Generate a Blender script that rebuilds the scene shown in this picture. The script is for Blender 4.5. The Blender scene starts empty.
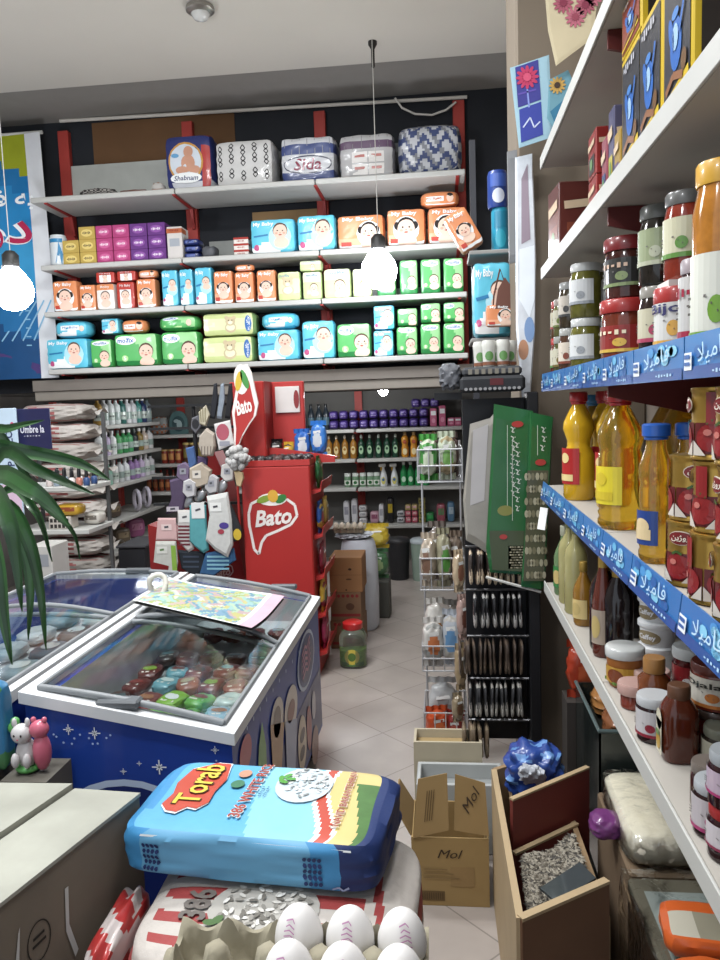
import bpy, math, random
from mathutils import Vector, Matrix
random.seed(7)
PI = math.pi
SC = bpy.context.scene
COL = SC.collection
# ---------------------------------------------------------------- camera
F = 760.0; CH = 1.7
def _ray(u, v): return Vector(((u-360)/F, -(v-480)/F, -1.0))
_Y = _ray(443, 400).normalized()
_Z = Vector((1, 0.034, 0)).cross(_Y).normalized()
_X = _Y.cross(_Z)
ROT = Matrix((_X, _Y, _Z))
def P(u, v, X=None, Y=None, Z=None):
    d = ROT @ _ray(u, v); c = Vector((0, 0, CH))
    if X is not None: t = (X-c.x)/d.x
    elif Y is not None: t = (Y-c.y)/d.y
    else: t = (Z-c.z)/d.z
    return c + d*t
cam = bpy.data.cameras.new('camera'); cam.sensor_fit = 'HORIZONTAL'; cam.sensor_width = 36
cam.lens = 36*F/720; cam.clip_start = .05
co = bpy.data.objects.new('camera', cam); COL.objects.link(co)
co.matrix_world = Matrix.Translation((0, 0, CH)) @ ROT.to_4x4()
SC.camera = co
SC.view_settings.view_transform = 'Standard'
SC.view_settings.look = 'None'
# ---------------------------------------------------------------- materials
MATS = {}
def s2l(c):
    c = c/255.0
    return c/12.92 if c <= .04045 else ((c+.055)/1.055)**2.4
def hexc(h):
    c = [int(h[i:i+2], 16) for i in (0, 2, 4)]; y = .3*c[0]+.59*c[1]+.11*c[2]
    return tuple(s2l(q+(y-q)*.12) for q in c) + (1,)
def mat(h, rough=.5, metal=0, var=.12, scale=9, trans=0, emit=0, bump=0, coat=0, kind='p'):
    key = (h, rough, metal, var, scale, trans, emit, bump, coat, kind)
    if key in MATS: return MATS[key]
    m = bpy.data.materials.new('mat_'+h+kind); m.use_nodes = True
    nt = m.node_tree; N = nt.nodes; L = nt.links
    b = N['Principled BSDF']; out = N['Material Output']
    col = hexc(h)
    tc = N.new('ShaderNodeTexCoord'); nz = N.new('ShaderNodeTexNoise')
    nz.inputs['Scale'].default_value = scale; nz.inputs['Detail'].default_value = 4
    L.new(tc.outputs['Object'], nz.inputs['Vector'])
    if emit:
        e = N.new('ShaderNodeEmission'); e.inputs[0].default_value = col; e.inputs[1].default_value = emit
        L.new(e.outputs[0], out.inputs[0]); MATS[key] = m; return m
    mx = N.new('ShaderNodeMix'); mx.data_type = 'RGBA'
    mx.inputs['A'].default_value = tuple(c*(1-var) for c in col[:3])+(1,)
    mx.inputs['B'].default_value = tuple(min(1, c*(1+var)) for c in col[:3])+(1,)
    L.new(nz.outputs['Fac'], mx.inputs['Factor'])
    L.new(mx.outputs['Result'], b.inputs['Base Color'])
    b.inputs['Roughness'].default_value = rough; b.inputs['Metallic'].default_value = metal
    b.inputs['Transmission Weight'].default_value = trans
    b.inputs['Coat Weight'].default_value = coat; b.inputs['Coat Roughness'].default_value = .08
    b.inputs['IOR'].default_value = 1.4
    if bump:
        bp = N.new('ShaderNodeBump'); bp.inputs['Strength'].default_value = bump; bp.inputs['Distance'].default_value = .01
        n2 = N.new('ShaderNodeTexNoise'); n2.inputs['Scale'].default_value = scale*2.5; n2.inputs['Detail'].default_value = 3
        L.new(tc.outputs['Object'], n2.inputs['Vector']); L.new(n2.outputs['Fac'], bp.inputs['Height'])
        L.new(bp.outputs['Normal'], b.inputs['Normal'])
    if kind == 'clear':     # thin clear film or pane: mostly see-through, with a real reflection
        tr = N.new('ShaderNodeBsdfTransparent'); tr.inputs[0].default_value = col
        gl = N.new('ShaderNodeBsdfGlossy'); gl.inputs['Roughness'].default_value = rough
        gl.inputs['Color'].default_value = (.95, .97, 1, 1)
        fr = N.new('ShaderNodeFresnel'); fr.inputs[0].default_value = 1.38
        ms = N.new('ShaderNodeMixShader')
        if bump: L.new(bp.outputs['Normal'], gl.inputs['Normal']); L.new(bp.outputs['Normal'], fr.inputs['Normal'])
        ad = N.new('ShaderNodeMath'); ad.operation = 'ADD'; ad.inputs[1].default_value = metal
        L.new(fr.outputs[0], ad.inputs[0]); L.new(ad.outputs[0], ms.inputs[0])
        L.new(tr.outputs[0], ms.inputs[1]); L.new(gl.outputs[0], ms.inputs[2]); L.new(ms.outputs[0], out.inputs[0])
    MATS[key] = m
    return m
def pl(h): return mat(h, .35, coat=.3)          # glossy printed plastic
def pa(h): return mat(h, .75)                   # paper, card, matt paint
# ---------------------------------------------------------------- text
_TX = {}
def text_geo(s, bold, shear):
    k = (s, bold, shear)
    if k in _TX: return _TX[k]
    c = bpy.data.curves.new('t', 'FONT'); c.body = s; c.size = 1; c.resolution_u = 2; c.offset = bold; c.shear = shear
    o = bpy.data.objects.new('t', c); me = bpy.data.meshes.new_from_object(o)
    vs = [(v.co.x, v.co.y) for v in me.vertices]; fs = [tuple(p.vertices) for p in me.polygons]
    bpy.data.objects.remove(o); bpy.data.meshes.remove(me); bpy.data.curves.remove(c)
    if vs:
        x0 = min(v[0] for v in vs); x1 = max(v[0] for v in vs); y0 = min(v[1] for v in vs); y1 = max(v[1] for v in vs)
        vs = [((x-x0)/(x1-x0+1e-9)-.5, (y-y0)/(y1-y0+1e-9)-.5) for x, y in vs]
    _TX[k] = (vs, fs)
    return _TX[k]
# ---------------------------------------------------------------- mesh builder
class MB:
    def __init__(s): s.v = []; s.f = []; s.m = []; s.sm = []; s.mats = []; s.M = Matrix.Identity(4)
    def at(s, x=0, y=0, z=0, rz=0, rx=0, ry=0):
        s.M = Matrix.Translation((x, y, z)) @ Matrix.Rotation(rz, 4, 'Z') @ Matrix.Rotation(ry, 4, 'Y') @ Matrix.Rotation(rx, 4, 'X'); return s
    def mi(s, m):
        if m not in s.mats: s.mats.append(m)
        return s.mats.index(m)
    def add(s, vs, fs, m, smooth=False):
        o = len(s.v)
        s.v += [tuple(s.M @ Vector(v)) for v in vs]
        for i, f in enumerate(fs):
            s.f.append(tuple(o+j for j in f)); s.m.append(s.mi(m[i] if isinstance(m, list) else m)); s.sm.append(smooth)
        return s
    def box(s, x0, y0, z0, x1, y1, z1, m, bev=0):
        if not bev:
            vs = [(x, y, z) for z in (z0, z1) for y in (y0, y1) for x in (x0, x1)]
            return s.add(vs, [(0, 2, 3, 1), (4, 5, 7, 6), (0, 1, 5, 4), (2, 6, 7, 3), (0, 4, 6, 2), (1, 3, 7, 5)], m)
        b = min(bev, (x1-x0)*.45, (y1-y0)*.45, (z1-z0)*.45)
        X = (x0, x1); Y = (y0, y1); Z = (z0, z1); vs = []; ix = {}
        for i in (0, 1):
            for j in (0, 1):
                for k in (0, 1):
                    sx, sy, sz = (b, -b)[i], (b, -b)[j], (b, -b)[k]
                    for a, off in enumerate(((0, sy, sz), (sx, 0, sz), (sx, sy, 0))):
                        ix[i, j, k, a] = len(vs); vs.append((X[i]+off[0], Y[j]+off[1], Z[k]+off[2]))
        fs = []
        for i in (0, 1):
            fs.append([ix[i, j, k, 0] for j, k in ((0, 0), (1, 0), (1, 1), (0, 1))])
            fs.append([ix[j, i, k, 1] for j, k in ((0, 0), (0, 1), (1, 1), (1, 0))])
            fs.append([ix[j, k, i, 2] for j, k in ((0, 0), (1, 0), (1, 1), (0, 1))])
        fs = [f if (n//3) else f[::-1] for n, f in enumerate(fs)]
        for i in (0, 1):
            for j in (0, 1):
                fs.append([ix[i, j, 0, 0], ix[i, j, 1, 0], ix[i, j, 1, 1], ix[i, j, 0, 1]])
                fs.append([ix[i, 0, j, 0], ix[i, 1, j, 0], ix[i, 1, j, 2], ix[i, 0, j, 2]])
                fs.append([ix[0, i, j, 1], ix[1, i, j, 1], ix[1, i, j, 2], ix[0, i, j, 2]])
                for k in (0, 1): fs.append([ix[i, j, k, 0], ix[i, j, k, 1], ix[i, j, k, 2]])
        return s.add(vs, fs, m)
    def prism(s, pts, axis, a0, a1, m):           # polygon pts in the other two axes, extruded along axis
        def p3(p, a):
            return {'X': (a, p[0], p[1]), 'Y': (p[0], a, p[1]), 'Z': (p[0], p[1], a)}[axis]
        n = len(pts); vs = [p3(p, a0) for p in pts]+[p3(p, a1) for p in pts]
        fs = [tuple(range(n))[::-1], tuple(range(n, 2*n))]+[(i, (i+1) % n, n+(i+1) % n, n+i) for i in range(n)]
        return s.add(vs, fs, m)
    def hexa(s, b, t, m):                          # four bottom and four top corners
        return s.add(list(b)+list(t), [(3, 2, 1, 0), (4, 5, 6, 7), (0, 1, 5, 4), (1, 2, 6, 5), (2, 3, 7, 6), (3, 0, 4, 7)], m)
    def lathe(s, prof, m, n=20, cap=True, sx=1, sy=1, pw=2):
        vs = []; fs = []; ms = []
        for r, z in prof:
            for i in range(n):
                a = 2*PI*i/n; c, q = math.cos(a), math.sin(a)
                if pw != 2:
                    k = (abs(c)**pw+abs(q)**pw)**(-1/pw); c, q = c*k, q*k
                vs.append((r*c*sx, r*q*sy, z))
        for j in range(len(prof)-1):
            for i in range(n):
                fs.append((j*n+i, j*n+(i+1) % n, (j+1)*n+(i+1) % n, (j+1)*n+i)); ms.append(m[j] if isinstance(m, list) else m)
        if cap:
            fs.append(tuple(range(n))[::-1]); ms.append(m[0] if isinstance(m, list) else m)
            fs.append(tuple((len(prof)-1)*n+i for i in range(n))); ms.append(m[-1] if isinstance(m, list) else m)
        return s.add(vs, fs, ms, True)
    def tube(s, pts, r, m, n=8, r1=None):
        pts = [Vector(p) for p in pts]; vs = []; fs = []; k = len(pts); prev = None
        for i, p in enumerate(pts):
            t = (pts[min(i+1, k-1)]-pts[max(i-1, 0)]).normalized()
            a = t.orthogonal().normalized() if prev is None else (prev-t*prev.dot(t)).normalized()
            prev = a; b = t.cross(a); rr = r if r1 is None else r+(r1-r)*i/(k-1)
            for j in range(n):
                q = 2*PI*j/n; vs.append(p+(a*math.cos(q)+b*math.sin(q))*rr)
        for i in range(k-1):
            for j in range(n): fs.append((i*n+j, i*n+(j+1) % n, (i+1)*n+(j+1) % n, (i+1)*n+j))
        fs.append(tuple(range(n))[::-1]); fs.append(tuple((k-1)*n+j for j in range(n)))
        return s.add(vs, fs, m, True)
    def ell(s, c, r, m, n=14, k=9):
        prof = [(max(1e-4, math.sin(PI*j/k)), -math.cos(PI*j/k)) for j in range(k+1)]
        M0 = s.M; s.M = M0 @ Matrix.Translation(c) @ Matrix.Diagonal((r[0], r[1], r[2], 1))
        s.lathe(prof, m, n); s.M = M0; return s
    def sheet(s, fn, nu, nv, m, smooth=True, thick=0):   # fn(u,v) in 0..1 ; m may be a function of (u,v)
        vs = [fn(i/nu, j/nv) for j in range(nv+1) for i in range(nu+1)]
        fs = []; ms = []
        for j in range(nv):
            for i in range(nu):
                a = j*(nu+1)+i; fs.append((a, a+1, a+nu+2, a+nu+1)); ms.append(m((i+.5)/nu, (j+.5)/nv) if callable(m) else m)
        return s.add(vs, fs, ms, smooth)
    def build(s, name, parent=None, loc=None):
        me = bpy.data.meshes.new(name); me.from_pydata(s.v, [], s.f)
        for m in s.mats: me.materials.append(m)
        me.polygons.foreach_set('material_index', s.m); me.polygons.foreach_set('use_smooth', s.sm)
        me.validate(); me.update()
        if any(s.sm): me.set_sharp_from_angle(angle=math.radians(50))
        o = bpy.data.objects.new(name, me); COL.objects.link(o)
        if parent: o.parent = parent
        if loc: o.location = loc
        return o
class SE:                                            # soft, puffed pack: a superellipsoid with wrinkles
    def __init__(s, w, d, h, k=5, amp=0, fr=9, seed=0):
        s.w, s.d, s.h, s.k, s.amp, s.fr, s.q = w, d, h, k, amp, fr, seed*1.7
    def pt(s, p, off=0):
        k = s.k; a, b, c = p; n = (abs(a)**k+abs(b)**k+abs(c)**k)**(1/k); a, b, c = a/n, b/n, c/n
        g = 1-1.6*s.amp+s.amp*(math.sin(s.fr*a+3*c+s.q)*math.cos(s.fr*c*1.3+2*b+s.q)+.6*math.sin(s.fr*1.9*(a*.6-c)+s.q+4*b))
        v = Vector((a*s.w/2*g, b*s.d/2*g, c*s.h/2*g))
        if off:
            nn = Vector((abs(a)**(k-1)*math.copysign(1, a)/s.w, abs(b)**(k-1)*math.copysign(1, b)/s.d, abs(c)**(k-1)*math.copysign(1, c)/s.h))
            v += nn.normalized()*off
        return v
    def front(s, x, z, off=0): return s.pt((max(-1, min(1, 2*x/s.w)), -1, max(-1, min(1, 2*z/s.h))), off)
    def top(s, x, y, off=0): return s.pt((max(-1, min(1, 2*x/s.w)), max(-1, min(1, 2*y/s.d)), 1), off)
    def mesh(s, mb, m, n=7, nt=None):
        nn = [nt or n]*2 if not isinstance(n, tuple) else n
        nu, nv, nw = (n, n, n) if not isinstance(n, tuple) else n
        for ax, sg in ((0, 1), (0, -1), (1, 1), (1, -1), (2, 1), (2, -1)):
            na, nb = [(nv, nw), (nu, nw), (nu, nv)][ax]
            def fn(u, v):
                a, b = u*2-1, v*2-1
                return s.pt({0: (sg, a, b), 1: (a, sg, b), 2: (a, b, sg)}[ax])
            def mm(u, v):
                a, b = u*2-1, v*2-1
                return m(ax, sg, a, b) if callable(m) else m
            vs = [fn(i/na, j/nb) for j in range(nb+1) for i in range(na+1)]; fs = []; ms = []
            flip = (sg > 0) == (ax == 1)
            for j in range(nb):
                for i in range(na):
                    q = j*(na+1)+i; f = (q, q+1, q+na+2, q+na+1); fs.append(f[::-1] if flip else f); ms.append(mm((i+.5)/na, (j+.5)/nb))
            mb.add(vs, fs, ms, True)
FAINT = {'Mamy', 'Dove', 'Molped', 'Parjak', 'Golnar', 'FAMILA', 'PREMIUM', 'PURE 10 KG', 'Tea', 'Rojin', 'your pretty nails', '1.5', '270'}
class G:                                             # flat print laid on a surface S(x, y, off)
    def __init__(s, mb, S): s.mb, s.S, s.l = mb, S, 1
    def off(s, l): return .0013*(l or s.l)
    def disc(s, cx, cy, rx, ry, m, l=1, n=16, a0=0, a1=2*PI, rot=0):
        c, q = math.cos(rot), math.sin(rot); pts = [(0, 0)]; full = a1-a0 > 6.28
        for rr in (.55, 1):
            for i in range(n+(0 if full else 1)):
                a = a0+(a1-a0)*i/n; x, y = rx*rr*math.cos(a), ry*rr*math.sin(a); pts.append((x*c-y*q, x*q+y*c))
        k = n if full else n+1; fs = []
        for i in range(n):
            j = (i+1) % k
            fs.append((0, 1+i, 1+j)); fs.append((1+i, 1+k+i, 1+k+j, 1+j))
        s.mb.add([s.S(cx+x, cy+y, s.off(l)) for x, y in pts], fs, m); return s
    def rect(s, x0, y0, x1, y1, m, l=1, nx=1, ny=1):
        return s.quad((x0, y0), (x1, y0), (x1, y1), (x0, y1), m, l, nx, ny)
    def quad(s, a, b, c, d, m, l=1, nx=1, ny=1):
        vs = []; fs = []
        for j in range(ny+1):
            for i in range(nx+1):
                u, v = i/nx, j/ny
                x = (a[0]*(1-u)+b[0]*u)*(1-v)+(d[0]*(1-u)+c[0]*u)*v; y = (a[1]*(1-u)+b[1]*u)*(1-v)+(d[1]*(1-u)+c[1]*u)*v
                vs.append(s.S(x, y, s.off(l)))
        for j in range(ny):
            for i in range(nx):
                q = j*(nx+1)+i; fs.append((q, q+1, q+nx+2, q+nx+1))
        s.mb.add(vs, fs, m); return s
    def poly(s, pts, m, l=1): s.mb.add([s.S(x, y, s.off(l)) for x, y in pts], [tuple(range(len(pts)))], m); return s
    def line(s, pts, w, m, l=1):
        for (x0, y0), (x1, y1) in zip(pts, pts[1:]):
            dx, dy = x1-x0, y1-y0; n = math.hypot(dx, dy) or 1; ox, oy = -dy/n*w/2, dx/n*w/2
            s.quad((x0-ox, y0-oy), (x1-ox, y1-oy), (x1+ox, y1+oy), (x0+ox, y0+oy), m, l)
        return s
    def text(s, t, cx, cy, w, h, m, l=2, rot=0, bold=0, shear=0):
        if t in FAINT:                               # lettering too small to read in the photo: a row of strokes
            c, q = math.cos(rot), math.sin(rot); n = 6
            for i in range(n):
                x0 = (-.5+i/n)*w; hh = h*(.3+.2*((i*5) % 3)); x1 = x0+w/n*.55
                s.quad(*[(cx+x*c-y*q, cy+x*q+y*c) for x, y in ((x0, -hh*.5), (x1, -hh*.5), (x1, hh*.5), (x0, hh*.5))], m, l)
            return s
        vs, fs = text_geo(t, bold, shear); c, q = math.cos(rot), math.sin(rot)
        s.mb.add([s.S(cx+(x*w)*c-(y*h)*q, cy+(x*w)*q+(y*h)*c, s.off(l)) for x, y in vs], fs, m); return s
def plane(o, u, v):                                  # planar print surface: origin and two unit directions
    o, u, v = Vector(o), Vector(u).normalized(), Vector(v).normalized(); n = u.cross(v)
    return lambda x, y, off=0: o+u*x+v*y+n*off
def cyl(r, z0=0, a0=-PI/2):                          # print surface on a cylinder round z, facing -y
    return lambda x, y, off=0: Vector(((r+off)*math.cos(a0+x/r), (r+off)*math.sin(a0+x/r), z0+y))
# ---------------------------------------------------------------- scene objects
def tag(o, label, cat, group=None, kind=None):
    o['label'] = label; o['category'] = cat
    if group: o['group'] = group
    if kind: o['kind'] = kind
    return o
def thing(name, label, cat, loc=(0, 0, 0), rz=0, group=None):
    o = bpy.data.objects.new(name, None); o.empty_display_size = .05; COL.objects.link(o)
    o.location = loc; o.rotation_euler = (0, 0, rz)
    return tag(o, label, cat, group)
def struct(name, mb, label=None):
    o = mb.build(name); o['kind'] = 'structure'
    if label: o['label'] = label
    return o
def copy_tree(o, parent=None):
    c = o.copy(); COL.objects.link(c); c.parent = parent
    for ch in o.children: copy_tree(ch, c)
    return c
_PROTO = {}
def put(key, make, loc, label, cat, group=None, rz=0, rx=0, ry=0, sc=None):
    """first call builds the thing at the origin, later calls copy it and its parts"""
    if key in _PROTO: o = copy_tree(_PROTO[key])
    else: o = make(); _PROTO[key] = o
    o.location = loc; o.rotation_euler = (rx, ry, rz)
    o.scale = sc or (1, 1, 1)
    for k in ('label', 'category', 'group'):
        if k in o.keys(): del o[k]
    return tag(o, label, cat, group)
ORD = 'first second third fourth fifth sixth seventh eighth ninth tenth eleventh twelfth thirteenth fourteenth fifteenth sixteenth'.split()
# ================================================================ room
WALLC = mat('a89f93', .8, var=.1, scale=2)
CE = 4.1
def tilefloor():
    m = bpy.data.materials.new('floor_tiles'); m.use_nodes = True; nt = m.node_tree; N = nt.nodes; L = nt.links; b = N['Principled BSDF']
    tc = N.new('ShaderNodeTexCoord'); mp = N.new('ShaderNodeMapping'); mp.inputs['Rotation'].default_value = (0, 0, PI/4)
    mp.inputs['Location'].default_value = (.025, .108, 0)
    br = N.new('ShaderNodeTexBrick'); br.offset = 0; br.inputs['Scale'].default_value = 1
    br.inputs['Brick Width'].default_value = .36; br.inputs['Row Height'].default_value = .36; br.inputs['Mortar Size'].default_value = .003
    br.inputs['Color1'].default_value = hexc('b0a59d'); br.inputs['Color2'].default_value = hexc('a69b93'); br.inputs['Mortar'].default_value = hexc('857c75')
    nz = N.new('ShaderNodeTexNoise'); nz.inputs['Scale'].default_value = 5; nz.inputs['Detail'].default_value = 6
    mx = N.new('ShaderNodeMix'); mx.data_type = 'RGBA'; mx.blend_type = 'MULTIPLY'; mx.inputs['Factor'].default_value = .35
    L.new(tc.outputs['Object'], mp.inputs[0]); L.new(mp.outputs[0], br.inputs['Vector']); L.new(tc.outputs['Object'], nz.inputs['Vector'])
    L.new(br.outputs['Color'], mx.inputs['A']); L.new(nz.outputs['Fac'], mx.inputs['B']); L.new(mx.outputs['Result'], b.inputs['Base Color'])
    b.inputs['Roughness'].default_value = .32
    return m
XL, XR, YB, YF = -4.3, .82, 8.25, -1.7
mb = MB().box(XL, YF, -.1, XR+.1, YB+.1, 0, tilefloor()); struct('floor', mb)
cm = mat('d0cbc0', .85, var=.06, scale=1.5)
mb = MB()
e0 = P(0, 93, Z=CE); e1 = P(510, 52, Z=CE)
sl = (e1.y-e0.y)/(e1.x-e0.x); yl = e0.y+sl*(XL-e0.x); yr = e0.y+sl*(XR+.1-e0.x)
mb.hexa([(XL, YF, CE), (XR+.1, YF, CE), (XR+.1, yr, CE), (XL, yl, CE)], [(XL, YF, CE+.1), (XR+.1, YF, CE+.1), (XR+.1, yr, CE+.1), (XL, yl, CE+.1)], cm)
struct('ceiling', mb)
mb = MB().hexa([(XL, yl+.01, CE+.03), (XR+.1, yr+.01, CE+.03), (XR+.1, 6.35, CE-.02), (XL, 6.35, CE-.02)], [(XL, yl+.01, CE+.1), (XR+.1, yr+.01, CE+.1), (XR+.1, 6.35, CE+.1), (XL, 6.35, CE+.1)], mat('8f8b85', .85, var=.06))
struct('trim_1', mb)
struct('wall_right', MB().box(XR, YF, 0, XR+.1, YB, CE, mat('8d8175', .85, var=.1, scale=2)))
struct('wall_left', MB().box(XL-.1, YF, 0, XL, YB, CE, mat('8a8580', .85)))
# upper back wall stands on the loft beam above the low alcove
dark = mat('23262c', .8, var=.25, scale=3)
struct('wall_back', MB().box(XL, 6.25, 1.88, XR, 6.35, CE+.02, dark))
struct('wall_alcove', MB().box(XL, YB, 0, XR, YB+.1, 2.0, mat('6b6a66', .85, var=.15, scale=2)))
struct('ceiling_alcove', MB().box(XL, 6.35, 1.88, XR, YB, 1.98, mat('7d7b78', .8)))
struct('trim_2', MB().box(-3.3, 5.9, 1.80, XR-.3, 6.25, 1.88, mat('857e74', .8), .006).box(-3.3, 5.88, 1.88, XR-.3, 6.0, 1.965, mat('756e66', .8)))
struct('trim_3', MB().box(-3.3, 5.93, 1.79, XR-.3, 5.96, 1.80, mat('4a4642', .8)))
tan = mat('75695a', .8, var=.08, scale=3)
struct('pillar', MB().box(.315, 3.2, 0, XR, 3.62, CE, tan, .01))
# brown board on the wall above the top shelf, conduit, ceiling lamp
tag(MB().box(-2.82, 6.246, 3.72, -1.62, 6.2495, 4.06, mat('6b4a2c', .8, var=.2, scale=4)).build('hanging_board'), 'plain brown board high on the wall above the top shelf', 'board')
p0 = P(60, 121, Y=6.2); p1 = P(467, 97, Y=6.2)
tag(MB().tube([p0, p1], .014, pa('cfcac0')).build('hanging_conduit'), 'white conduit running along the top of the back wall', 'conduit')
mb = MB().tube([P(u, v, Y=6.15) for u, v in ((395, 98), (402, 108), (415, 114), (432, 115), (446, 110), (456, 102))], .008, pa('d8d4cc'), 6)
tag(mb.build('hanging_cable'), 'white cable looping down below the conduit beside the last red post', 'cable')
c = P(200, 6, Z=CE)
t = thing('ceiling_light', 'round glass ceiling light with metal rim', 'light', (c.x, c.y, CE))
MB().lathe([(.06, 0), (.085, -.01), (.085, -.03), (.06, -.045)], mat('9a968f', .3, .8), 24).build('rim', t)
MB().lathe([(.055, -.03), (.055, -.05), (.04, -.075), (.001, -.085)], mat('cfd0cc', .15, coat=.5), 24).build('glass', t)
# hanging bulbs
GLOW = mat('f2f6ff', emit=48)
def bulb(u, v, Y, r, label, lab2, zt=CE, pts=None):
    c = P(u, v, Y=Y)
    t = thing('light_bulb', label, 'light bulb', c)
    MB().lathe([(.001, -r), (r*.5, -r*.88), (r*.88, -r*.5), (r, 0), (r*.9, r*.42), (r*.62, r*.85), (r*.36, r*1.15)], GLOW, 24).build('globe', t)
    MB().lathe([(r*.36, r*1.15), (r*.4, r*1.2), (r*.4, r*1.75), (r*.22, r*1.95)], mat('2b2a28', .5), 16).build('lamp_holder', t)
    q = [(0, 0, r*1.9)]+(pts or [(0, 0, zt-c.z)])
    MB().tube(q, .003, pa('b9b7b0'), 6).build('cord', t)
    return c
c2 = bulb(379, 271, 5.3, .125, 'glowing bulb hanging on a cord in front of the nappy shelves', '')
bulb(13, 291, 4.6, .125, 'glowing bulb hanging on a cord in front of the blue banner', '')
h0 = P(373, 66, Z=CE)
tag(MB().lathe([(.03, CE), (.03, CE-.02), (.012, CE-.05), (.012, CE-.16), (.006, CE-.17)], mat('2a2724', .6), 12).at().build('ceiling_hook', None, (c2.x, c2.y+.04, 0)), 'dark hook in the ceiling above the hanging bulb', 'hook')
c = P(383, 387, Y=7.0)
t = thing('ceiling_bulb', 'small glowing bulb under the alcove ceiling', 'light bulb', (c.x, c.y, 1.88))
MB().ell((0, 0, -.075), (.045, .045, .05), mat('f6faff', emit=60)).build('globe', t)
MB().lathe([(.03, 0), (.03, -.03), (.02, -.04)], mat('3a3835'), 12).build('lamp_holder', t)
p0 = P(137, 396, Y=6.5); p1 = P(196, 393, Y=6.5)
t = thing('ceiling_tube_light', 'glowing tube light under the alcove ceiling above the bottle shelves', 'light', ((p0.x+p1.x)/2, 6.5, 1.88))
w = (p1.x-p0.x)/2
MB().box(-w-.03, -.03, -.03, w+.03, .03, 0, pa('d5d5d0')).build('fixture', t)
MB().tube([(-w, 0, -.045), (w, 0, -.045)], .015, mat('f2f8ff', emit=25)).build('tube', t)
# ================================================================ blue banner
t = thing('hanging_banner', 'tall blue printed banner with a yellow corner at the left wall', 'banner', (-3.14, 6.0, 0))
mb = MB(); bw = 1.0; z0, z1 = 1.99, 3.93
mb.sheet(lambda u, v: (-bw+u*bw, .02*math.sin(u*7+v*3), z0+(z1-z0)*v), 14, 30,
  lambda u, v: mat('d9dce0') if u > .86 else (pl('9aa512') if v > .82 and (u-.35)*.36 > (1-v)*1.0+.0 else [pl('1273b5'), pl('1c86c8'), pl('2f97cf'), pl('1a6ca8'), pl('134a80')][min(4, int((1-v)*5+.3*math.sin(u*5)))]))
S = lambda x, y, off=0: Vector((x, .02*math.sin((x+bw)/bw*7+(y-z0)/(z1-z0)*3)-.004-off, y))
g = G(mb, S); wm = pl('eef2f6')
g.text('\uFEED\uFEAE\uFED3 \uFEEA\uFE91', -.36, 3.42, .52, .17, wm, bold=.02)
g.text('\uFEED\uFEA9', -.35, 3.13, .42, .26, pl('eef2f6'), 2, bold=.06); g.text('\uFEED\uFEA9', -.35, 3.13, .42, .26, pl('c02452'), 4, bold=.015)
g.text('\uFEEE\uFEA7', -.42, 2.83, .28, .17, wm, bold=.02)
g.poly([(-1, 2.03), (-.14, 2.03), (-.14, 2.1), (-.45, 2.2), (-1, 2.3)], pl('4b3a78'), 1)
for i in range(9): g.line([(-.9+.09*i, 2.3), (-.5+.06*i, 2.62)], .012, pl('7fb6d8'), 2)
for i in range(5): g.line([(-.95, 2.3+.07*i), (-.2, 2.26+.07*i)], .01, pl('7fb6d8'), 2)
mb.build('printed_sheet', t)
MB().tube([(-bw, .03, z1+.01), (0, .03, z1+.01)], .015, pa('c9c9c4')).build('top_rod', t)
# ================================================================ wall shelving for nappies
SZ = [3.35, 2.855, 2.495, 2.045]; SX = [-3.12, -1.97, -.9, .2]
FY = [5.72, 5.8, 5.8, 5.8]; BY = 6.19
white = mat('b3b3ae', .45, var=.05); red = mat('9c2a26', .5); redb = mat('b23a32', .5)
t = thing('nappy_shelving', 'white metal wall shelving with red posts over the alcove', 'shelving', (0, 0, 0))
for i, z in enumerate(SZ):
    for j in range(3):
        mb = MB().box(SX[j]+.004, FY[i], z-.04, SX[j+1]-.004, BY, z, white, .006)
        mb.build('shelf', t)
for x in (-3.05, -2.0, -.92, .17):
    MB().box(x-.045, BY, 1.97, x+.045, BY+.055, 4.0, redb, .004).build('post', t)
for i, z in enumerate(SZ):
    for x in (-3.0, -1.98, -.9, .14):
        MB().prism([(BY, z-.041), (BY, z-.2), (BY-.02, z-.2), (BY-.06, z-.055), (FY[i]+.01, z-.05), (FY[i]+.01, z-.041)], 'X', x-.012, x+.012, red).build('bracket', t)
gr = mat('bcc0ba', .5); back = [gr, mat('55565a', .6), mat('53555a', .6)]
for j in range(3):
    MB().box(SX[j]+.1, BY+.02, 3.36, SX[j+1]-.05, BY+.05, (3.72, 3.72, 3.72)[j], [gr, mat('5c5e5f', .6), mat('63666a', .6)][j]).build('back_panel', t)
    for a, b in ((2.87, 3.05), (2.5, 2.6)):
        MB().box(SX[j]+.1, BY+.02, a, SX[j+1]-.05, BY+.05, b, mat('8b8e8a', .5)).build('back_panel', t)
MB().box(-1.5, BY+.02, 3.1, -.92, BY+.045, 3.26, mat('9c7a50', .8)).build('back_panel', t)['label'] = 'brown card strip behind the shelf'
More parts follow.
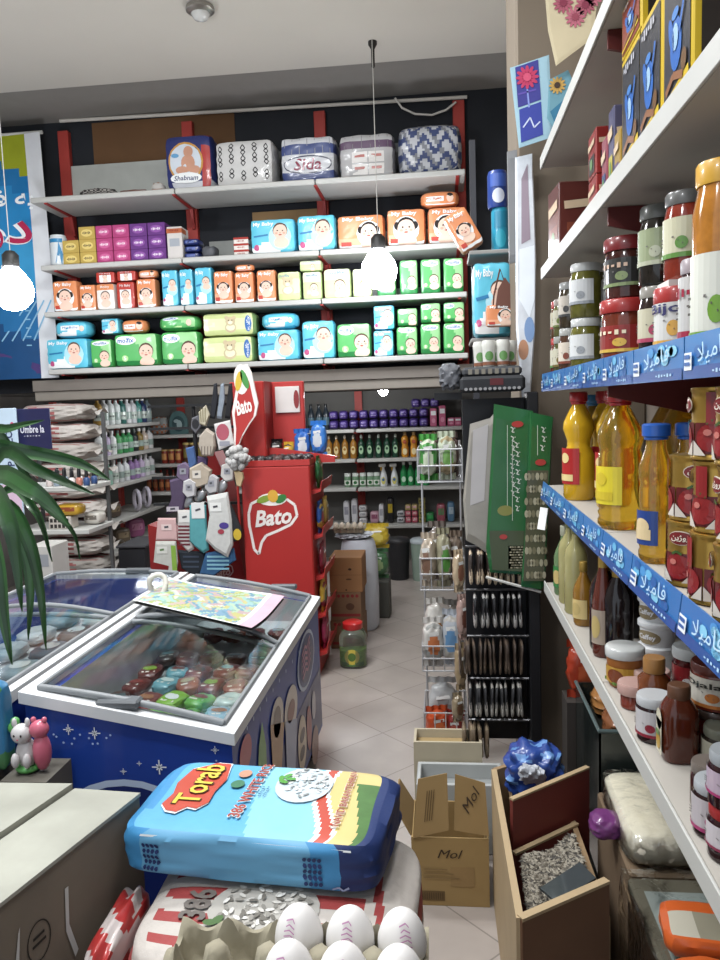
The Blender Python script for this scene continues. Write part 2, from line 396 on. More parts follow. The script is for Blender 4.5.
# ---------------------------------------------------------------- soft packs
SKIN = pa('e6c3ae'); SKIN2 = pa('c68f74'); HAIR = pa('2a2220'); W_ = pl('e9ecec')
HAIR2 = pa('5a4438')
def baby(g, cx, cz, r, pig=0, body=1, l=3):
    r *= 1.15
    if body: g.disc(cx+r*.1, cz-r*1.45, r*1.05, r*.75, SKIN, l)
    if pig:
        for q in (-1, 1): g.disc(cx+q*r*1.0, cz+r*.25, r*.3, r*.42, HAIR, l)
    g.disc(cx, cz+r*.1, r*1.02, r*1.05, HAIR if pig else HAIR2, l, 16)
    g.disc(cx, cz-r*.06, r*.94, r*.96, SKIN, l+1)
    for q in (-1, 1):
        g.disc(cx+q*r*.36, cz+r*.08, r*.11, r*.09, HAIR, l+3, 8); g.disc(cx+q*r*.52, cz-r*.25, r*.2, r*.15, pa('e2a48f'), l+2, 8)
    g.disc(cx, cz-r*.18, r*.09, r*.07, SKIN2, l+3, 8); g.disc(cx, cz-r*.46, r*.22, r*.09, pa('b0544a'), l+3, 10)
def soft(kind, w, h, d, seed=0):
    k = {'roll': 3.4}.get(kind.split('_')[-1], 10)
    se = SE(w, d, h, k, .012, 8, seed); mb = MB().at(0, 0, h/2)
    g = G(mb, se.front); A = min(w, h)
    if kind.startswith('blue'):
        c, c2 = pl('52bcd8'), pl('2f9cc4')
        se.mesh(mb, lambda ax, s, a, b: c2 if ax == 0 and abs(b) > .8 else (W_ if ax == 1 and b < -.45+.3*math.sin(a*2+1) and a < .3 else c), (12, 4, 12))
        if 'roll' in kind:
            g.rect(-w*.28, -h*.08, w*.25, h*.2, W_, 1, 4, 1); g.text('My Baby', 0, h*.06, w*.44, h*.16, pl('2a62a8')); g.disc(w*.33, 0, h*.18, h*.18, SKIN, 2)
        else:
            g.disc(w*.16, -h*.04, A*.34, A*.38, pl('a9dfee'), 1); baby(g, w*.17, h*.12, A*.19)
            g.text('My Baby', -w*.2, h*.34, w*.46, h*.14, W_, 2, bold=.02); g.disc(-w*.36, -h*.32, A*.08, A*.09, pl('c2497e'), 2); g.disc(-w*.22, -h*.32, A*.07, A*.07, W_, 3)
            g.line([(-w*.42, 0), (-w*.1, h*.04)], h*.05, pl('1b78b0'), 2)
    elif kind.startswith('orange'):
        c = pl('dd8550')
        se.mesh(mb, lambda ax, s, a, b: (W_ if ax == 1 and b < -.72 else (pl('e8a27a') if ax == 1 and b < -.35 and a < 0 else c)), (10, 4, 10))
        if 'roll' in kind:
            g.rect(-w*.4, -h*.2, w*.1, h*.12, W_, 1, 4, 1); g.text('My Baby', -w*.15, -h*.04, w*.42, h*.2, pl('c4592a')); g.disc(w*.28, 0, h*.28, h*.3, SKIN, 2); g.disc(w*.28, h*.08, h*.28, h*.26, HAIR, 3, 12, .4, PI-.4)
        else:
            fx = w*.17 if w > h*1.2 else 0
            g.disc(fx, -h*.06, A*.36, A*.36, W_, 1); baby(g, fx, -h*.02, A*.22, 1)
            g.text('My Baby', -w*.05, h*.36, w*.66, h*.14, W_, 2, bold=.02); g.rect(-w*.42, -h*.42, -w*.2, -h*.3, pl('c23a2c'), 2)
    elif kind.startswith('redbaby'):
        c = pl('b8352a')
        se.mesh(mb, lambda ax, s, a, b: (W_ if ax == 1 and abs(a) < .55 and b < .35 else c), (10, 4, 10))
        baby(g, 0, 0, A*.2); g.text('My Baby', 0, h*.34, w*.6, h*.12, W_)
    elif kind.startswith('whitebaby'):
        se.mesh(mb, lambda ax, s, a, b: pl('d8824c') if ax == 1 and b > .5 else pl('e2ddd6'), (8, 4, 8)); baby(g, 0, h*.0, A*.22); g.text('Baby', 0, h*.36, w*.5, h*.12, W_)
    elif kind.startswith('green'):
        c, c2 = pl('4db058'), pl('8fcf86')
        se.mesh(mb, lambda ax, s, a, b: (c2 if (a*1.2+b+.3*math.sin(3*a)) > .55 else (pl('187a35') if b < -.7 else c)) if ax == 1 else c, (12, 4, 12))
        tall = h > w
        g.disc(0 if tall else -w*.22, h*.36 if tall else h*.3, w*.4 if tall else w*.24, h*.09 if tall else h*.14, W_, 1)
        g.text('molfix', 0 if tall else -w*.22, h*.36 if tall else h*.3, w*.62 if tall else w*.38, h*.1 if tall else h*.15, pl('1f5fae'), 2, bold=.015)
        if 'roll' not in kind:
            baby(g, w*.16 if tall else w*.24, -h*.1 if tall else -h*.06, A*.2); g.disc(-w*.25, -h*.25, A*.1, A*.1, pl('a9d98a'), 2); g.text('5', -w*.25, -h*.25, A*.08, A*.12, W_, 3, bold=.02)
        else: g.disc(w*.28, 0, h*.2, h*.22, SKIN, 2); g.line([(-w*.4, -h*.2), (w*.1, -h*.25)], h*.1, pl('a9d98a'), 2)
    elif kind.startswith('pale'):
        c = pl('bccf8e')
        se.mesh(mb, lambda ax, s, a, b: pl('d3dcae') if ax == 1 and b > .3 else c, (8, 4, 8))
        g.text('molfix', 0, h*.36, w*.6, h*.1, pl('1f5fae'), 2, bold=.01); baby(g, w*.1, -h*.08, A*.18)
    elif kind.startswith('bear'):
        c = pl('c3cf86'); br = pl('c7b48c'); lt = pl('dfe2b8')
        se.mesh(mb, lambda ax, s, a, b: (pl('8fb26a') if ax == 0 else (pl('d7dda6') if ax == 1 and abs(b) < .5 else c)), (8, 4, 8))
        x = w*.05 if w > h*1.3 else -w*.05
        g.disc(x, -h*.16, A*.26, A*.22, br, 1); g.disc(x, -h*.14, A*.2, A*.15, lt, 2)
        for q in (-1, 1): g.disc(x+q*A*.17, h*.27, A*.09, A*.09, br, 2)
        g.disc(x, h*.12, A*.22, A*.2, br, 3); g.disc(x, h*.06, A*.1, A*.08, lt, 4)
        for q in (-1, 1): g.disc(x+q*A*.08, h*.16, A*.025, A*.025, HAIR, 4, 8)
        if w > h*1.3: g.disc(w*.39, 0, w*.07, h*.36, pl('2c67b3'), 2); g.text('molfix', w*.39, 0, h*.6, w*.07, W_, 3, rot=PI/2); g.rect(-w*.45, -h*.1, -w*.25, h*.1, lt, 1)
        else: g.text('molfix', -w*.2, h*.36, w*.45, h*.1, pl('2c67b3'), 2)
    return mb
def front_pack(name, mb, x, z, label, cat, group, Y=5.86, d=.24, rz=0, ry=0):
    o = mb.build(name, None, (x, Y+d/2, z)); o.rotation_euler = (0, ry, rz); return tag(o, label, cat, group)
NP = 'nappy packs on the wall shelving'
# rect: kind, x0, x1, ytop, zbase (shelf index or ('on', i)), label
def row(items, si, Y=5.86):
    tops = []
    zs = SZ[si]+.002
    for it in items:
        kind, x0, x1, yt, on, lab = it
        ym = yt+15
        if on is None: zb = zs
        else: zb = max(tops[j][0] for j in on)+.002
        a = P(x0, ym, Y=Y).x; b = P(x1, ym, Y=Y).x; w = b-a-.004
        zt = P((x0+x1)/2, yt, Y=Y).z
        h = max(.05, zt-zb)
        if si < 3: h = min(h, SZ[si-1]-.062-zb) if si else h
        elif si == 3: h = min(h, SZ[2]-.062-zb)
        d = min(.26, max(.12, w*.55)) if 'roll' not in kind else min(.2, h*1.4)
        front_pack('nappy_pack', soft(kind, w, h, d, len(tops)+si*9), (a+b)/2, zb, lab, 'nappy pack', NP, Y, d)
        tops.append((zb+h, a, b))
row([
 ('blue', 249, 296, 218, None, 'blue baby nappy pack on the second shelf beside the small red and white boxes'),
 ('blue', 296, 336, 214, None, 'blue baby nappy pack on the second shelf beside the wide orange pack'),
 ('orange', 336, 385, 214, None, 'widest orange nappy pack on the second shelf'),
 ('orange', 386, 426, 208, None, 'orange nappy pack on the second shelf next to the wide orange one'),
 ('orange', 427, 466, 206, None, 'orange nappy pack at the right end of the second shelf'),
 ('orange_roll', 420, 460, 190, (3, 4), 'orange rolled pack lying on top of two orange nappy packs'),
], 1)
row([
 ('orange', 52, 78, 280, None, 'orange nappy pack at the left end of the third shelf'),
 ('orange', 79, 96, 284, None, 'narrow orange nappy pack second from the left end of the third shelf'),
 ('whitebaby', 96, 115, 283, None, 'white and orange pack with a baby face on the third shelf'),
 ('redbaby', 116, 135, 281, None, 'red and white nappy pack standing on the third shelf'),
 ('orange', 136, 156, 278, None, 'orange nappy pack standing left of the blue packs on the third shelf'),
 ('redbaby', 95, 115, 263, (2,), 'red nappy pack lying on the white baby pack'),
 ('redbaby', 116, 136, 262, (3,), 'red nappy pack lying on the standing red and white pack'),
 ('orange_roll', 137, 157, 262, (4,), 'small orange pack lying left of the blue packs on the third shelf'),
 ('blue', 161, 178, 269, None, 'leftmost of three blue packs on the third shelf'),
 ('blue', 179, 193, 268, None, 'middle and narrowest of three blue packs on the third shelf'),
 ('blue', 194, 212, 266, None, 'rightmost of three blue packs on the third shelf'),
 ('orange', 213, 233, 270, None, 'orange pack with a pigtailed child beside three blue packs'),
 ('orange', 234, 254, 271, None, 'orange pack with a pigtailed child underneath a small orange pack'),
 ('orange_roll', 234, 254, 258, (12,), 'small orange pack on top of a pigtailed child pack'),
 ('orange', 256, 276, 269, None, 'orange pack with a pigtailed child beside the pale green bear pack'),
 ('bear', 277, 301, 271, None, 'pale green pack with a bear on the third shelf'),
 ('pale', 302, 322, 271, None, 'pale green nappy pack underneath another pale pack on the third shelf'),
 ('pale', 299, 322, 256, (16,), 'pale green pack lying on top of another pale green pack'),
 ('pale', 323, 351, 268, None, 'wide pale green nappy pack left of the hanging bulb'),
 ('pale', 352, 372, 268, None, 'pale green pack partly behind the hanging bulb, left side'),
 ('green', 376, 396, 262, None, 'green nappy pack behind the hanging bulb'),
 ('green', 399, 418, 259, None, 'green nappy pack on the third shelf just right of the hanging bulb'),
 ('green', 420, 441, 258, None, 'green nappy pack second from the right end of the third shelf'),
 ('green', 443, 464, 257, None, 'green nappy pack at the right end of the third shelf'),
], 2)
row([
 ('blue', 45, 89, 338, None, 'large blue nappy pack at the left end of the lowest nappy shelf'),
 ('green', 90, 112, 339, None, 'small square green pack beside the large blue pack at left'),
 ('green', 113, 158, 333, None, 'wide green nappy pack, the left one of two on the lowest nappy shelf'),
 ('green', 160, 199, 331, None, 'wide green nappy pack beside the pale bear packs'),
 ('blue_roll', 52, 89, 319, (0,), 'rounded blue pack lying on the large blue pack at left'),
 ('blue', 101, 119, 315, (1, 2), 'small blue and white pack above the small square green pack'),
 ('orange_roll', 120, 146, 319, (2,), 'small orange and white pack lying on a wide green nappy pack'),
 ('green_roll', 157, 199, 313, (3,), 'green pack lying on the wide green nappy pack'),
 ('bear', 201, 254, 336, None, 'pale bear pack, lower of a stack of two'),
 ('bear', 201, 255, 311, (8,), 'pale bear pack, upper of a stack of two'),
 ('blue', 256, 300, 329, None, 'large blue nappy pack underneath a rounded blue pack beside the bear packs'),
 ('blue_roll', 260, 298, 312, (10,), 'rounded blue pack lying on the large blue pack beside the bear packs'),
 ('blue', 301, 335, 320, None, 'tall blue nappy pack left of the green pack on the lowest nappy shelf'),
 ('green', 336, 371, 323, None, 'green nappy pack below the hanging bulb'),
 ('blue', 373, 394, 330, None, 'small blue pack, lower of a stack of two below the bulb'),
 ('blue', 373, 395, 304, (14,), 'small blue pack, upper of a stack of two below the bulb'),
 ('green', 396, 418, 326, None, 'green pack, lower of the stack beside the two small blue packs'),
 ('green', 397, 418, 308, (16,), 'short green pack, upper of the stack beside the small blue packs'),
 ('green', 420, 441, 323, None, 'lower pack of the tall green stack second from the right end'),
 ('green', 420, 441, 296, (18,), 'upper pack of the tall green stack second from the right end'),
 ('green', 443, 465, 322, None, 'lower pack of the green stack at the right end of the lowest nappy shelf'),
 ('green', 443, 465, 295, (20,), 'upper pack of the green stack at the right end of the lowest nappy shelf'),
], 3)
# ---------------------------------------------------------------- second shelf: soaps and boxes
def soap(w, h, d, c, c2):
    mb = MB().box(-w/2, 0, 0, w/2, d, h, pa(c), .003); g = G(mb, plane((0, 0, h/2), (1, 0, 0), (0, 0, 1)))
    g.disc(0, 0, w*.36, h*.3, pa(c2), 1, 12); g.text('Golnar', 0, 0, w*.52, h*.3, pa('3a2c30') if c2 == 'd9c06a' else pa('f2e8ee'), 2); return mb
zs = SZ[1]+.002; ya = 5.87
cols = [(62.5, 79, 2, 'b99b45', 'd9c06a', 'yellow'), (79.5, 96, 3, 'b99b45', 'd9c06a', 'yellow'), (96.5, 113, 3, 'b03a72', 'c95a90', 'pink'), (113.5, 130, 3, 'b03a72', 'c95a90', 'pink'), (130.5, 148, 3, '64307c', '8a4d9e', 'purple'), (148.5, 166, 3, '64307c', '8a4d9e', 'purple')]
for j, (x0, x1, n, c, c2, cn) in enumerate(cols):
    a, b = P(x0, 250, Y=ya).x, P(x1, 250, Y=ya).x
    for k in range(n):
        lv = (['bottom', 'top'] if n == 2 else ['bottom', 'middle', 'top'])[k]
        o = put(('soap', c), lambda: soap(b-a-.003, .096, .2, c, c2).build('soap_box'), ((a+b)/2, ya, zs+k*.097),
            f"{cn} soap box, {lv} of the {'left' if j % 2 == 0 else 'right'} {cn} column on the second shelf", 'soap box', 'soap boxes on the second shelf')
p = P(54, 250, Y=ya)
mb = MB().lathe([(.062, 0), (.066, .006), (.066, .23), (.06, .236), (.06, .25), (.001, .252)], pl('d5dde0'), 24)
g = G(mb, cyl(.066)); g.poly([(.0, .03), (.05, .02), (.06, .1), (.03, .2), (.02, .12)], pl('2a84b8')); g.rect(-.05, .19, .06, .22, pl('2a84b8'), 1, 6)
tag(mb.build('wipes_tub', None, (p.x, ya+.08, zs)), 'white and blue wipes tub at the left end of the second shelf', 'tub')
a, b = P(167, 240, Y=ya).x, P(182, 240, Y=ya).x
mb = MB().box(a, ya, zs, b, ya+.16, zs+.25, pa('c5bfba'), .004).box(a-.001, ya-.002, zs+.2, b+.001, ya+.1, zs+.235, pa('b05a34'))
g = G(mb, plane(((a+b)/2, ya, zs+.12), (1, 0, 0), (0, 0, 1))); g.rect(-.04, -.02, .04, .04, pa('9aa0a8')); g.text('Mamy', 0, .1, .08, .02, pa('8a2a20'), 3)
tag(mb.build('carton'), 'white and orange carton beside the purple soap boxes', 'carton')
for k, (dx, nm) in enumerate(((0, 'bottom'), (.005, 'middle'), (-.004, 'top'))):
    se = SE(.135, .18, .05, 5, .02, 6, k); mb = MB().at(0, 0, .026); se.mesh(mb, pl('1d2a63'), 6); G(mb, se.front).rect(-.04, -.01, .03, .01, pl('5a6aa8'))
    tag(mb.build('tissue_packet', None, (P(190, 240, Y=ya).x+dx, ya+.1, zs+k*.053)), f'dark blue packet, {nm} of three stacked beside the white carton', 'packet', 'dark blue packets')
se = SE(.12, .16, .1, 4, .04, 6, 2); mb = MB().at(0, 0, .05); se.mesh(mb, mat('4b4d52', .5), 8)
tag(mb.build('packet', None, (P(207, 245, Y=ya).x, ya+.09, zs)), 'crumpled grey packet right of the dark blue packets', 'packet')
a, b = P(233.5, 240, Y=ya).x, P(248, 240, Y=ya).x
for k, nm in enumerate(('bottom', 'middle', 'top')):
    mb = MB().box(a, 0, 0, b, .15, .045, pa('d8cfc8'), .002).box(a-.001, -.001, .03, b+.001, .06, .046, pa('a23028'))
    G(mb, plane(((a+b)/2, -.001, .018), (1, 0, 0), (0, 0, 1))).text('Dove', 0, 0, .06, .016, pa('a23028'))
    tag(mb.build('soap_box', None, (0, ya, zs+.0465*k)), f'red and white box, {nm} of three stacked left of the blue nappy packs', 'soap box', 'red and white boxes')
# ---------------------------------------------------------------- top shelf
zt = SZ[0]+.002; yt = 5.8
def tiss(w, h, d, fn, seed=0, k=9, n=(14, 4, 14)):
    se = SE(w, d, h, k, .012, 7, seed); mb = MB().at(0, 0, h/2); se.mesh(mb, fn, n); return se, mb, G(mb, se.front)
def px(x0, x1, y): a = P(x0, y, Y=yt).x; b = P(x1, y, Y=yt).x; return (a+b)/2, b-a
cx, w = px(163, 212, 160); h = .42
se, mb, g = tiss(w, h, .24, lambda ax, s, a, b: pl('26306e') if (b > .55 or a < -.75) else (pl('b5302c') if a > .6 else (pl('c9ccd4') if b < -.75 else pl('26306e'))), 1, 8)
g.disc(-.02, -.0, w*.37, h*.36, pl('c9903c'), 1, 20); g.disc(-.02, 0, w*.33, h*.32, pl('c9d2dc'), 2, 20)
g.disc(0, -.01, .055, .065, SKIN2, 3); g.disc(.005, .075, .038, .042, SKIN2, 4); g.disc(-.05, -.06, .05, .03, SKIN2, 4); g.disc(.05, -.06, .045, .03, SKIN2, 4)
g.disc(-.02, -.12, w*.33, h*.1, W_, 5); g.text('Shabnam', -.02, -.12, w*.5, h*.09, pl('1d2a63'), 6, shear=.2, bold=.01); g.disc(-.1, .05, .03, .015, pl('5a9ac8'), 4)
o = mb.build('nappy_bag', None, (cx, yt+.13, zt)); tag(o, 'blue and red bag with a sitting baby on the top shelf', 'bag')
cx, w = px(213.5, 274, 165); h = .35
se, mb, g = tiss(w, h, .3, lambda ax, s, a, b: pa('8a5a52') if (ax == 2 and s > 0) or b > .93 else pl('c6c5c3'), 2)
dm = pa('2c2a2c')
for r_, zz in enumerate((-.11, -.0, .08)):
    for q in range(5):
        x = -.19+q*.092; z = zz+(.02 if q % 2 else 0)
        for a_ in (0, .032): g.line([(x, z-.022+a_), (x+.018, z+a_), (x, z+.022+a_), (x-.018, z+a_), (x, z-.022+a_)], .007, dm)
tag(mb.build('tissue_bale', None, (cx, yt+.16, zt)), 'white tissue bale printed with dark diamonds on the top shelf', 'tissue pack')
cx, w = px(279, 336, 165); h = .34
se, mb, g = tiss(w, h, .3, lambda ax, s, a, b: pl('3b4a80') if (.25 < b < .68 or b < -.5) else pl('c2c4c8'), 3, n=(16, 4, 18))
for q in range(7): g.line([(-w*.42+q*w*.14, h*.1), (-w*.42+q*w*.14, h*.46)], .006, pl('8a8d98'), 2)
g.disc(0, -h*.12, w*.45, h*.2, pl('23284a'), 2, 24); g.disc(0, -h*.12, w*.43, h*.17, pl('c9cbd0'), 3, 24); g.text('Sida', 0, -h*.11, w*.5, h*.26, pl('8c2342'), 4, bold=.015, shear=.15)
tag(mb.build('tissue_bale', None, (cx, yt+.16, zt)), 'white and blue tissue bale marked Sida on the top shelf', 'tissue pack')
cx, w = px(338, 395, 165); h = .33
se, mb, g = tiss(w, h, .3, lambda ax, s, a, b: pl('5d4560') if .35 < b < .62 else pl('aeadae'), 4, n=(10, 4, 18))
for q in range(6): g.line([(-w*.4+q*w*.16, h*.15), (-w*.4+q*w*.16, h*.46)], .005, pl('77747a'), 2)
for i in range(2):
    for j in range(2): x = -w*.26+i*w*.3; z = -h*.42+j*h*.27; g.rect(x, z, x+w*.28, z+h*.24, pl('dad6d2'), 2); g.rect(x+w*.05, z+h*.12, x+w*.23, z+h*.18, pl('b86a62'), 3)
tag(mb.build('tissue_bale', None, (cx, yt+.16, zt)), 'grey tissue bale with a purple band and small boxes on the top shelf', 'tissue pack')
cx, w = px(397, 463, 160); h = .37
se, mb, g = tiss(w, h, .3, lambda ax, s, a, b: pl('3a4876') if math.sin(9*b+2.5*math.sin(a*9)) > .35 else (pl('b9bcc2') if math.sin(14*a+6*b) > -.5 else pl('7d8088')), 5, 5, n=(26, 5, 26))
tag(mb.build('tissue_bale', None, (cx, yt+.16, zt)), 'crinkled blue and white bale at the right end of the top shelf', 'tissue pack')
cx, w = px(73, 112, 189)
se = SE(w, .18, .085, 3, .05, 8, 3); mb = MB().at(0, 0, .042); se.mesh(mb, lambda ax, s, a, b: pa('2c2a2c') if math.sin(23*a)*math.sin(17*b+ax) > 0 else pa('a8a49e'), (20, 8, 10))
tag(mb.build('fabric_roll', None, (cx, yt+.12, zt)), 'black and white speckled roll lying on the top shelf', 'roll')
cx, w = px(112, 146, 189)
se = SE(w, .16, .055, 3, .05, 8, 5); mb = MB().at(0, 0, .028); se.mesh(mb, mat('7a5248', .7), 8)
tag(mb.build('cloth_bundle', None, (cx, yt+.12, zt)), 'flat brown cloth bundle on the top shelf', 'cloth')
cx, w = px(147, 161, 186)
se = SE(w, .12, .1, 2.6, .06, 8, 6); mb = MB().at(0, 0, .05); se.mesh(mb, lambda ax, s, a, b: pa('b08a78') if b < -.2 else pa('c9c5c0'), 8)
tag(mb.build('paper_bundle', None, (cx, yt+.1, zt)), 'crumpled white paper bundle left of the baby bag on the top shelf', 'paper')
# ================================================================ low alcove: shelving and goods
AZ = [1.43, 1.12, .82, .425]
t = thing('bottle_shelving', 'white shelving with red posts along the back wall of the alcove', 'shelving')
for z in AZ:
    for a, b in ((-3.3, -2.02), (-2.0, -.92), (-.9, .5)):
        MB().box(a, 7.8, z-.035, b, 8.2, z, white, .005).build('shelf', t)
for x in (-2.9, -2.01, -.91): MB().box(x-.04, 8.2, 0, x+.04, 8.245, 1.86, redb).build('post', t)
for z in AZ:
    for x in (-2.9, -2.01, -.91): MB().prism([(8.2, z-.036), (8.2, z-.12), (8.18, z-.12), (8.15, z-.045), (7.81, z-.042), (7.81, z-.036)], 'X', x-.012, x+.012, red).build('bracket', t)
t = thing('side_shelving', 'white shelving with shampoo bottles along the left side of the alcove', 'shelving')
LZ = [1.577, 1.30, 1.03, .70, .42]
for z in LZ: MB().box(-3.4, 6.35, z-.035, -2.98, 7.78, z, white, .005).build('shelf', t)
for y in (6.4, 7.7): MB().box(-3.44, y-.03, 0, -3.40, y+.03, 1.86, redb).build('post', t)
def bottle(prof, body, cap, capz, label=None, r=.035, lz=(.05, .13), sx=1, sy=1, n=14, trans=0, capp=None, txt=None, tc='2a2a2a', labw=None):
    """one mesh: body, printed label, cap"""
    mb = MB(); mb.lathe(prof, body, n, True, sx, sy)
    mb.lathe(capp or [(r*.45, capz), (r*.45, capz+.025), (r*.4, capz+.03)], cap, 12)
    if label:
        S0 = cyl(r, 0); S = lambda x, y, o=0: Vector((S0(x, y, o+.0008).x*sx, S0(x, y, o+.0008).y*sy, y))
        g = G(mb, S); lw = labw or r*1.1
        g.rect(-lw, lz[0], lw, lz[1], label, 1, 8)
        if txt: g.text(txt, 0, (lz[0]+lz[1])/2, lw*1.5, (lz[1]-lz[0])*.4, pa(tc), 2)
    return mb
def prof(r, h, neck=.4, sh=.72): return [(r*.9, 0), (r, .008), (r, h*sh*.9), (r*.92, h*sh), (r*(neck+.15), h*.88), (r*neck, h*.92), (r*neck, h)]
def zprof(r, h): return prof(r, h)
YA = 7.88
def arow(items, z, Y=YA):
    for key, mk, u, lab, cat, grp in items:
        p = P(u, 440, Y=Y); put(key, mk, (p.x, Y+.06, z+.001), lab, cat, grp)
# purple pads
def purple():
    se = SE(.1, .2, .095, 4, .03, 6, 1); mb = MB().at(0, 0, .049); se.mesh(mb, pl('43307c'), 8); g = G(mb, se.front)
    g.disc(0, .012, .032, .014, pl('7a68b4'), 1, 12); g.text('Molped', 0, -.016, .06, .018, pl('a89ad0')); return mb.build('pad_pack')
for k in range(2):
    for i in range(10):
        p = P(333+i*10.1, 428, Y=YA)
        put('purple', purple, (p.x, YA+.11, AZ[0]+.001+k*.099), f"purple pad pack, {ORD[i]} from the left in the {'lower' if k == 0 else 'upper'} layer on the top alcove shelf", 'pad pack', 'purple pad packs in the alcove')
for i in range(3):
    p = P(416+i*9.5, 420, Y=YA)
    put('purple', purple, (p.x, YA+.11, AZ[0]+.001+2*.099), f"purple pad pack lying on the upper layer, {ORD[i]} from the left", 'pad pack', 'purple pad packs in the alcove')
def pinkpack(): 
    mb = MB().box(-.04, 0, 0, .04, .12, .17, pl('c2587c'), .006); g = G(mb, plane((0, 0, .085), (1, 0, 0), (0, 0, 1))); g.rect(-.03, .02, .03, .06, W_); g.disc(0, -.03, .022, .022, pl('d98aa4')); return mb.build('pink_carton')
for i, (u, s_, w_) in enumerate(((433.5, 1.1, 'left'), (442.5, 1.25, 'tallest'), (451, .5, 'third'), (458, .5, 'right'))):
    p = P(u, 420, Y=YA); put('pinkp', pinkpack, (p.x, YA+.02, AZ[0]+.001), f'{w_} of four pink cartons beside the purple packs', 'carton', 'pink cartons in the alcove', sc=(.85, 1, s_))
def darkb():
    return bottle(prof(.036, .24), pl('24303a'), pl('15181c'), .24, pl('4a6a78'), .036).build('bleach_bottle')
arow([('darkb', darkb, u, f'dark bottle on the top alcove shelf, {ORD[i]} from the left beside the red stand', 'bottle', 'dark bottles in the alcove') for i, u in enumerate((303, 311, 319, 326))], AZ[0])
# dish soap row
def soapb(name, body, cap, lab, h=.245):
    def mk():
        mb = bottle(prof(.036, h-.03, .3, .75), pl(body), pl(cap), h-.03, None, .036, capp=[(.014, h-.035), (.014, h-.012), (.008, h)])
        S = plane((0, -.0385, h*.36), (1, 0, 0), (0, 0, 1)); g = G(mb, S); g.disc(0, 0, .024, .045, pl(lab), 1, 12); g.disc(0, .01, .014, .014, pl(body), 2, 10); return mb.build(name)
    return mk
GB = 'dish soap bottles in the alcove'
arow([('amberb', soapb('dish_soap_bottle', 'a06a1c', 'd8d0c0', 'd9c48a'), u, f'amber dish soap bottle, {ORD[i]} from the left on the second alcove shelf', 'bottle', GB) for i, u in enumerate((328, 335.5, 344, 352.5))], AZ[1])
arow([('greenb', soapb('dish_soap_bottle', '123f2c', 'd0dcd4', '9cc49a'), u, f'dark green dish soap bottle, {ORD[i]} from the left on the second alcove shelf', 'bottle', GB) for i, u in enumerate((360.5, 369, 378, 386.5, 395))], AZ[1])
def orangeb():
    mb = MB().lathe([(.034, 0), (.038, .01), (.038, .1), (.03, .13), (.038, .16), (.036, .2), (.02, .225), (.014, .23)], pl('d08a20'), 14).lathe([(.017, .228), (.017, .255), (.012, .26)], pl('d9b070'), 12)
    g = G(mb, plane((0, -.039, .09), (1, 0, 0), (0, 0, 1))); g.disc(0, -.03, .024, .035, pl('e8d49a')); g.disc(0, .07, .02, .02, pl('b5481c')); return mb.build('shampoo_bottle')
arow([('orangeb', orangeb, u, f'orange shampoo bottle, {ORD[i]} from the left beside the dark green bottles', 'bottle', 'orange bottles in the alcove') for i, u in enumerate((404.5, 413.5, 423.5, 433.5, 443, 452))], AZ[1])
def gjar():
    mb = MB().lathe([(.034, 0), (.036, .01), (.036, .1), (.03, .11)], pl('6a8f6c'), 14).lathe([(.033, .11), (.034, .14), (.03, .145)], pl('d5dcd5'), 14)
    g = G(mb, cyl(.037)); g.rect(-.035, .02, .035, .07, pl('dfe6da'), 1, 6); g.disc(0, .045, .018, .018, pl('2f6a3a'), 2); return mb.build('cream_jar')
arow([('gjar', gjar, u, f'small green jar with white lid, {ORD[i]} from the left on the third alcove shelf', 'jar', 'small green jars in the alcove') for i, u in enumerate((345.5, 353.5, 361, 368.5, 375))], AZ[2])
def spray():
    mb = MB().lathe([(.036, 0), (.04, .01), (.038, .09), (.024, .15), (.013, .18), (.013, .2)], pl('d9dcdd'), 14)
    mb.box(-.05, -.012, .2, .025, .012, .235, pl('dcdcd8'), .006).box(-.052, -.008, .212, -.04, .008, .226, pl('d9a020')).prism([(-.03, .2), (-.012, .2), (-.022, .16), (-.034, .165)], 'Y', -.007, .007, pl('d9a020'))
    g = G(mb, plane((0, -.041, .06), (1, 0, 0), (0, 0, 1))); g.disc(0, 0, .022, .04, pl('c9c060')); g.disc(0, .01, .014, .016, pl('3a6aa0'), 2); return mb.build('spray_bottle')
arow([('spray', spray, u, f'white spray bottle on the third alcove shelf, {w_} one', 'bottle', 'white spray bottles') for u, w_ in ((382, 'left'), (393, 'right'))], AZ[2])
def ggb():
    mb = bottle(prof(.036, .22, .35, .7), pl('1f8f4a'), pl('d8dcd8'), .22, None, .036); G(mb, plane((0, -.038, .07), (1, 0, 0), (0, 0, 1))).disc(0, 0, .022, .03, pl('bfe0c4')); return mb.build('cleaner_bottle')
arow([('ggb', ggb, u, f'bright green cleaner bottle, {ORD[i]} from the left on the third alcove shelf', 'bottle', 'green cleaner bottles') for i, u in enumerate((402.5, 409.5, 417, 425))], AZ[2])
def small(name, w, d, h, c, c2, k=5, seed=0, txt=None):
    se = SE(w, d, h, k, .02, 6, seed); mb = MB().at(0, 0, h/2); se.mesh(mb, pl(c), 6); g = G(mb, se.front); g.rect(-w*.32, -h*.1, w*.32, h*.25, pl(c2), 1, 3)
    if txt: g.text(txt, 0, h*.08, w*.5, h*.2, pl('2a2a2a'))
    return mb.build(name)
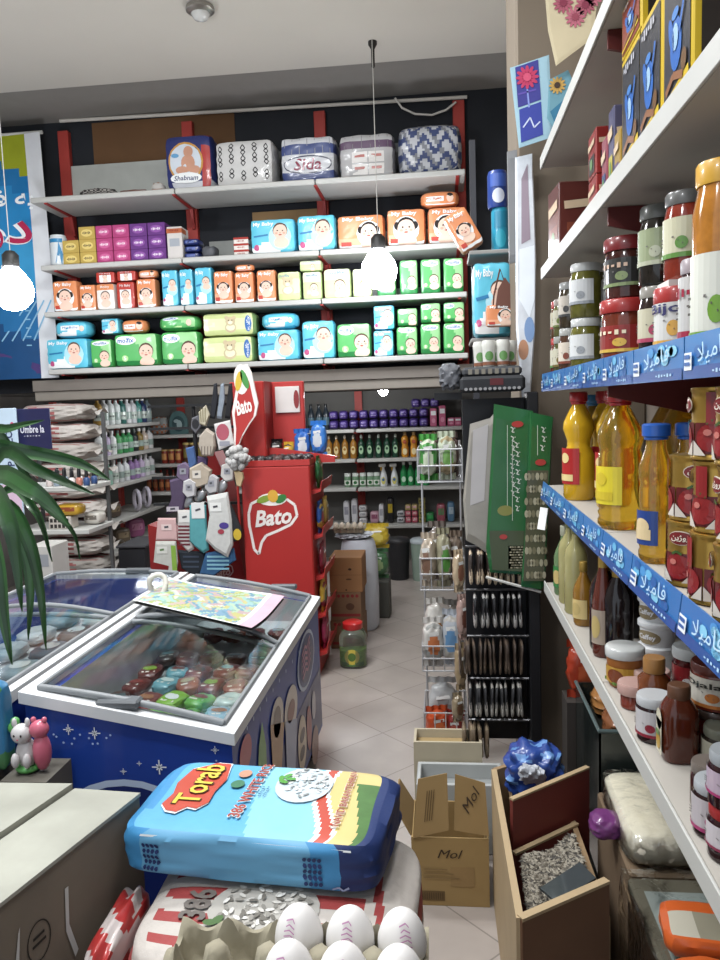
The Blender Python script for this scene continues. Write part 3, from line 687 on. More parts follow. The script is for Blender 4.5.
for u, w_, h_, c, c2, lab, nm in ((346, .07, .25, 'c4c4c8', '8a8a96', 'tall white bag at the left of the bottom alcove shelf', 'powder_bag'), (354, .07, .27, 'cbcbcf', '93939c', 'tallest white bag on the bottom alcove shelf', 'powder_bag'),
    (374, .1, .13, 'b58a98', '8a4a64', 'pinkish pack on the bottom alcove shelf', 'pack'), (381, .06, .21, 'c9c9cc', '9a9aa2', 'white carton behind the pinkish pack on the bottom alcove shelf', 'carton'), (390, .075, .28, '1c1c22', 'b59a20', 'tall black and yellow box on the bottom alcove shelf', 'box'),
    (430, .09, .11, '23713a', '2f9a4a', 'green pack on the bottom alcove shelf', 'pack'), (441, .1, .2, '9a4a58', '5a7a50', 'red and green bag at the right of the bottom alcove shelf', 'bag'), (451, .08, .22, '4a7290', 'a0b4c0', 'bluish bag behind the wire basket on the bottom alcove shelf', 'bag')):
    p = P(u, 510, Y=YA); tag(small(nm, w_, .12, h_, c, c2), lab, 'pack'); bpy.context.scene.collection.objects[-1].location = (p.x, YA+.08, AZ[3]+.001)
for i, z in enumerate((0, .066, .132)):
    p = P(362.5, 515, Y=YA); o = small('soap_packet', .09, .12, .064, 'c6c6c6', '8c8c90', 4, i); tag(o, f"white packet, {('bottom', 'middle', 'top')[i]} of three stacked on the bottom alcove shelf", 'packet', 'white packets'); o.location = (p.x, YA+.08, AZ[3]+.001+z)
for i, z in enumerate((0, .066)):
    p = P(400.5, 515, Y=YA); o = small('soap_packet', .085, .12, .064, 'bdbdc0', '5a5a60', 4, i); tag(o, f"grey white packet, {('lower', 'upper')[i]} of two beside the tall black box", 'packet', 'grey packets'); o.location = (p.x, YA+.08, AZ[3]+.001+z)
for i in range(2):
    for k in range(3):
        p = P(408+i*6.6, 515, Y=YA); o = small('soap_box', .062, .1, .064, 'b24a5c' if k < 2 else 'a89258', 'd0a0a0', 9, i); tag(o, f"{('bottom pink', 'middle pink', 'top tan')[k]} soap box of the {('left', 'right')[i]} stack of three on the bottom alcove shelf", 'box', 'small boxes on the bottom alcove shelf'); o.location = (p.x, YA+.08, AZ[3]+.001+.066*k)
for k in range(4):
    p = P(422, 515, Y=YA); o = small('soap_box', .075, .1, .064, '8f8442', '4a4420', 9, k); tag(o, f"olive box, {('bottom', 'second lowest', 'second highest', 'top')[k]} of the stack of four on the bottom alcove shelf", 'box', 'olive boxes'); o.location = (p.x, YA+.08, AZ[3]+.001+.066*k)
# back-left goods
def place(o, u, v, Y, z): p = P(u, v, Y=Y); o.location = (p.x, Y, z); return o
mb = MB(); SE(.19, .1, .2, 4, .04, 7, 3).mesh(mb.at(0, 0, .1), lambda ax, s, a, b: pl('a85a30') if math.sin(9*a)*math.sin(9*b) > 0 and b < .2 else pl('8a8f8c'), 12)
place(tag(mb.build('snack_bag'), 'bag with brown beads on the left top alcove shelf', 'bag'), 160, 434, 7.95, AZ[0]+.001)
mb = MB().prism([(.1*math.cos(a)*1.0, .125+.125*math.sin(a)) if 0 <= i <= 12 else (0, 0) for i, a in enumerate([PI*j/12 for j in range(13)])]+[(-.1, 0), (.1, 0)], 'Y', 0, .03, pl('4d6f70'))
g = G(mb, plane((0, 0, .11), (1, 0, 0), (0, 0, 1))); g.disc(0, 0, .07, .085, pl('2d4a4e')); g.disc(.01, -.01, .03, .05, pl('9db4b4'), 2); g.disc(-.02, .03, .03, .02, pl('9db4b4'), 3)
place(tag(mb.build('arched_plaque'), 'grey green arched plaque on the left top alcove shelf', 'plaque'), 179, 434, 7.93, AZ[0]+.001)
def can(c, c2, r=.034, h=.15):
    mb = MB().lathe([(r*.96, 0), (r, .004), (r, h-.004), (r*.96, h)], pl(c), 14); g = G(mb, cyl(r+.001)); g.rect(-.03, h*.25, .03, h*.7, pl(c2), 1, 6); g.rect(-.05, h*.88, .05, h*.98, pl('c9b060'), 1, 6); return mb.build('food_can')
for i, u in enumerate((164, 171, 178)): put('rcan', lambda: can('8a2a20', 'c98a4a'), (P(u, 460, Y=7.9).x, 7.93, AZ[1]+.001), f'red can on the left alcove shelf, {ORD[i]} from the left', 'can', 'red cans in the alcove')
for i, u in enumerate((186, 193, 200)): put('bcan', lambda: can('5a3a24', '8a7a3a', .034, .22), (P(u, 460, Y=7.9).x, 7.93, AZ[1]+.001), f'tall brown can right of the red cans, {ORD[i]} from the left', 'can', 'brown cans in the alcove')
for i in range(9): put('sauceb', lambda: bottle(prof(.026, .2, .42, .7), pl('7a2f18'), pl('8a1f18'), .2, pl('b06a3a'), .026, (.04, .1)).build('sauce_bottle'), (P(148+i*6.2, 480, Y=7.9).x, 7.93, AZ[2]-.0+.001), f'small red brown sauce bottle, {ORD[i]} from the left on the third left alcove shelf', 'bottle', 'sauce bottles in the alcove')
# shampoo bottles along the side
SC_ = [(['b08a3a', 'd0d4d4', 'cfd6d4', 'c9d2d0', '2f6a62', 'd2d4d6', 'c9ccd0', '3f8a80', '2a3a66', '7a8a90'], .25), (['cfd4d2', 'b8a8c8', 'd2d6d4', '4a9a5a', '2f8a4a', '3f9a5a', '222a2c', '8a7030', 'c9b8a8', 'd0d0d0'], .22), (['d4d8d6', '7fae9a', 'd8dad8', 'cfd4d6', 'd4d8dc', '8a6aa0', '9a7ab0', 'c2b0d0', 'd2d2d6', 'c8c8cc'], .22)]
for j, (cs, h) in enumerate(SC_):
    for i, c in enumerate(cs):
        def mk(): return bottle(prof(.042, h-.03, .35, .8), pl(c), pl('d4d6d4' if i % 3 else '35463f'), h-.03, pl('8fa39c' if i % 2 else 'b9c8be'), .042, (.04, h*.45), txt='Parjak' if i % 2 == 0 else None).build('shampoo_bottle')
        o = mk(); o.location = (-3.06, 6.5+i*.128, LZ[j]+.001); o.rotation_euler.z = .7
        tag(o, f"shampoo bottle on the {('top', 'second', 'third')[j]} side shelf of the alcove, {ORD[i]} back from the sacks", 'bottle', 'shampoo bottles on the side shelves')
for i, (y, nm) in enumerate(((7.2, 'nearer'), (7.45, 'farther'))):
    mb = MB(); R = .075
    mb.tube([(0, R*math.cos(2*PI*q/16)*.8, .1+R*1.25*math.sin(2*PI*q/16)) for q in range(17)], .02, pl('c9c4d2'), 8)
    o = mb.build('brush_ring'); o.location = (-3.04, y, LZ[3]+.015); o.rotation_euler.z = .9; tag(o, f'white oval ring on the fourth side shelf, the {nm} one', 'ring', 'white oval rings')
o = small('toiletry_bag', .2, .1, .2, '8f4a74', 'b57a98', 3.5, 2); o.location = (-3.12, 7.3, LZ[4]+.001); o.rotation_euler.z = .9; tag(o, 'pink toiletry bag on the lowest side shelf', 'bag')
o = small('toiletry_bag', .18, .12, .16, '5d5040', '8a7a60', 3.5, 4); o.location = (-3.12, 6.95, LZ[4]+.001); o.rotation_euler.z = .9; tag(o, 'dark tan bag on the lowest side shelf', 'bag')
o = small('toiletry_bag', .16, .12, .15, '4d3f35', '7a6a50', 3.5, 6); o.location = (-3.12, 6.8, LZ[3]+.001); o.rotation_euler.z = .9; tag(o, 'dark brown bag on the fourth side shelf near the sacks', 'bag')
# ================================================================ rice sacks
SACK = [mat('b3aca4', .85, bump=.4, scale=25), mat('a39c94', .85, bump=.4, scale=25)]
rs = mat('93504e', .85, bump=.3, scale=25)
def sack(w, d, h, seed):
    se = SE(w, d, h, 3.2, .035, 7, seed); mb = MB().at(0, 0, h/2)
    se.mesh(mb, lambda ax, s, a, b: rs if (ax == 1 and abs(b+.1*math.sin(a*3+seed)) < .75 and -.75 < a < .25 and math.sin(b*11+a*2+seed) > .1) or (ax == 2 and abs(math.sin(b*5)) > .8) else SACK[seed % 2], (18, 12, 12))
    mb.at(w/2*.93, 0, h/2); mb.sheet(lambda u, v: ((u-.2)*.07, (v-.5)*d*.8, .03*math.sin(v*9+seed)*u), 3, 10, SACK[0])
    return mb.build('rice_sack')
ys = [403, 424, 444, 466, 486, 500, 516, 532, 549, 566, 583, 602]
rx = [98, 100, 104, 108, 109, 112, 115, 116, 118, 117, 120, 121]
zt_ = P(75, 403, Y=5.75).z; n = 12
nm = ['topmost', 'second from the top', 'third from the top', 'fourth from the top', 'fifth from the top', 'sixth from the top', 'seventh from the top', 'eighth from the top', 'ninth from the top', 'tenth from the top', 'second from the bottom', 'bottom']
hs = zt_/n
for i in range(n):
    x = P(rx[i], ys[i]+10, Y=5.65).x
    o = sack(.58, .4, hs*1.1, i+1); o.location = (x-.3, 5.62+.02*math.sin(i*2.1), zt_-hs*(i+1)); o.rotation_euler.z = .06*math.sin(i*1.7)
    o.scale = (1, 1, .905); tag(o, f'white and red rice sack, {nm[i]} in the tall stack', 'sack', 'rice sacks in the tall stack')
# ================================================================ sign rack at the left
t = thing('sign_rack', 'narrow white rack with a navy sign beside the rice sacks', 'rack', (0, 0, 0))
xa, xb = -2.62, -2.16; yb_ = 4.3
for z in (1.26, 1.0, .62, .2): MB().box(xa, yb_, z-.03, xb+.03, yb_+.35, z, white, .004).build('shelf', t)
for x in (xa+.01, xb): 
    MB().box(x, yb_+.33, 0, x+.02, yb_+.35, 1.7, mat('4a4a4a', .5)).build('post', t)
p0 = P(17, 450, Y=yb_); p1 = P(49, 408, Y=yb_)
sg = MB().box(p0.x, yb_-.005, p0.z, p1.x, yb_+.01, p1.z, pl('23244e'), .003); g = G(sg, plane(((p0.x+p1.x)/2, yb_-.006, (p0.z+p1.z)/2), (1, 0, 0), (0, 0, 1)))
g.text('Umbre la', 0, .0, .15, .045, pl('d4d4e0'), bold=.02); g.text('your pretty nails', 0, -.04, .11, .012, pl('b0b0c4'))
sg.build('navy_sign', t)
p0 = P(-26, 520, Y=yb_-.05); p1 = P(16, 408, Y=yb_-.05)
sg = MB().box(p0.x, yb_-.06, p0.z, p1.x, yb_-.045, p1.z, pl('b9cfe2'), .003)
g = G(sg, plane((p1.x-.03, yb_-.061, (p0.z+p1.z)/2), (1, 0, 0), (0, 0, 1)))
g.rect(-.2, -.315, .028, -.12, pl('d3b6cc')); g.text('OP COLOR', -.02, .09, .3, .045, pl('35406e'), 2, rot=PI/2, bold=.02); g.text('%', 0.0, -.07, .035, .05, pl('cf4a72'), 3, bold=.02); g.disc(.005, .23, .014, .02, pl('cf4a72'), 2)
sg.build('pale_sign', t)
def polish(c):
    return MB().lathe([(.018, 0), (.02, .005), (.02, .04), (.01, .05)], pl(c), 10).lathe([(.011, .05), (.009, .1), (.007, .104)], pl('17171a'), 10).build('nail_polish')
for i in range(12):
    x = xa+.24+(i % 6)*.047; y = yb_+.05+.1*(i//6); c = ['c2b4b0', '2f4a7a', 'b06a58', 'cfc8c4', '35302e', '8a9aa8'][(i*5) % 6]
    put(('pol', c), lambda: polish(c), (x, y, 1.261), f"small nail polish bottle with black cap, {ORD[i % 6]} from the left in the {('front', 'back')[i//6]} row", 'nail polish', 'nail polish on the sign rack')
mb = MB().box(-.07, 0, 0, .07, .1, .075, pa('b8b0a6'), .004); g = G(mb, plane((0, 0, .0375), (1, 0, 0), (0, 0, 1)))
for i in range(5):
    for j in range(2): g.rect(-.06+i*.025, -.03+j*.034, -.042+i*.025, -.008+j*.034, pa('2c2826'), 1)
o = mb.build('pattern_box'); o.location = (-2.32, yb_+.02, 1.001); tag(o, 'box with dark squares on the lower shelf of the sign rack', 'box')
o = small('yellow_pack', .16, .12, .075, 'b58a1c', '8a3f20', 4, 1); o.location = (-2.27, yb_+.08, 1.0765+.001); tag(o, 'yellow pack lying on the box with dark squares', 'pack')
o = small('white_pack', .12, .12, .08, 'b9b4aa', '6a6258', 4, 1); o.location = (-2.19, yb_+.22, 1.001); tag(o, 'pale pack at the right end of the lower sign rack shelf', 'pack')
p = P(48, 600, Y=4.1)
mb = MB().box(-.07, 0, 0, .07, .2, .95, pa('b5b2ad'), .006); g = G(mb, plane((0, 0, .85), (1, 0, 0), (0, 0, 1))); g.rect(-.05, -.02, .05, .05, pa('8d9096'))
o = mb.build('tall_carton'); o.location = (p.x, 4.05, 0); tag(o, 'tall narrow white carton standing beside the sign rack', 'carton')
p0z = P(72, 600, Y=4.9)
for i, (u, v, c) in enumerate(((66, 575, 'aaa6a0'), (73, 588, 'b5b1ab'), (80, 578, '9a958e'))):
    p = P(u, v, Y=4.9); mb = MB(); SE(.13, .15, .13, 3, .08, 7, i).mesh(mb.at(0, 0, .065), mat(c, .5, bump=.4), 10); o = mb.build('plastic_bundle'); o.location = (p0z.x-.16+i*.16, 4.9+i*.03, p0z.z+.002); o.rotation_euler.z = i*.2
    tag(o, f'crumpled pale plastic bundle {("left", "in the middle", "at the right")[i]} of the heap before the rice sacks', 'bundle', 'plastic bundles')
p = P(72, 600, Y=4.9)
t = tag(MB().box(p.x-.25, 4.75, 0, p.x+.25, 5.15, p.z-.0, pa('4a443e'), .01).build('low_crate'), 'dark low crate under the crumpled plastic bundles', 'crate')
p = P(132, 575, Y=5.4); p1 = P(145, 548, Y=5.4)
tag(MB().box(p.x-.1, 5.4, 0, p1.x, 5.8, p1.z, mat('26262a', .5), .01).box(p.x-.11, 5.39, p1.z, p1.x+.01, 5.81, p1.z+.02, mat('3a3a3e', .5), .005).build('storage_box'), 'black storage box with lid between the rice sacks and the socks', 'box')
# ================================================================ ice cream freezers
GLASS = mat('e6ecec', .08, metal=.012, bump=.06, scale=2, kind='clear')
BLUE = mat('1a3fa0', .4, var=.12, scale=3, coat=.25); RIM = mat('d2d4d6', .4, var=.05); INN = mat('b4b8ba', .6); GRY = mat('7b7f82', .4)
fx0, fx1, fy0, fy1 = -1.245, -.625, 2.04, 3.55
def fz(x): return .775+(fx1-x)/(fx1-fx0)*.115
def star(g, x, z, r, m, l=2):
    for a in (0, PI/4, PI/2, 3*PI/4):
        k = r if a in (0, PI/2) else r*.55
        g.line([(x-k*math.cos(a), z-k*math.sin(a)), (x+k*math.cos(a), z+k*math.sin(a))], r*.18, m, l)
t = thing('ice_cream_freezer', 'blue chest freezer with sloping glass lids and a starry front, nearest to the rice bags', 'freezer')
zb = .13; wl = .05
mb = MB()
def wall4(mb, x0, x1, y0, y1, m, zz, inner=False):
    ms = [m]*6
    if inner: ms[inner] = INN
    mb.hexa([(x0, y0, zb), (x1, y0, zb), (x1, y1, zb), (x0, y1, zb)], [(x0, y0, zz(x0)), (x1, y0, zz(x1)), (x1, y1, zz(x1)), (x0, y1, zz(x0))], ms)
zz = lambda x: fz(x)-.02
wall4(mb, fx0, fx1, fy0, fy0+wl, BLUE, zz, 4); wall4(mb, fx0, fx1, fy1-wl, fy1, BLUE, zz, 2)
wall4(mb, fx0, fx0+wl, fy0+wl, fy1-wl, BLUE, zz, 3); wall4(mb, fx1-wl, fx1, fy0+wl, fy1-wl, BLUE, zz, 5)
mb.box(fx0+wl, fy0+wl, zb, fx1-wl, fy1-wl, .67, INN)
cx = (fx0+fx1)/2
g = G(mb, plane((cx, fy0, .5), (1, 0, 0), (0, 0, 1))); wl_ = pl('e2e8f2'); sky = pl('9fb8e8')
for i in range(12): g.disc(-.25+i*.018+.006*math.sin(i*2), .245+.015*math.sin(i*1.3), .0035, .0035, sky, 2, 8)
for i in range(16): g.disc(.08+i*.013, .09+i*.006+.02*math.sin(i*2.3), .003, .003, sky, 2, 8)
for x, z, r in ((-.18, .275, .016), (-.1, .265, .018), (.09, .165, .022), (.03, .175, .008), (.26, .22, .012), (-.02, .15, .01)): star(g, x, z, r, wl_)
g.disc(-.02, -.09, .25, .215, pl('b8cbe8'), 1, 28); g.disc(-.02, -.095, .235, .2, pl('16286e'), 2, 28)
g.text('os', .17, .05, .13, .075, wl_, 3, bold=.06); g.text('os', .17, .05, .125, .07, pl('c8282c'), 4, bold=.02)
g = G(mb, plane((fx1, (fy0+fy1)/2, .45), (0, 1, 0), (0, 0, 1)))
g.rect(-.745, -.3, .745, -.02, pl('2a2f6e'), 1, 4)
def qa(u, v): p = P(u, v, X=fx1); return p.y-(fy0+fy1)/2, p.z-.45
def el(u0, v0, u1, v1, c, l, k=1):
    (y0, z0), (y1, z1) = qa((u0+u1)/2-(u1-u0)/2, (v0+v1)/2), qa((u0+u1)/2+(u1-u0)/2, (v0+v1)/2); zt_, zb_ = qa((u0+u1)/2, v0)[1], qa((u0+u1)/2, v1)[1]
    g.disc((y0+y1)/2, (zt_+zb_)/2, (y1-y0)/2*k, (zt_-zb_)/2*k, pl(c), l, 22)
el(296, 631, 314, 690, 'b4c8e8', 3); el(296, 631, 314, 690, '1e3c8c', 4, .88); el(296, 631, 314, 690, '2a2a6a', 5, .74)
lc = qa(305, 660)
for i in range(5): g.line([(lc[0]-.1, lc[1]-.05+.025*i), (lc[0]-.03, lc[1]-.03+.025*i), (lc[0]+.02, lc[1]-.05+.025*i), (lc[0]+.09, lc[1]-.02+.025*i)], .013, pl('c2789c'), 6)
el(238, 735, 251, 772, 'b83a4a', 3); el(240, 770, 248, 790, 'c9a878', 3)
g.poly([qa(257, 770), qa(266, 770), qa(265, 745), qa(261, 722), qa(258, 745)], pl('5f9f3a'), 3)
el(269, 698, 283, 745, 'd0c6b8', 3); el(272, 706, 280, 738, '7a6858', 4); g.poly([qa(269, 725), qa(283, 722), qa(280, 775), qa(272, 778)], pl('b08048'), 4)
el(283, 686, 297, 735, 'd8ccc0', 3); el(286, 700, 294, 722, '8a4a30', 4); g.poly([qa(284, 722), qa(296, 718), qa(294, 775), qa(286, 778)], pl('9aa4c4'), 4)
el(297, 714, 306, 772, 'd0bca0', 3); el(299, 728, 304, 742, '4a3024', 4); el(299, 746, 304, 760, '4a3024', 4)
el(306, 704, 311, 752, 'a84444', 3); el(311, 690, 315, 720, 'b8b4c0', 3); el(311, 725, 318, 765, '8a5a48', 3)
for i in range(9): uu = 246+6.5*i; y_, z_ = qa(uu, 728-9.5*i); g.disc(y_, z_, .006, .008, sky, 3, 8)
mb.build('cabinet', t)
mb = MB(); r_ = .032
def rimbar(a, b, w): # a,b along y at x
    pass
def q4(x0, x1, y0, y1, z_, m, h=.035, dz=0):
    mb.hexa([(x0, y0, z_(x0)-h+dz), (x1, y0, z_(x1)-h+dz), (x1, y1, z_(x1)-h+dz), (x0, y1, z_(x0)-h+dz)], [(x0, y0, z_(x0)+dz), (x1, y0, z_(x1)+dz), (x1, y1, z_(x1)+dz), (x0, y1, z_(x0)+dz)], m)
o_ = .012
q4(fx0-o_, fx1+o_, fy0-o_, fy0+.035, fz, RIM); q4(fx0-o_, fx1+o_, fy1-.035, fy1+o_, fz, RIM)
q4(fx0-o_, fx0+.03, fy0+.035, fy1-.035, fz, RIM); q4(fx1-.03, fx1+o_, fy0+.035, fy1-.035, fz, RIM)
mb.build('rim', t)
ym = 2.80
def lid(y0, y1, rise0, rise1, name):
    lp = MB()
    f = lambda u, v: (fx0+.03+u*(fx1-fx0-.06), y0+v*(y1-y0), fz(fx0+.03+u*(fx1-fx0-.06))+.006+(rise0+(rise1-rise0)*v)*math.sin(PI*u)**.8)
    lp.sheet(f, 14, 8, GLASS)
    o = lp.build(name, t)
    e = MB(); 
    for v in (0, 1): e.tube([f(i/14, v) for i in range(15)], .011, GRY, 8)
    for u in (0, 1): e.tube([f(u, j/6) for j in range(7)], .008, GRY, 6)
    e.build('lid_frame', o); return o
l1 = lid(fy0+.03, ym, .012, .05, 'glass_lid'); lid(ym-.05, fy1-.03, .02, .012, 'glass_lid')
MB().box(-1.03, fy0+.0, fz(-.97)-.004, -.9, fy0+.05, fz(-.97)+.022, mat('5a5e62', .4), .006).build('lid_handle', t)
MB().box(-.85, fy1-.03, fz(-.85), -.72, fy1+.0, fz(-.85)+.025, mat('5a5e62', .4), .006).build('lid_handle', t)
for x in (fx0+.06, fx1-.05):
    for y in (fy0+.07, fy1-.07):
        c = MB().at(x, y, .05).tube([(-.015, 0, 0), (.015, 0, 0)], .05, mat('1a1a1c', .5), 16)
        c.at(x, y, 0).box(-.022, -.03, .08, .022, .03, zb, mat('44464a', .4), .004); c.build('caster', t)
# contents of the freezer
FC = ['5a2420', '7a2e28', '3f2a24', '8a5a3c', '6f8f2a', '4f9a3a', 'a8b8b4', '5a8f9a', 'c2c6c4', '6a3430', '3a4a4c', '9a8a6a']
random.seed(11)
FROWS = 7
for r in range(FROWS):
    for c in range(5):
        if r < 5: y = fy0+.12+r*.135
        else: y = 2.86+(r-5)*.3
        x = fx0+.12+c*.095
        col = FC[(r*5+c*7+r*r) % len(FC)]
        if r in (1, 2) and c in (2, 3): col = ('6f9f2a', '5a9a3a')[c % 2]
        if r >= 3 and c >= 2: col = ('6a2420', '7f3028', '8a4a34')[(r+c) % 3]
        if r in (0, 1) and c == 4: col = ('b4bcc0', '7aa0b4')[r]
        def mk():
            se = SE(.095, .125, .05, 3, .05, 8, r*5+c); m = MB().at(0, 0, .025); se.mesh(m, mat(col, .3, var=.3, scale=30, coat=.4), 6)
            g = G(m, se.top); g.disc(0, .0, .03, .02, pl(FC[(r*3+c*5+4) % 12])); g.line([(-.03, -.035), (.03, -.03)], .012, pl('c9c4b8')); return m.build('ice_cream_pack')
        o = mk(); o.location = (x+random.uniform(-.01, .01), y+random.uniform(-.015, .015), .678); o.rotation_euler = (random.uniform(-.12, .12), random.uniform(-.12, .12), random.uniform(-.45, .45))
        tag(o, f"wrapped ice cream inside the starry freezer, {ORD[r]} row back, {ORD[c]} from the left", 'ice cream', 'wrapped ice creams in the freezer')
# sheet on the back lid
pts = [P(133, 611, Z=.905), P(252, 640, Z=.86), P(285, 608, Z=.84), P(170, 587, Z=.90)]
A, B, C, D = pts
mb = MB(); cols = ['86aaa6', 'a8a468', '6a8ea6', '9ab096', 'a89688', '5f869a', 'b0b4aa', '8f9c5a', '7a9c8a', 'a89090']
rnd = random.Random(4); grid = [[rnd.choice(cols) for _ in range(40)] for _ in range(40)]
def blob(u, v):
    if u > .9: return pa('c2a2b0')
    if u > .87 or u < .03 or v < .04 or v > .95: return pa('d6dad8')
    return pa(grid[int((u+.04*math.sin(v*27))*24) % 40][int((v+.06*math.sin(u*25))*13) % 40])
mb.sheet(lambda u, v: (A*(1-u)+B*u)*(1-v)+(D*(1-u)+C*u)*v+Vector((0, 0, .045+.01*math.sin(u*5)*math.sin(v*4))), 60, 36, blob)
mb.sheet(lambda u, v: (A*(1-u)+B*u)*(1-v)+(D*(1-u)+C*u)*v+Vector((0, 0, .032+.01*math.sin(u*5)*math.sin(v*4))), 10, 8, pa('5a5a58'))
tag(mb.build('printed_mat'), 'colourful printed mat lying across the back glass lid of the starry freezer', 'mat')
p = P(158, 590, Z=.95); mb = MB()
mb.tube([(.035*math.cos(a), .012*math.sin(2*a), .04+.045*math.sin(a)) for a in [2*PI*i/16 for i in range(17)]], .012, pa('c8c4ba'), 8).tube([(-.03, .02, .01), (.03, .03, .005), (.09, 0, .0)], .01, pa('c8c4ba'), 8)
o = mb.build('strap_loop'); o.location = (p.x, p.y, p.z-.02); tag(o, 'white looped strap at the far corner of the printed mat', 'strap')
# second freezer, farther left
gx0, gx1, gy0, gy1 = -2.0, -1.3, 2.05, 3.62; gz = .885
t = thing('ice_cream_freezer', 'dark blue chest freezer at the left frame edge behind the plant leaves', 'freezer')
mb = MB()
for b in ((gx0, gy0, gx1, gy0+.05), (gx0, gy1-.05, gx1, gy1), (gx0, gy0+.05, gx0+.05, gy1-.05), (gx1-.05, gy0+.05, gx1, gy1-.05)): mb.box(b[0], b[1], .1, b[2], b[3], gz-.02, mat('1b3a94', .45))
mb.box(gx0+.05, gy0+.05, .1, gx1-.05, gy1-.05, .68, INN); mb.build('cabinet', t)
mb = MB(); q = lambda x: gz
for b in ((gx0-.01, gx1+.01, gy0-.01, gy0+.035), (gx0-.01, gx1+.01, gy1-.035, gy1+.01), (gx0-.01, gx0+.03, gy0+.035, gy1-.035), (gx1-.035, gx1+.01, gy0+.035, gy1-.035)): q4(*b, q, RIM)
mb.build('rim', t)
for y0, y1, rz_ in ((gy0+.03, 2.85, .04), (2.8, gy1-.03, .015)):
    lp = MB(); f = lambda u, v: (gx0+.03+u*(gx1-gx0-.06), y0+v*(y1-y0), gz+.006+rz_*math.sin(PI*u))
    lp.sheet(f, 12, 6, GLASS); o = lp.build('glass_lid', t); e = MB()
    for v in (0, 1): e.tube([f(i/12, v) for i in range(13)], .01, GRY, 8)
    for u in (0, 1): e.tube([f(u, j/6) for j in range(7)], .008, GRY, 6)
    e.build('lid_frame', o)
MB().box(-1.6, gy1-.04, gz, -1.47, gy1-.01, gz+.03, mat('5a5e62', .4), .006).build('lid_handle', t)
for x in (gx0+.06, gx1-.06):
    for y in (gy0+.07, gy1-.07): MB().at(x, y, .05).tube([(-.015, 0, 0), (.015, 0, 0)], .05, mat('1a1a1c', .5), 14).box(-.02, -.03, .03, .02, .03, .055, mat('44464a', .4)).build('caster', t)
for r in range(6):
    for c in range(3):
        def mk():
            se = SE(.15, .2, .06, 3, .05, 8, r*3+c); m = MB().at(0, 0, .03); se.mesh(m, mat(['6a7a80', '8f9a9c', '4a5560', 'a8aeb0', '5a4a44'][(r*2+c) % 5], .4, var=.3, scale=20), 6); G(m, se.top).disc(0, 0, .04, .05, pl('b4b8b4')); return m.build('ice_cream_pack')
        o = mk(); o.location = (gx0+.16+c*.19, gy0+.18+r*.23, .681); tag(o, f"frosted pack inside the dark blue freezer, {ORD[r]} row back, {ORD[c]} from the left", 'ice cream', 'frosted packs in the dark blue freezer')
# ================================================================ red snack stand
RED = mat('b32a26', .45, var=.08, scale=3, coat=.15); RED2 = mat('8f1c1c', .5, var=.1, scale=3)
HEART = [(-.5, .08), (-.44, .28), (-.26, .36), (-.04, .28), (.1, .3), (.3, .36), (.46, .24), (.5, .02), (.36, -.16), (.1, -.28), (-.16, -.38), (-.26, -.52), (-.33, -.76), (-.42, -.66), (-.46, -.4), (-.5, -.15)]
def bato(g, cx, cz, s, redm, l=1, dim='e8ded8'):
    w_ = pl(dim)
    lp = [(cx+x*s, cz+z*s) for x, z in HEART]; g.line(lp+lp[:1], .055*s, w_, l)
    g.disc(cx+.0*s, cz+.36*s, .3*s, .13*s, w_, l+1, 14); g.disc(cx-.16*s, cz+.37*s, .17*s, .07*s, pl('7f9a2c'), l+2, 12, rot=.3); g.disc(cx+.02*s, cz+.43*s, .11*s, .13*s, pl('d6a02a'), l+3, 12); g.disc(cx+.18*s, cz+.37*s, .13*s, .08*s, pl('2f7a34'), l+2, 12, rot=.5)
    g.text('Bato', cx, cz+.0*s, .78*s, .34*s, w_, l+4, rot=.1, bold=.03, shear=.3)
Yb = 4.5; bx0, bx1, by1 = P(242, 500, Y=Yb).x, P(311, 500, Y=Yb).x, 5.0; bz = P(280, 466, Y=Yb).z
t = thing('snack_stand', 'tall red snack display stand with a large white outlined logo panel', 'display stand')
mb = MB().box(bx0, Yb, 0, bx1, by1, bz-.002, RED, .008)
g = G(mb, plane(((bx0+bx1)/2, Yb, 0), (1, 0, 0), (0, 0, 1))); p = P(273, 517, Y=Yb); bato(g, p.x-(bx0+bx1)/2, p.z, .3, RED)
mb.build('body', t)
# tray rims, right-hand bins
mb = MB()
for b in ((bx0, Yb, bx1, Yb+.02), (bx0, Yb+.02, bx0+.02, 4.8), (bx1-.02, Yb+.02, bx1, 4.8)): mb.box(b[0], b[1], bz, b[2], b[3], bz+.035, RED)
mb.build('top_tray', t)
bins = [1.28, 1.0, .74, .50, .26]
for z in bins:
    MB().prism([(bx1, z-.13), (bx1+.052, z-.11), (bx1+.06, z-.05), (bx1+.056, z-.05), (bx1+.048, z-.1), (bx1, z-.1)], 'Y', Yb+.06, by1, RED).build('bin', t)
p0 = P(228, 455, Y=4.62); p1 = P(263, 381, Y=4.62)
MB().box(p0.x+.03, 4.62, bz, p1.x, 4.66, p1.z, RED, .006).box(p1.x-.012, 4.66, bz, p1.x, 4.9, p1.z, RED2).build('header_panel', t)
p0 = P(266, 455, Y=4.85); p1 = P(300, 381, Y=4.85)
MB().box(p0.x, 4.85, bz, p1.x+.02, 4.89, p1.z, RED, .006).build('header_panel', t)
q0 = P(276, 413, Y=4.84); q1 = P(299, 386, Y=4.84)
mb = MB().box(q0.x, 4.835, q0.z, q1.x, 4.848, q1.z, pl('cfc8c4'), .002); G(mb, plane((q1.x-.02, 4.834, (q0.z+q1.z)/2), (1, 0, 0), (0, 0, 1))).disc(0, 0, .018, .06, pl('8a2424'), 1)
mb.build('white_panel', t)
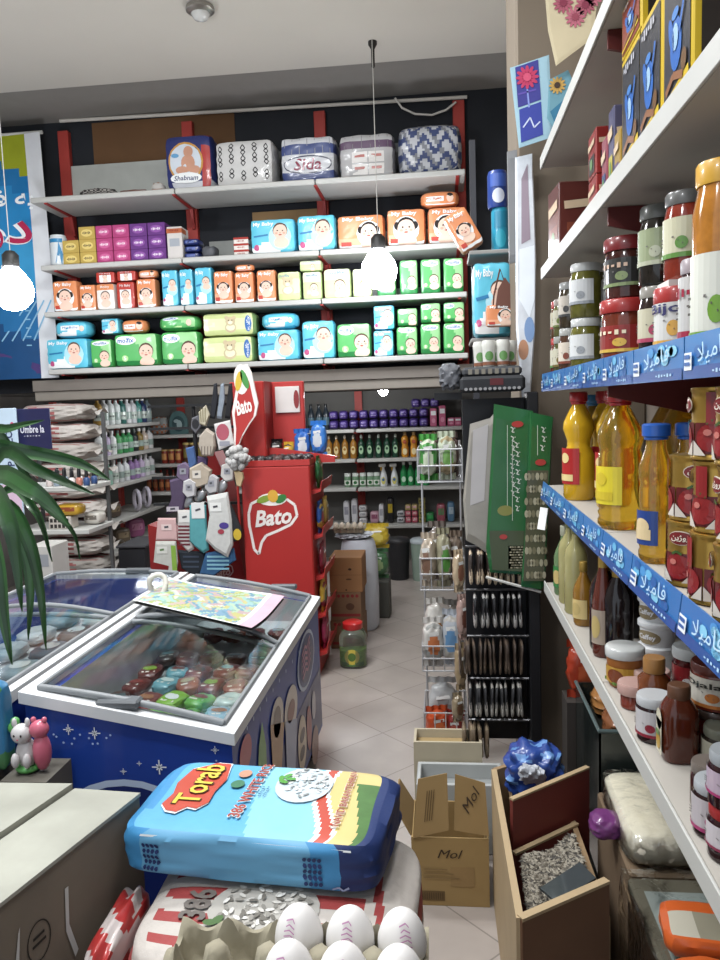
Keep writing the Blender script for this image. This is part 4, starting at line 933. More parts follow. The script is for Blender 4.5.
# slanted red chute under the chips bags
s0 = P(268, 470, Y=4.72); s1 = P(334, 425, Y=4.72)
MB().prism([(s0.x, bz), (s1.x, bz), (s1.x, bz+.04), (s0.x+.05, bz+.1), (s0.x, bz+.1)], 'Y', 4.70, 4.72, RED).build('chute_panel', t); MB().box(bx1-.03, 4.722, bz+.018, s1.x, 4.84, bz+.028, RED).build('ledge', t)
# tongue shaped header
Yh = 4.45
tp = [(233, 452), (234, 430), (232, 412), (235, 395), (238, 375), (242, 365), (247, 364), (251, 372), (255, 390), (258, 403), (256, 415), (249, 425), (242, 437), (236, 452)]
pp = [P(u, v, Y=Yh) for u, v in tp]
mb = MB().prism([(p.x, p.z) for p in pp], 'Y', Yh, Yh+.02, pl('e2d6d0'))
cxx = sum(p.x for p in pp)/len(pp); czz = sum(p.z for p in pp)/len(pp)
g = G(mb, plane((cxx, Yh, czz), (1, 0, 0), (0, 0, 1)))
g.poly([((p.x-cxx)*.78, (p.z-czz)*.8-.02) for p in pp], RED, 1)
g.disc(-.005, .16, .045, .09, pl('e2d6d0'), 2); g.disc(-.02, .15, .02, .06, pl('c9a82a'), 3, 12, rot=-.2); g.disc(.016, .16, .02, .06, pl('3f8a3a'), 3, 12, rot=.3); g.text('Bato', .0, .0, .1, .09, pl('e8ded8'), 3, rot=.25, bold=.03, shear=.3)
mb.tube([(pp[0].x+.01-0, Yh+.03, bz-.35), (pp[0].x+.01, Yh+.03, pp[0].z+.05)], .008, RED, 8)
o = mb.build('header_sign', t); o['label'] = 'tongue shaped red header with white outline'
# dark wrapped sweets on the tray
rnd = random.Random(5)
for i in range(14):
    se = SE(.085, .06, .065, 2.4, .08, 8, i); m = MB().at(0, 0, .033); se.mesh(m, mat(['221a1c', '2e2224', '191518', '4a3230'][i % 4], .3, coat=.5), 6); G(m, se.front).line([(-.02, 0), (.02, .004)], .012, pl('8a7f7a'))
    o = m.build('wrapped_sweet'); o.location = (bx0+.06+(i % 7)*.055, Yb+.06+(i//7)*.1, bz+.001); o.rotation_euler.z = rnd.uniform(-.35, .35)
    tag(o, f"dark wrapped sweet on the red tray, {ORD[i % 7]} from the left in the {('front', 'back')[i//7]} row", 'sweet', 'dark wrapped sweets')
def bag(w, h, d, c, c2, c3=None, seed=0, name='snack_bag'):
    se = SE(w, d, h*.86, 2.8, .05, 7, seed); m = MB().at(0, 0, h/2)
    se.mesh(m, lambda ax, s, a, b: pl(c2) if (ax == 1 and a*a+(b+.1)**2 < .35) else (pl(c3) if c3 and b < -.45 else mat(c, .3, coat=.5, var=.2)), 10)
    G(m, se.front).line([(-w*.25, h*.22), (w*.25, h*.25)], h*.09, pl('d8d8d4'), 2)
    for z in (-h/2+.0, h/2-.03):
        m.sheet(lambda u, v: ((u-.5)*w*.92, .006*math.sin(u*20), z+v*.03+.0), 16, 1, mat(c, .35, var=.2))
    return m.build(name)
for i, (u, v, Y, w, h, c, c2, c3, rz, lab) in enumerate((
    (276, 452, 4.78, .1, .15, '1d1a1c', '5a4030', None, .2, 'black snack bag on the red stand beside the yellow one'),
    (289, 455, 4.77, .075, .13, 'c9a02c', '3a2a1c', '1c1a1c', -.3, 'yellow and black snack bag on top of the red stand'),
    (302, 440, 4.795, .11, .21, '2b62b4', 'c9ccd2', None, .2, 'blue crisps bag on top of the red stand, left one'),
    (319, 446, 4.79, .115, .23, '2f74c8', 'c2c8d0', None, -.2, 'blue crisps bag on top of the red stand, right one'))):
    p = P(u, v, Y=Y); o = bag(w, h, .07, c, c2, c3, i); o.location = (p.x, Y, bz+(.002 if u < 310 else .03)); o.rotation_euler.z = rz; tag(o, lab, 'snack bag')
for i, (z, y, w, h, c, c2, c3, lab) in enumerate((
    (1.28, 4.68, .15, .2, '1c5a2c', '3f8a3a', None, 'dark green snack bag in the top side bin of the red stand'),
    (1.0, 4.66, .15, .2, '24509a', 'c43a3a', 'c9a23a', 'blue snack bag with red print in a side bin of the red stand'),
    (1.0, 4.86, .15, .2, 'c2a24a', '8a6a2a', None, 'yellow tan snack bag behind the blue one in a side bin'),
    (.74, 4.68, .15, .19, '8a2a3a', 'a84a5a', None, 'dark pink snack bag in the middle side bin of the red stand'),
    (.5, 4.66, .15, .2, 'c9a030', '2a6a3a', '8a2a3a', 'yellow snack bag in the fourth side bin of the red stand'),
    (.26, 4.68, .15, .2, 'a8325a', 'c9607a', None, 'magenta snack bag in the lowest side bin of the red stand'))):
    o = bag(w, h, .04, c, c2, c3, i+5); o.location = (bx1+.025, y, z-.097); o.rotation_euler.z = PI/2; tag(o, lab, 'snack bag')
# second, lower red stand behind the socks
sx0, sx1 = P(150, 560, Y=4.75).x, bx0-.012
t = thing('snack_stand', 'darker red stand with a curved top edge behind the hanging socks', 'display stand')
z_ = lambda u, v: P(u, v, Y=4.75)
prf = [(sx0, 0), (sx1, 0)]+[(z_(u, v).x, z_(u, v).z) for u, v in ((238, 535), (230, 500), (222, 470), (214, 452))]
prf = [(min(x, sx1), z) for x, z in prf]+[(z_(207, 455).x, z_(207, 455).z), (z_(205, 540).x, z_(205, 540).z), (sx0, .95)]
mb = MB().prism(prf, 'Y', 4.75, 4.95, RED2); p = P(222, 572, Y=4.75); g = G(mb, plane((p.x, 4.75, p.z), (1, 0, 0), (0, 0, 1))); bato(g, 0, 0, .15, RED2, 1, 'c9a8a4'); mb.build('body', t)
# ---------------------------------------------------------------- sock display
t = thing('sock_rack', 'slim black display pole with cross bars that carry socks and gloves', 'rack', (0, 0, 0))
pc = P(196, 500, Y=4.55); BLK = mat('1c1c1e', .4)
MB().tube([(pc.x, 4.6, .02), (pc.x, 4.6, 1.72)], .014, BLK).build('pole', t)
MB().lathe([(.13, 0), (.13, .015), (.02, .03)], BLK, 20).at().build('base', t, (pc.x, 4.6, 0))
barz = [P(200, v, Y=4.5).z for v in (405, 428, 478, 505)]
for z in barz: MB().box(pc.x-.28, 4.56, z-.008, pc.x+.3, 4.585, z+.008, BLK).build('cross_bar', t)
def flat(poly, c, th=.02, name='sock', Y=4.5, extra=None, lab='', cat='', grp=None):
    """hung soft good from a pixel outline at depth Y"""
    pts = [P(u, v, Y=Y) for u, v in poly]; cx = sum(p.x for p in pts)/len(pts); cz = sum(p.z for p in pts)/len(pts)
    mb = MB(); n = len(pts); loc = [(p.x-cx, p.z-cz) for p in pts]
    rings = [(.86, -th/2), (1, -th/5), (1, th/5), (.86, th/2)]; vs = []; fs = []
    for k, y in rings: vs += [(x*k, y, z*k) for x, z in loc]
    for j in range(3): fs += [(j*n+i, j*n+(i+1) % n, (j+1)*n+(i+1) % n, (j+1)*n+i) for i in range(n)]
    fs += [tuple(range(n))[::-1], tuple(3*n+i for i in range(n))]
    mb.add(vs, fs, c)
    if extra: extra(G(mb, plane((0, -th/2, 0), (1, 0, 0), (0, 0, 1))), lambda u, v: (P(u, v, Y=Y).x-cx, P(u, v, Y=Y).z-cz))
    o = mb.build(name, None, (cx, Y, cz)); return tag(o, lab, cat, grp)
SG = 'sock packs on the display'
cl = lambda h: mat(h, .85, var=.15, scale=40)
def stripes(n, c, u0, u1, v0, v1):
    def f(g, q):
        for i in range(n):
            v = v0+(v1-v0)*i/(n-1); a = q(u0, v); b = q(u1, v); g.line([a, b], .012, cl(c), 1)
    return f
def card(u0, v0, u1, v1, c, dk='4a4a50'):
    def f(g, q):
        a = q(u0, v1); b = q(u1, v0); g.rect(a[0], a[1], b[0], b[1], pa(c), 2); g.line([((a[0]*.7+b[0]*.3), (a[1]+b[1])/2), ((a[0]*.3+b[0]*.7), (a[1]*.4+b[1]*.6))], .012, pa(dk), 3)
    return f
def both(*fs):
    def f(g, q):
        for h in fs: h(g, q)
    return f
sk = lambda u0, u1, v0, v1, tx: [(u0, v0), (u1, v0), (u1+1, (v0+v1)/2), (u1+tx, v1-3), (u1+tx-5, v1), ((u0+u1)/2-2, v1-6), (u0, v1-12)]
flat([(158, 518), (176, 518), (177, 540), (156, 540)], pa('c9a2a0'), .015, 'sock_card', 4.44, card(162, 524, 172, 530, 'd8c0bc'), 'pink card of socks at the left of the sock display', 'sock pack', SG)
flat([(156, 541), (176, 541), (178, 562), (175, 580), (168, 583), (170, 566), (154, 562)], cl('b8b8b0'), .03, 'hanging_sock', 4.44, both(lambda g, q: g.line([q(174, 545), q(176, 575)], .03, cl('7fa83a'), 1), card(158, 546, 168, 553, 'd0d0c8', '5a7a4a')), 'white socks with a green edge below the pink card', 'sock pack', SG)
flat(sk(178, 192, 510, 552, 2), cl('bcb6b2'), .03, 'hanging_sock', 4.46, both(stripes(6, '6a2a34', 179, 191, 526, 544), card(180, 512, 191, 522, 'd6d4d0')), 'white socks with dark red stripes', 'sock pack', SG)
flat(sk(190, 206, 505, 553, 3), cl('4f9aa0'), .035, 'hanging_sock', 4.44, card(193, 502, 205, 518, 'd6d6d4'), 'turquoise socks with a white card between striped and white socks', 'sock pack', SG)
flat([(207, 496), (228, 492), (232, 520), (233, 545), (228, 557), (216, 550), (206, 540), (210, 515)], cl('c2c2be'), .04, 'hanging_sock', 4.42, both(card(211, 502, 222, 511, 'dcdcd8'), lambda g, q: g.disc(*q(225, 525), .03, .02, cl('4a3a8a'), 2), lambda g, q: g.disc(*q(222, 531), .02, .015, cl('a83a4a'), 3)), 'large white socks with a small blue figure', 'sock pack', SG)
flat([(229, 500), (234, 510), (242, 530), (241, 538), (234, 542), (231, 525)], cl('2a2a2e'), .03, 'hanging_sock', 4.44, lambda g, q: g.disc(*q(238, 534), .025, .035, cl('c9a82a'), 1), 'black and yellow socks at the right of the sock display', 'sock pack', SG)
flat([(178, 550), (205, 552), (208, 566), (196, 577), (182, 568)], cl('20262e'), .04, 'hanging_sock', 4.47, stripes(3, '3a4454', 184, 200, 556, 566), 'dark navy socks below the turquoise ones', 'sock pack', SG)
flat([(206, 553), (234, 548), (236, 560), (214, 576), (200, 574)], cl('2f5a86'), .04, 'hanging_sock', 4.45, stripes(4, '7ab0c4', 208, 230, 556, 568), 'blue patterned socks below the large white socks', 'sock pack', SG)
flat([(170, 480), (183, 476), (188, 492), (184, 510), (166, 514), (172, 498)], cl('4d3f58'), .04, 'cloth_bag', 4.5, card(168, 506, 180, 511, 'b0a8b0'), 'dark purple cloth hanging left of the spoons', 'cloth')
for i, (u, v) in enumerate(((188, 502), (200, 496), (212, 490), (222, 487))):
    p = P(u, v, Y=4.5); m = MB().ell((0, 0, 0), (.03, .012, .045), mat('a8a8aa', .3, .7)).tube([(0, 0, .04), (.02, .01, .1)], .006, mat('8a8a8c', .3, .7), 6)
    o = m.build('spoon', None, tuple(p)); o.rotation_euler = (0, .7, 0); tag(o, f"silvery spoon hanging above the socks, {ORD[i]} from the left", 'spoon', 'silvery spoons above the socks')
flat([(190, 468), (202, 462), (212, 470), (210, 484), (198, 488), (190, 482)], cl('a89a88'), .05, 'glove', 4.48, card(194, 470, 202, 478, 'c4bcb0'), 'beige bundle hanging left of the scourer', 'bundle')
flat([(186, 448), (194, 446), (197, 464), (190, 470)], cl('3f5a8a'), .03, 'packet', 4.5, None, 'small blue packet hanging left of the gloves', 'packet')
flat([(200, 436), (207, 428), (215, 434), (216, 446), (213, 456), (203, 456), (199, 446)], cl('a89c8e'), .05, 'glove', 4.46, lambda g, q: [g.line([q(203+i*3, 446), q(203+i*3, 455)], .006, cl('6a5f56'), 1) for i in range(4)], 'beige ribbed glove hanging above the socks', 'glove')
flat([(198, 456), (208, 458), (206, 476), (197, 478)], cl('4a3d62'), .03, 'packet', 4.5, None, 'dark purple packet under the beige glove', 'packet')
flat([(214, 424), (230, 420), (234, 444), (219, 450)], pa('c4c0be'), .012, 'card_pack', 4.44, both(lambda g, q: g.disc(*q(223, 432), .04, .05, pl('a84a5a'), 1), lambda g, q: g.rect(q(220, 446)[0], q(220, 446)[1], q(230, 441)[0], q(230, 441)[1], pa('8a8a94'), 2)), 'white card with pink print hanging by the red stand', 'card')
flat([(199, 412), (206, 405), (210, 415), (206, 426), (200, 424)], cl('b0a890'), .03, 'brush', 4.48, lambda g, q: [g.line([q(201+i*2.5, 408), q(202+i*2, 422)], .005, cl('6a5f40'), 1) for i in range(3)], 'straw coloured brush head hanging at the top of the display', 'brush')
flat([(192, 418), (199, 415), (202, 426), (196, 434), (191, 428)], cl('5a5a60'), .02, 'metal_ring', 4.5, lambda g, q: g.disc(*q(196, 424), .022, .03, cl('26262a'), 1), 'grey ring shaped strainer hanging left of the brush', 'strainer')
for i, (u, w_) in enumerate(((214, 'left'), (221, 'middle'), (229, 'right'))):
    flat([(u-4, 418), (u, 384), (u+3, 383), (u+4, 400), (u+1, 419)], cl(('22242a', '7a8490', '1c1c20')[i]), .025, 'umbrella', 4.52, None, f"{('black', 'grey', 'black')[i]} folded umbrella, {w_} of three hanging by the red header", 'umbrella', 'folded umbrellas')
for i, (u0, v0, c, lab) in enumerate(((184, 478, 'b4b2b4', 'white sponge pack hanging left among the spoons'), (206, 474, 'a8a6a8', 'grey white sponge pack hanging above the large white socks'), (222, 462, 'bcb8b4', 'pale sponge pack hanging at the red stand edge'), (178, 462, '6a5a74', 'dull purple sponge pack hanging at the upper left of the socks'))):
    flat([(u0, v0+3), (u0+7, v0), (u0+13, v0+4), (u0+12, v0+18), (u0+4, v0+20), (u0-1, v0+14)], cl(c), .04, 'sponge_pack', 4.47+.01*i, card(u0+3, v0+6, u0+9, v0+12, '8a8a92'), lab, 'sponge pack', 'hanging sponge packs')
p = P(238, 458, Y=4.38); m = MB(); rnd = random.Random(3)
for i in range(40):
    a, b = rnd.uniform(0, 2*PI), rnd.uniform(-1, 1); r = .062; c_ = math.sqrt(1-b*b)
    v = Vector((r*c_*math.cos(a), r*c_*math.sin(a)*.7, r*b)); m.at(*v).ell((0, 0, 0), (.02, .02, .02), mat('aaa8a6', .7, var=.3, scale=60), 7, 5)
m.at().ell((0, 0, 0), (.055, .04, .055), mat('8f8d8b', .8))
tag(m.build('scourer', None, tuple(p)), 'round fluffy grey scourer hanging by the red stand', 'scourer')
flat([(234, 470), (243, 472), (244, 478), (241, 487), (237, 486)], pa('b8a078'), .03, 'hanging_brush', 4.38, None, 'wooden handled brush hanging under the scourer', 'brush')
# ================================================================ goods along the aisle behind
cb = mat('94673f', .8, var=.12, scale=5); cb2 = mat('7a5a40', .8, var=.12, scale=5)
for i, (z0, z1, x0, x1, c, nm) in enumerate(((0, .2, 329, 362, cb2, 'bottom'), (.201, .40, 330, 361, cb2, 'middle'), (.401, .645, 330, 363, cb, 'top'))):
    a, b = P(x0, 600, Y=5.1).x+.002, P(x1, 600, Y=5.1).x
    mb = MB().box(a, 5.1, z0, b, 5.38, z1, c, .004); g = G(mb, plane(((a+b)/2, 5.1, (z0+z1)/2), (1, 0, 0), (0, 0, 1)))
    if i < 2:
        for q in range(6): g.disc(-.08+q*.032, .075, .012, .012, pa('8a2a28'), 1, 8)
        g.line([(-.1, -.06), (.1, -.06)], .02, pa('8a2a28'))
        if i: g.disc(.03, 0, .03, .025, pa('5a3a28'), 1)
    else:
        g.disc(.03, .04, .012, .008, pa('3a2418')); g.line([(-.11, .0), (.11, .0)], .002, pa('6a4428')); g.line([(0, -.11), (0, -.1)], .01, pa('3a2418')); g.disc(.02, -.03, .02, .006, pa('5a3a24'))
    tag(mb.build('carton'), f"{'plain brown carton' if i == 2 else 'brown carton with red print'}, {nm} of the stack beside the red stand", 'carton', 'cartons beside the red stand')
p = P(345, 664, Y=4.72)
t = thing('candy_jar', 'clear jar of green sweets with a red lid on the floor before the cartons', 'jar', (p.x+.05, 4.78, 0))
m = MB().lathe([(.08, 0), (.088, .01), (.088, .2), (.07, .235), (.055, .25)], mat('b9c4b4', .1, trans=.9), 20, pw=3)
g = G(m, cyl(.089, 0)); g.disc(0, .08, .05, .05, pl('c9b23a')); g.disc(0, .08, .025, .028, pl('4a6a2a'), 2); g.rect(-.08, .02, .08, .045, pl('4f7a3a'), 1, 8); m.build('body', t)
MB().lathe([(.07, .0), (.07, .1), (.03, .105)], mat('6f9a34', .5, var=.5, scale=60), 14).build('sweets', t, (0, 0, .012))
MB().lathe([(.062, .245), (.066, .25), (.066, .285), (.05, .295)], pl('c42020'), 20).build('lid', t)
p = P(352, 633, Y=5.6)
m = MB(); xx = P(378.5, 600, Y=5.58).x-.14
m.at(xx, 5.6, 0).lathe([(.12, 0), (.14, .03), (.145, .3), (.14, .58), (.125, .66), (.11, .69)], mat('b9bdc6', .6, bump=.5, scale=12, var=.06), 24)
tag(m.build('flour_sack'), 'tall round white sack standing behind the cartons', 'sack')
# white cloth bag and egg tray on top
m = MB(); SE(.3, .24, .05, 3, .08, 8, 2).mesh(m.at(0, 0, .025), mat('c2c6ce', .6, bump=.4), 12)
tag(m.build('white_bag', None, (xx-.03, 5.6, .692)), 'white plastic bag lying on the tall white sack', 'bag')
def eggtray(nx, ny, pit, h, m):
    mb = MB(); n = 10
    def f(u, v):
        x, y = u*nx, v*ny; a = math.cos(2*PI*x)*.5+.5; b = math.cos(2*PI*y)*.5+.5
        z = h*max(.0, min(1, (a*b)*1.5 if (0.02 < u < .98 and .02 < v < .98) else .55+.25*a*b)); 
        return ((u-.5)*nx*pit, (v-.5)*ny*pit, z+.004)
    mb.sheet(f, nx*n, ny*n, m); mb.sheet(lambda u, v: tuple(Vector(f(u, v))-Vector((0, 0, .004))), nx*n, ny*n, m); return mb
TR = mat('a39a86', .9, var=.12, scale=20, bump=.3)
o = eggtray(5, 5, .046, .045, TR).build('egg_tray', None, (xx-.06, 5.6, .745)); tag(o, 'grey cardboard egg tray on the white bag at the back of the aisle', 'egg tray')
fg = 0
for i in range(5):
    m = MB().lathe([(.001, 0), (.012, .003), (.02, .018), (.0205, .03), (.016, .047), (.007, .056), (.001, .058)], pa('c8bca8'), 12)
    o = m.build('egg', None, (xx-.06+(i-2)*.046, 5.6-.092, .77)); tag(o, f"egg in the far egg tray on the white sack, {ORD[i]} from the left", 'egg', 'eggs in the far tray')
for i, (u, v, Y, w, h, c, c2, lab) in enumerate(((377, 552, 5.75, .2, .2, 'b59a24', 'c9b84a', 'yellow bag standing behind the white sack'), (380, 585, 5.8, .18, .3, '3f5a3a', '8aa06a', 'green bag standing under the yellow one behind the white sack'))):
    pass
zb_ = P(377, 560, Y=5.85).z
x_ = P(377, 560, Y=5.95).x
tag(MB().box(x_-.1, 5.84, 0, x_+.1, 6.05, .3, mat('4a4a44', .7), .01).build('low_stool'), 'low dark stool behind the tall white sack', 'stool')
o = bag(.2, .24, .12, '3f6a44', '8aa06a', None, 3); o.location = (x_+.0, 5.95, .302); tag(o, 'green bag on the stool behind the white sack', 'bag')
o = bag(.22, .2, .12, 'b89c22', 'd0bc50', None, 4); o.location = (x_, 5.95, .545); tag(o, 'yellow bag on top of the green bag behind the white sack', 'bag')
def tub(r, h, c, lidc, lab, u, Y, nm='barrel'):
    p = P(u, 560, Y=Y); t = thing(nm, lab, 'barrel', (p.x, Y, 0))
    MB().lathe([(r*.86, 0), (r*.88, .01), (r, h*.9), (r, h)], mat(c, .5), 24).build('body', t)
    MB().lathe([(r*1.06, h), (r*1.06, h+.025), (r*.9, h+.04), (.001, h+.045)], mat(lidc, .4), 24).build('lid', t)
tub(.104, .36, '8f9a90', 'a8acae', 'pale green barrel with grey lid behind the black barrel', 380, 7.45)
tub(.104, .36, '222225', '2a2a2c', 'black barrel under the alcove shelf', 399, 7.2)
tub(.104, .36, '7f9284', '9ca6aa', 'grey green barrel with pale lid at the right end of the aisle', 422, 7.15)
tub(.104, .36, '8a9a90', 'a0aab2', 'grey green barrel half hidden by the wire baskets', 437, 7.45)
# ================================================================ right-hand grocery shelving
RX = .36; RB = .80; ry0, ry1 = .5, 2.8
RZ = [1.02, 1.38, 1.765, 2.145, 2.52]
t = thing('grocery_shelving', 'long white metal shelving with blue price strips along the right wall', 'shelving')
und = mat('a9a39a', .5, var=.05)
for z in RZ:
    for a, b in ((ry0, 1.798), (1.802, ry1)):
        MB().box(RX, a, z-.03, RB, b, z, und, .004).build('shelf', t)
    MB().prism([(RB, z-.031), (RB, z-.16), (RB-.05, z-.16), (RX+.015, z-.07), (RX+.015, z-.031)], 'Y', 1.795, 1.805, mat('5a1c1a', .5)).build('bracket', t)
MB().box(RB+.002, ry0, .1, RB+.014, ry1, 2.95, mat('4d3a33', .7)).build('back_panel', t)
for y in (1.78, ry1-.045): MB().box(RB-.0, y, 0, RB+.002, y+.04, 2.95, mat('6a2420', .5)).build('post', t)
FAM = '\uFEFC\uFEF4\uFEE3\uFE8E\uFED3'
def strip(y0, y1, z, seed, tilt=.0):
    L_ = y1-y0-.006; m = MB(); h = .062
    cs = ['2f7fc4', '2a72b8', '3f95d0', '1f5fa8']
    m.box(-.003, 0, -h, 0, L_, 0, pl('2a6fb4'))
    S = plane((-.003, L_/2, -h/2), (0, -1, 0), (0, 0, 1)); g = G(m, S); rnd = random.Random(seed)
    for i in range(7): g.disc(rnd.uniform(-.4, .4)*L_, rnd.uniform(-.2, .35)*h, L_*.07, h*.14, pl(rnd.choice(['5fb0dc', '7cc4e4', '1f5fa8', '3f8fd0'])), 1, 10)
    g.rect(-L_*.5, -h*.5, L_*.5, -h*.22, pl('1d4f98'), 2)
    g.text(FAM, L_*.04, h*.08, L_*.5, h*.5, pl('b4d8ee'), 3, bold=0, rot=.08)
    g.rect(-L_*.46, -h*.3, -L_*.32, h*.1, pl('e4ecf2'), 3); g.line([(-L_*.44, 0), (-L_*.34, 0)], h*.1, pl('2a5fa8'), 4); g.line([(-L_*.44, -h*.16), (-L_*.34, -h*.16)], h*.08, pl('2a5fa8'), 4)
    g.text('FAMILA', L_*.2, -h*.36, L_*.32, h*.12, pl('a9d0ee'), 3)
    o = m.build('price_strip', t); o.location = (RX-.004, y0, z+.015); o.rotation_euler = (0, tilt, 0); return o
for z, seq in ((1.765, 0), (1.38, 1)):
    y = 2.795; i = 0
    while y > .75:
        L_ = .24+.03*((i*7) % 3); strip(y-L_, y, z, i+seq*20, .12 if seq else .0); y -= L_; i += 1
for z in (1.02, 2.145, 2.52): MB().box(RX-.006, ry0, z-.034, RX-.001, ry1, z+.006, white, .001).build('shelf_edge', t)
m = MB(); m.box(-.002, -.02, -.08, 0, .02, 0, pa('d8d8d6')); o = m.build('price_tag', t); o.location = (RX-.004, 2.78, 1.30); o.rotation_euler = (0, .2, .6)
# ---------------------------------------------------------------- oil shelf
ZO = RZ[1]+.001
def oil(body, neck_r=.016, h=.33, r=.044, cap='b3262a', lab=None, lab2=None, trans=0, waist=1, ribs=0, lz=(.06, .15)):
    t = MB()
    prf = [(r*.86, 0), (r, .01), (r, h*.42), (r*(.74 if waist else 1), h*.5), (r*(.74 if waist else 1), h*.55), (r*1.0, h*.66), (r*.96, h*.72), (r*.6, h*.83), (neck_r*1.05, h*.88), (neck_r, h*.93)]
    if ribs:
        prf = [(r*.86, 0), (r, .01)]
        for i in range(6): z = .02+i*h*.055; prf += [(r, z), (r*.93, z+h*.022)]
        prf += [(r*.95, h*.42), (r*.95, h*.54), (r*.88, h*.56), (r*1.0, h*.63), (r*.98, h*.7), (r*.6, h*.82), (neck_r*1.05, h*.88), (neck_r, h*.93)]
    t.lathe(prf, mat(body, .1, trans=trans, var=.04, coat=.4), 24, pw=2.2)
    e = bpy.data.objects.new('oil_bottle', None); COL.objects.link(e); e.empty_display_size = .05
    t.build('body', e)
    if lab:
        m = MB(); g = G(m, cyl(r*1.045, 0, PI*1.15)); w = r*1.0
        g.rect(-w, lz[0], w, lz[1], pl(lab), 1, 10); g.rect(-w*.6, lz[0]+.01, w*.6, lz[0]+.03, pl(lab2 or 'd8b030'), 2, 6); g.disc(0, lz[1]-.03, .016, .016, pl(lab2 or 'd8d0c0'), 2)
        m.build('printed_label', e)
    MB().lathe([(neck_r*1.25, h*.885), (neck_r*1.3, h*.9), (neck_r*1.25, h*.905), (neck_r*1.5, h*.912), (neck_r*1.5, h*.99), (neck_r*1.3, h)], pl(cap), 18).build('cap', e)
    return e
OG = 'oil bottles on the right-hand shelf'
yel = lambda: oil('d8a614', lab='b02020', lab2='d8c080', trans=.12, lz=(.05, .16), h=.33, r=.047, neck_r=.018)
for u, v, lab in ((572, 499, 'opaque yellow oil bottle with red cap, nearest the shelf end'), (596, 499, 'yellow oil bottle with red cap half hidden behind the large golden bottle'), (605, 505, 'yellow oil bottle with red label directly left of the large golden bottle')):
    p = P(u, v, Z=ZO); x = p.x
    if u == 596: p = Vector((.50, 2.45, ZO))
    if u == 605: p = Vector((.47, 2.18, ZO))
    put('yel', yel, (max(p.x, RX+.052), p.y, ZO), lab, 'oil bottle', OG)
gold = lambda: oil('f2c430', lab='d8c420', lab2='c9b020', trans=.85, waist=1, ribs=1, h=.33, r=.052, neck_r=.02, lz=(.06, .15))
p = P(623, 529, Z=ZO); put('gold', gold, (max(p.x, RX+.055), p.y+.03, ZO), 'large clear golden oil bottle with ribbed sides at the shelf front', 'oil bottle', OG)
for i, (x, y) in enumerate(((.66, 2.2), (.58, 2.05), (.70, 1.95), (.56, 1.88), (.67, 1.71), (.55, 1.66), (.68, 1.58), (.58, 1.53), (.66, 1.40))):
    put('gold2', lambda: oil('e8b838', lab='9a1f1f', trans=.75, h=.325, r=.05, neck_r=.02), (x, y, ZO), f"red capped golden oil bottle in the back row, {ORD[i]} from the far end", 'oil bottle', OG)
bl = lambda: oil('e8b838', cap='1f56b0', lab='21408c', lab2='d8c090', trans=.8, ribs=1, h=.262, r=.031, neck_r=.017, lz=(.035, .1))
p = P(646, 561, Z=ZO); put('bl', bl, (max(p.x, RX+.036), p.y, ZO), 'blue capped oil bottle with a navy label in front of the cans', 'oil bottle', OG)
put('bl', bl, (.455, 1.475, ZO), 'blue capped oil bottle behind the first blue capped one', 'oil bottle', OG)
put('cy', lambda: oil('e8b838', cap='3f9fc4', lab='c9d8c4', lab2='5a9a4a', trans=.8, ribs=1, h=.27, r=.036, neck_r=.016, lz=(.03, .1)), (.45, 1.385, ZO), 'oil bottle with a pale blue cap tucked behind the tomato cans', 'oil bottle', OG)
put('bl2', lambda: oil('8a6a20', cap='2a6a9a', lab='2a408c', trans=.3, h=.32, r=.04), (.50, 2.62, ZO), 'dark blue capped bottle behind the nearest yellow oil bottle', 'oil bottle', OG)
ROZ = '\uFEE6\uFEF3\uFB8A\uFEED\uFEAD'
GOLD = mat('b08a3a', .28, .75, var=.1)
def tomcan():
    r, h = .038, .108; e = bpy.data.objects.new('tomato_paste_can', None); COL.objects.link(e)
    prf = [(r*.93, .0), (r, .002), (r, .006), (r*.96, .008)]
    for i in range(5): z = h*.55+i*.0075; prf += [(r*.965, z), (r*.945, z+.0035)]
    prf += [(r*.96, h-.008), (r, h-.005), (r, h-.001), (r*.93, h)]
    MB().lathe(prf, GOLD, 28).build('body', e)
    m = MB(); S = cyl(r*.972, 0, PI*1.25); g = G(m, S); rd = pl('8c1c1e')
    for q in range(4):
        x = -.105+q*.0565
        g.rect(x-.027, .01, x+.027, h*.52, pl('5c1416'), 1, 6); g.disc(x, .034, .023, .021, rd, 2, 14); g.disc(x-.006, .042, .006, .005, pl('c06a60'), 3, 8); g.line([(x-.008, .055), (x, .06), (x+.008, .055)], .004, pl('3a5a24'), 3)
        g.poly([(x-.027, .008), (x-.008, .008), (x-.027, .03)], pl('c9c0b4'), 3); g.poly([(x+.027, .008), (x+.008, .008), (x+.027, .03)], pl('c9c0b4'), 3)
        if q % 2 == 0:
            g.disc(x+.006, h*.76, .02, .012, pl('d8cdb8'), 3, 16); g.disc(x+.006, h*.76, .0185, .0105, pl('7a1a1c'), 4, 16); g.text(ROZ, x+.006, h*.76, .026, .011, pl('e4dccc'), 5, bold=.02)
        else: g.rect(x-.008, h*.5, x+.01, h*.93, rd, 3, 3)
    m.build('printed_label', e)
    return e
cans = [('bottom', 0), ('middle', 1), ('top', 2)]
base = [P(672, 581, Z=ZO), P(703, 597, Z=ZO), P(727, 616, Z=ZO)]
cx_ = [(.405, 1.3), (.406, 1.185), (.407, 1.085)]
for i, (x, y) in enumerate(cx_):
    for lv, k in cans:
        if i == 0 and k == 2: continue
        put('tomcan', tomcan, (x+(.004 if k == 1 else 0), y, ZO+k*.1085), f"tomato paste can, {lv} of the {('farthest', 'middle', 'nearest')[i]} front column", 'tomato paste can', 'tomato paste cans', rz=(i*2.1+k*1.3)*.4-.3)
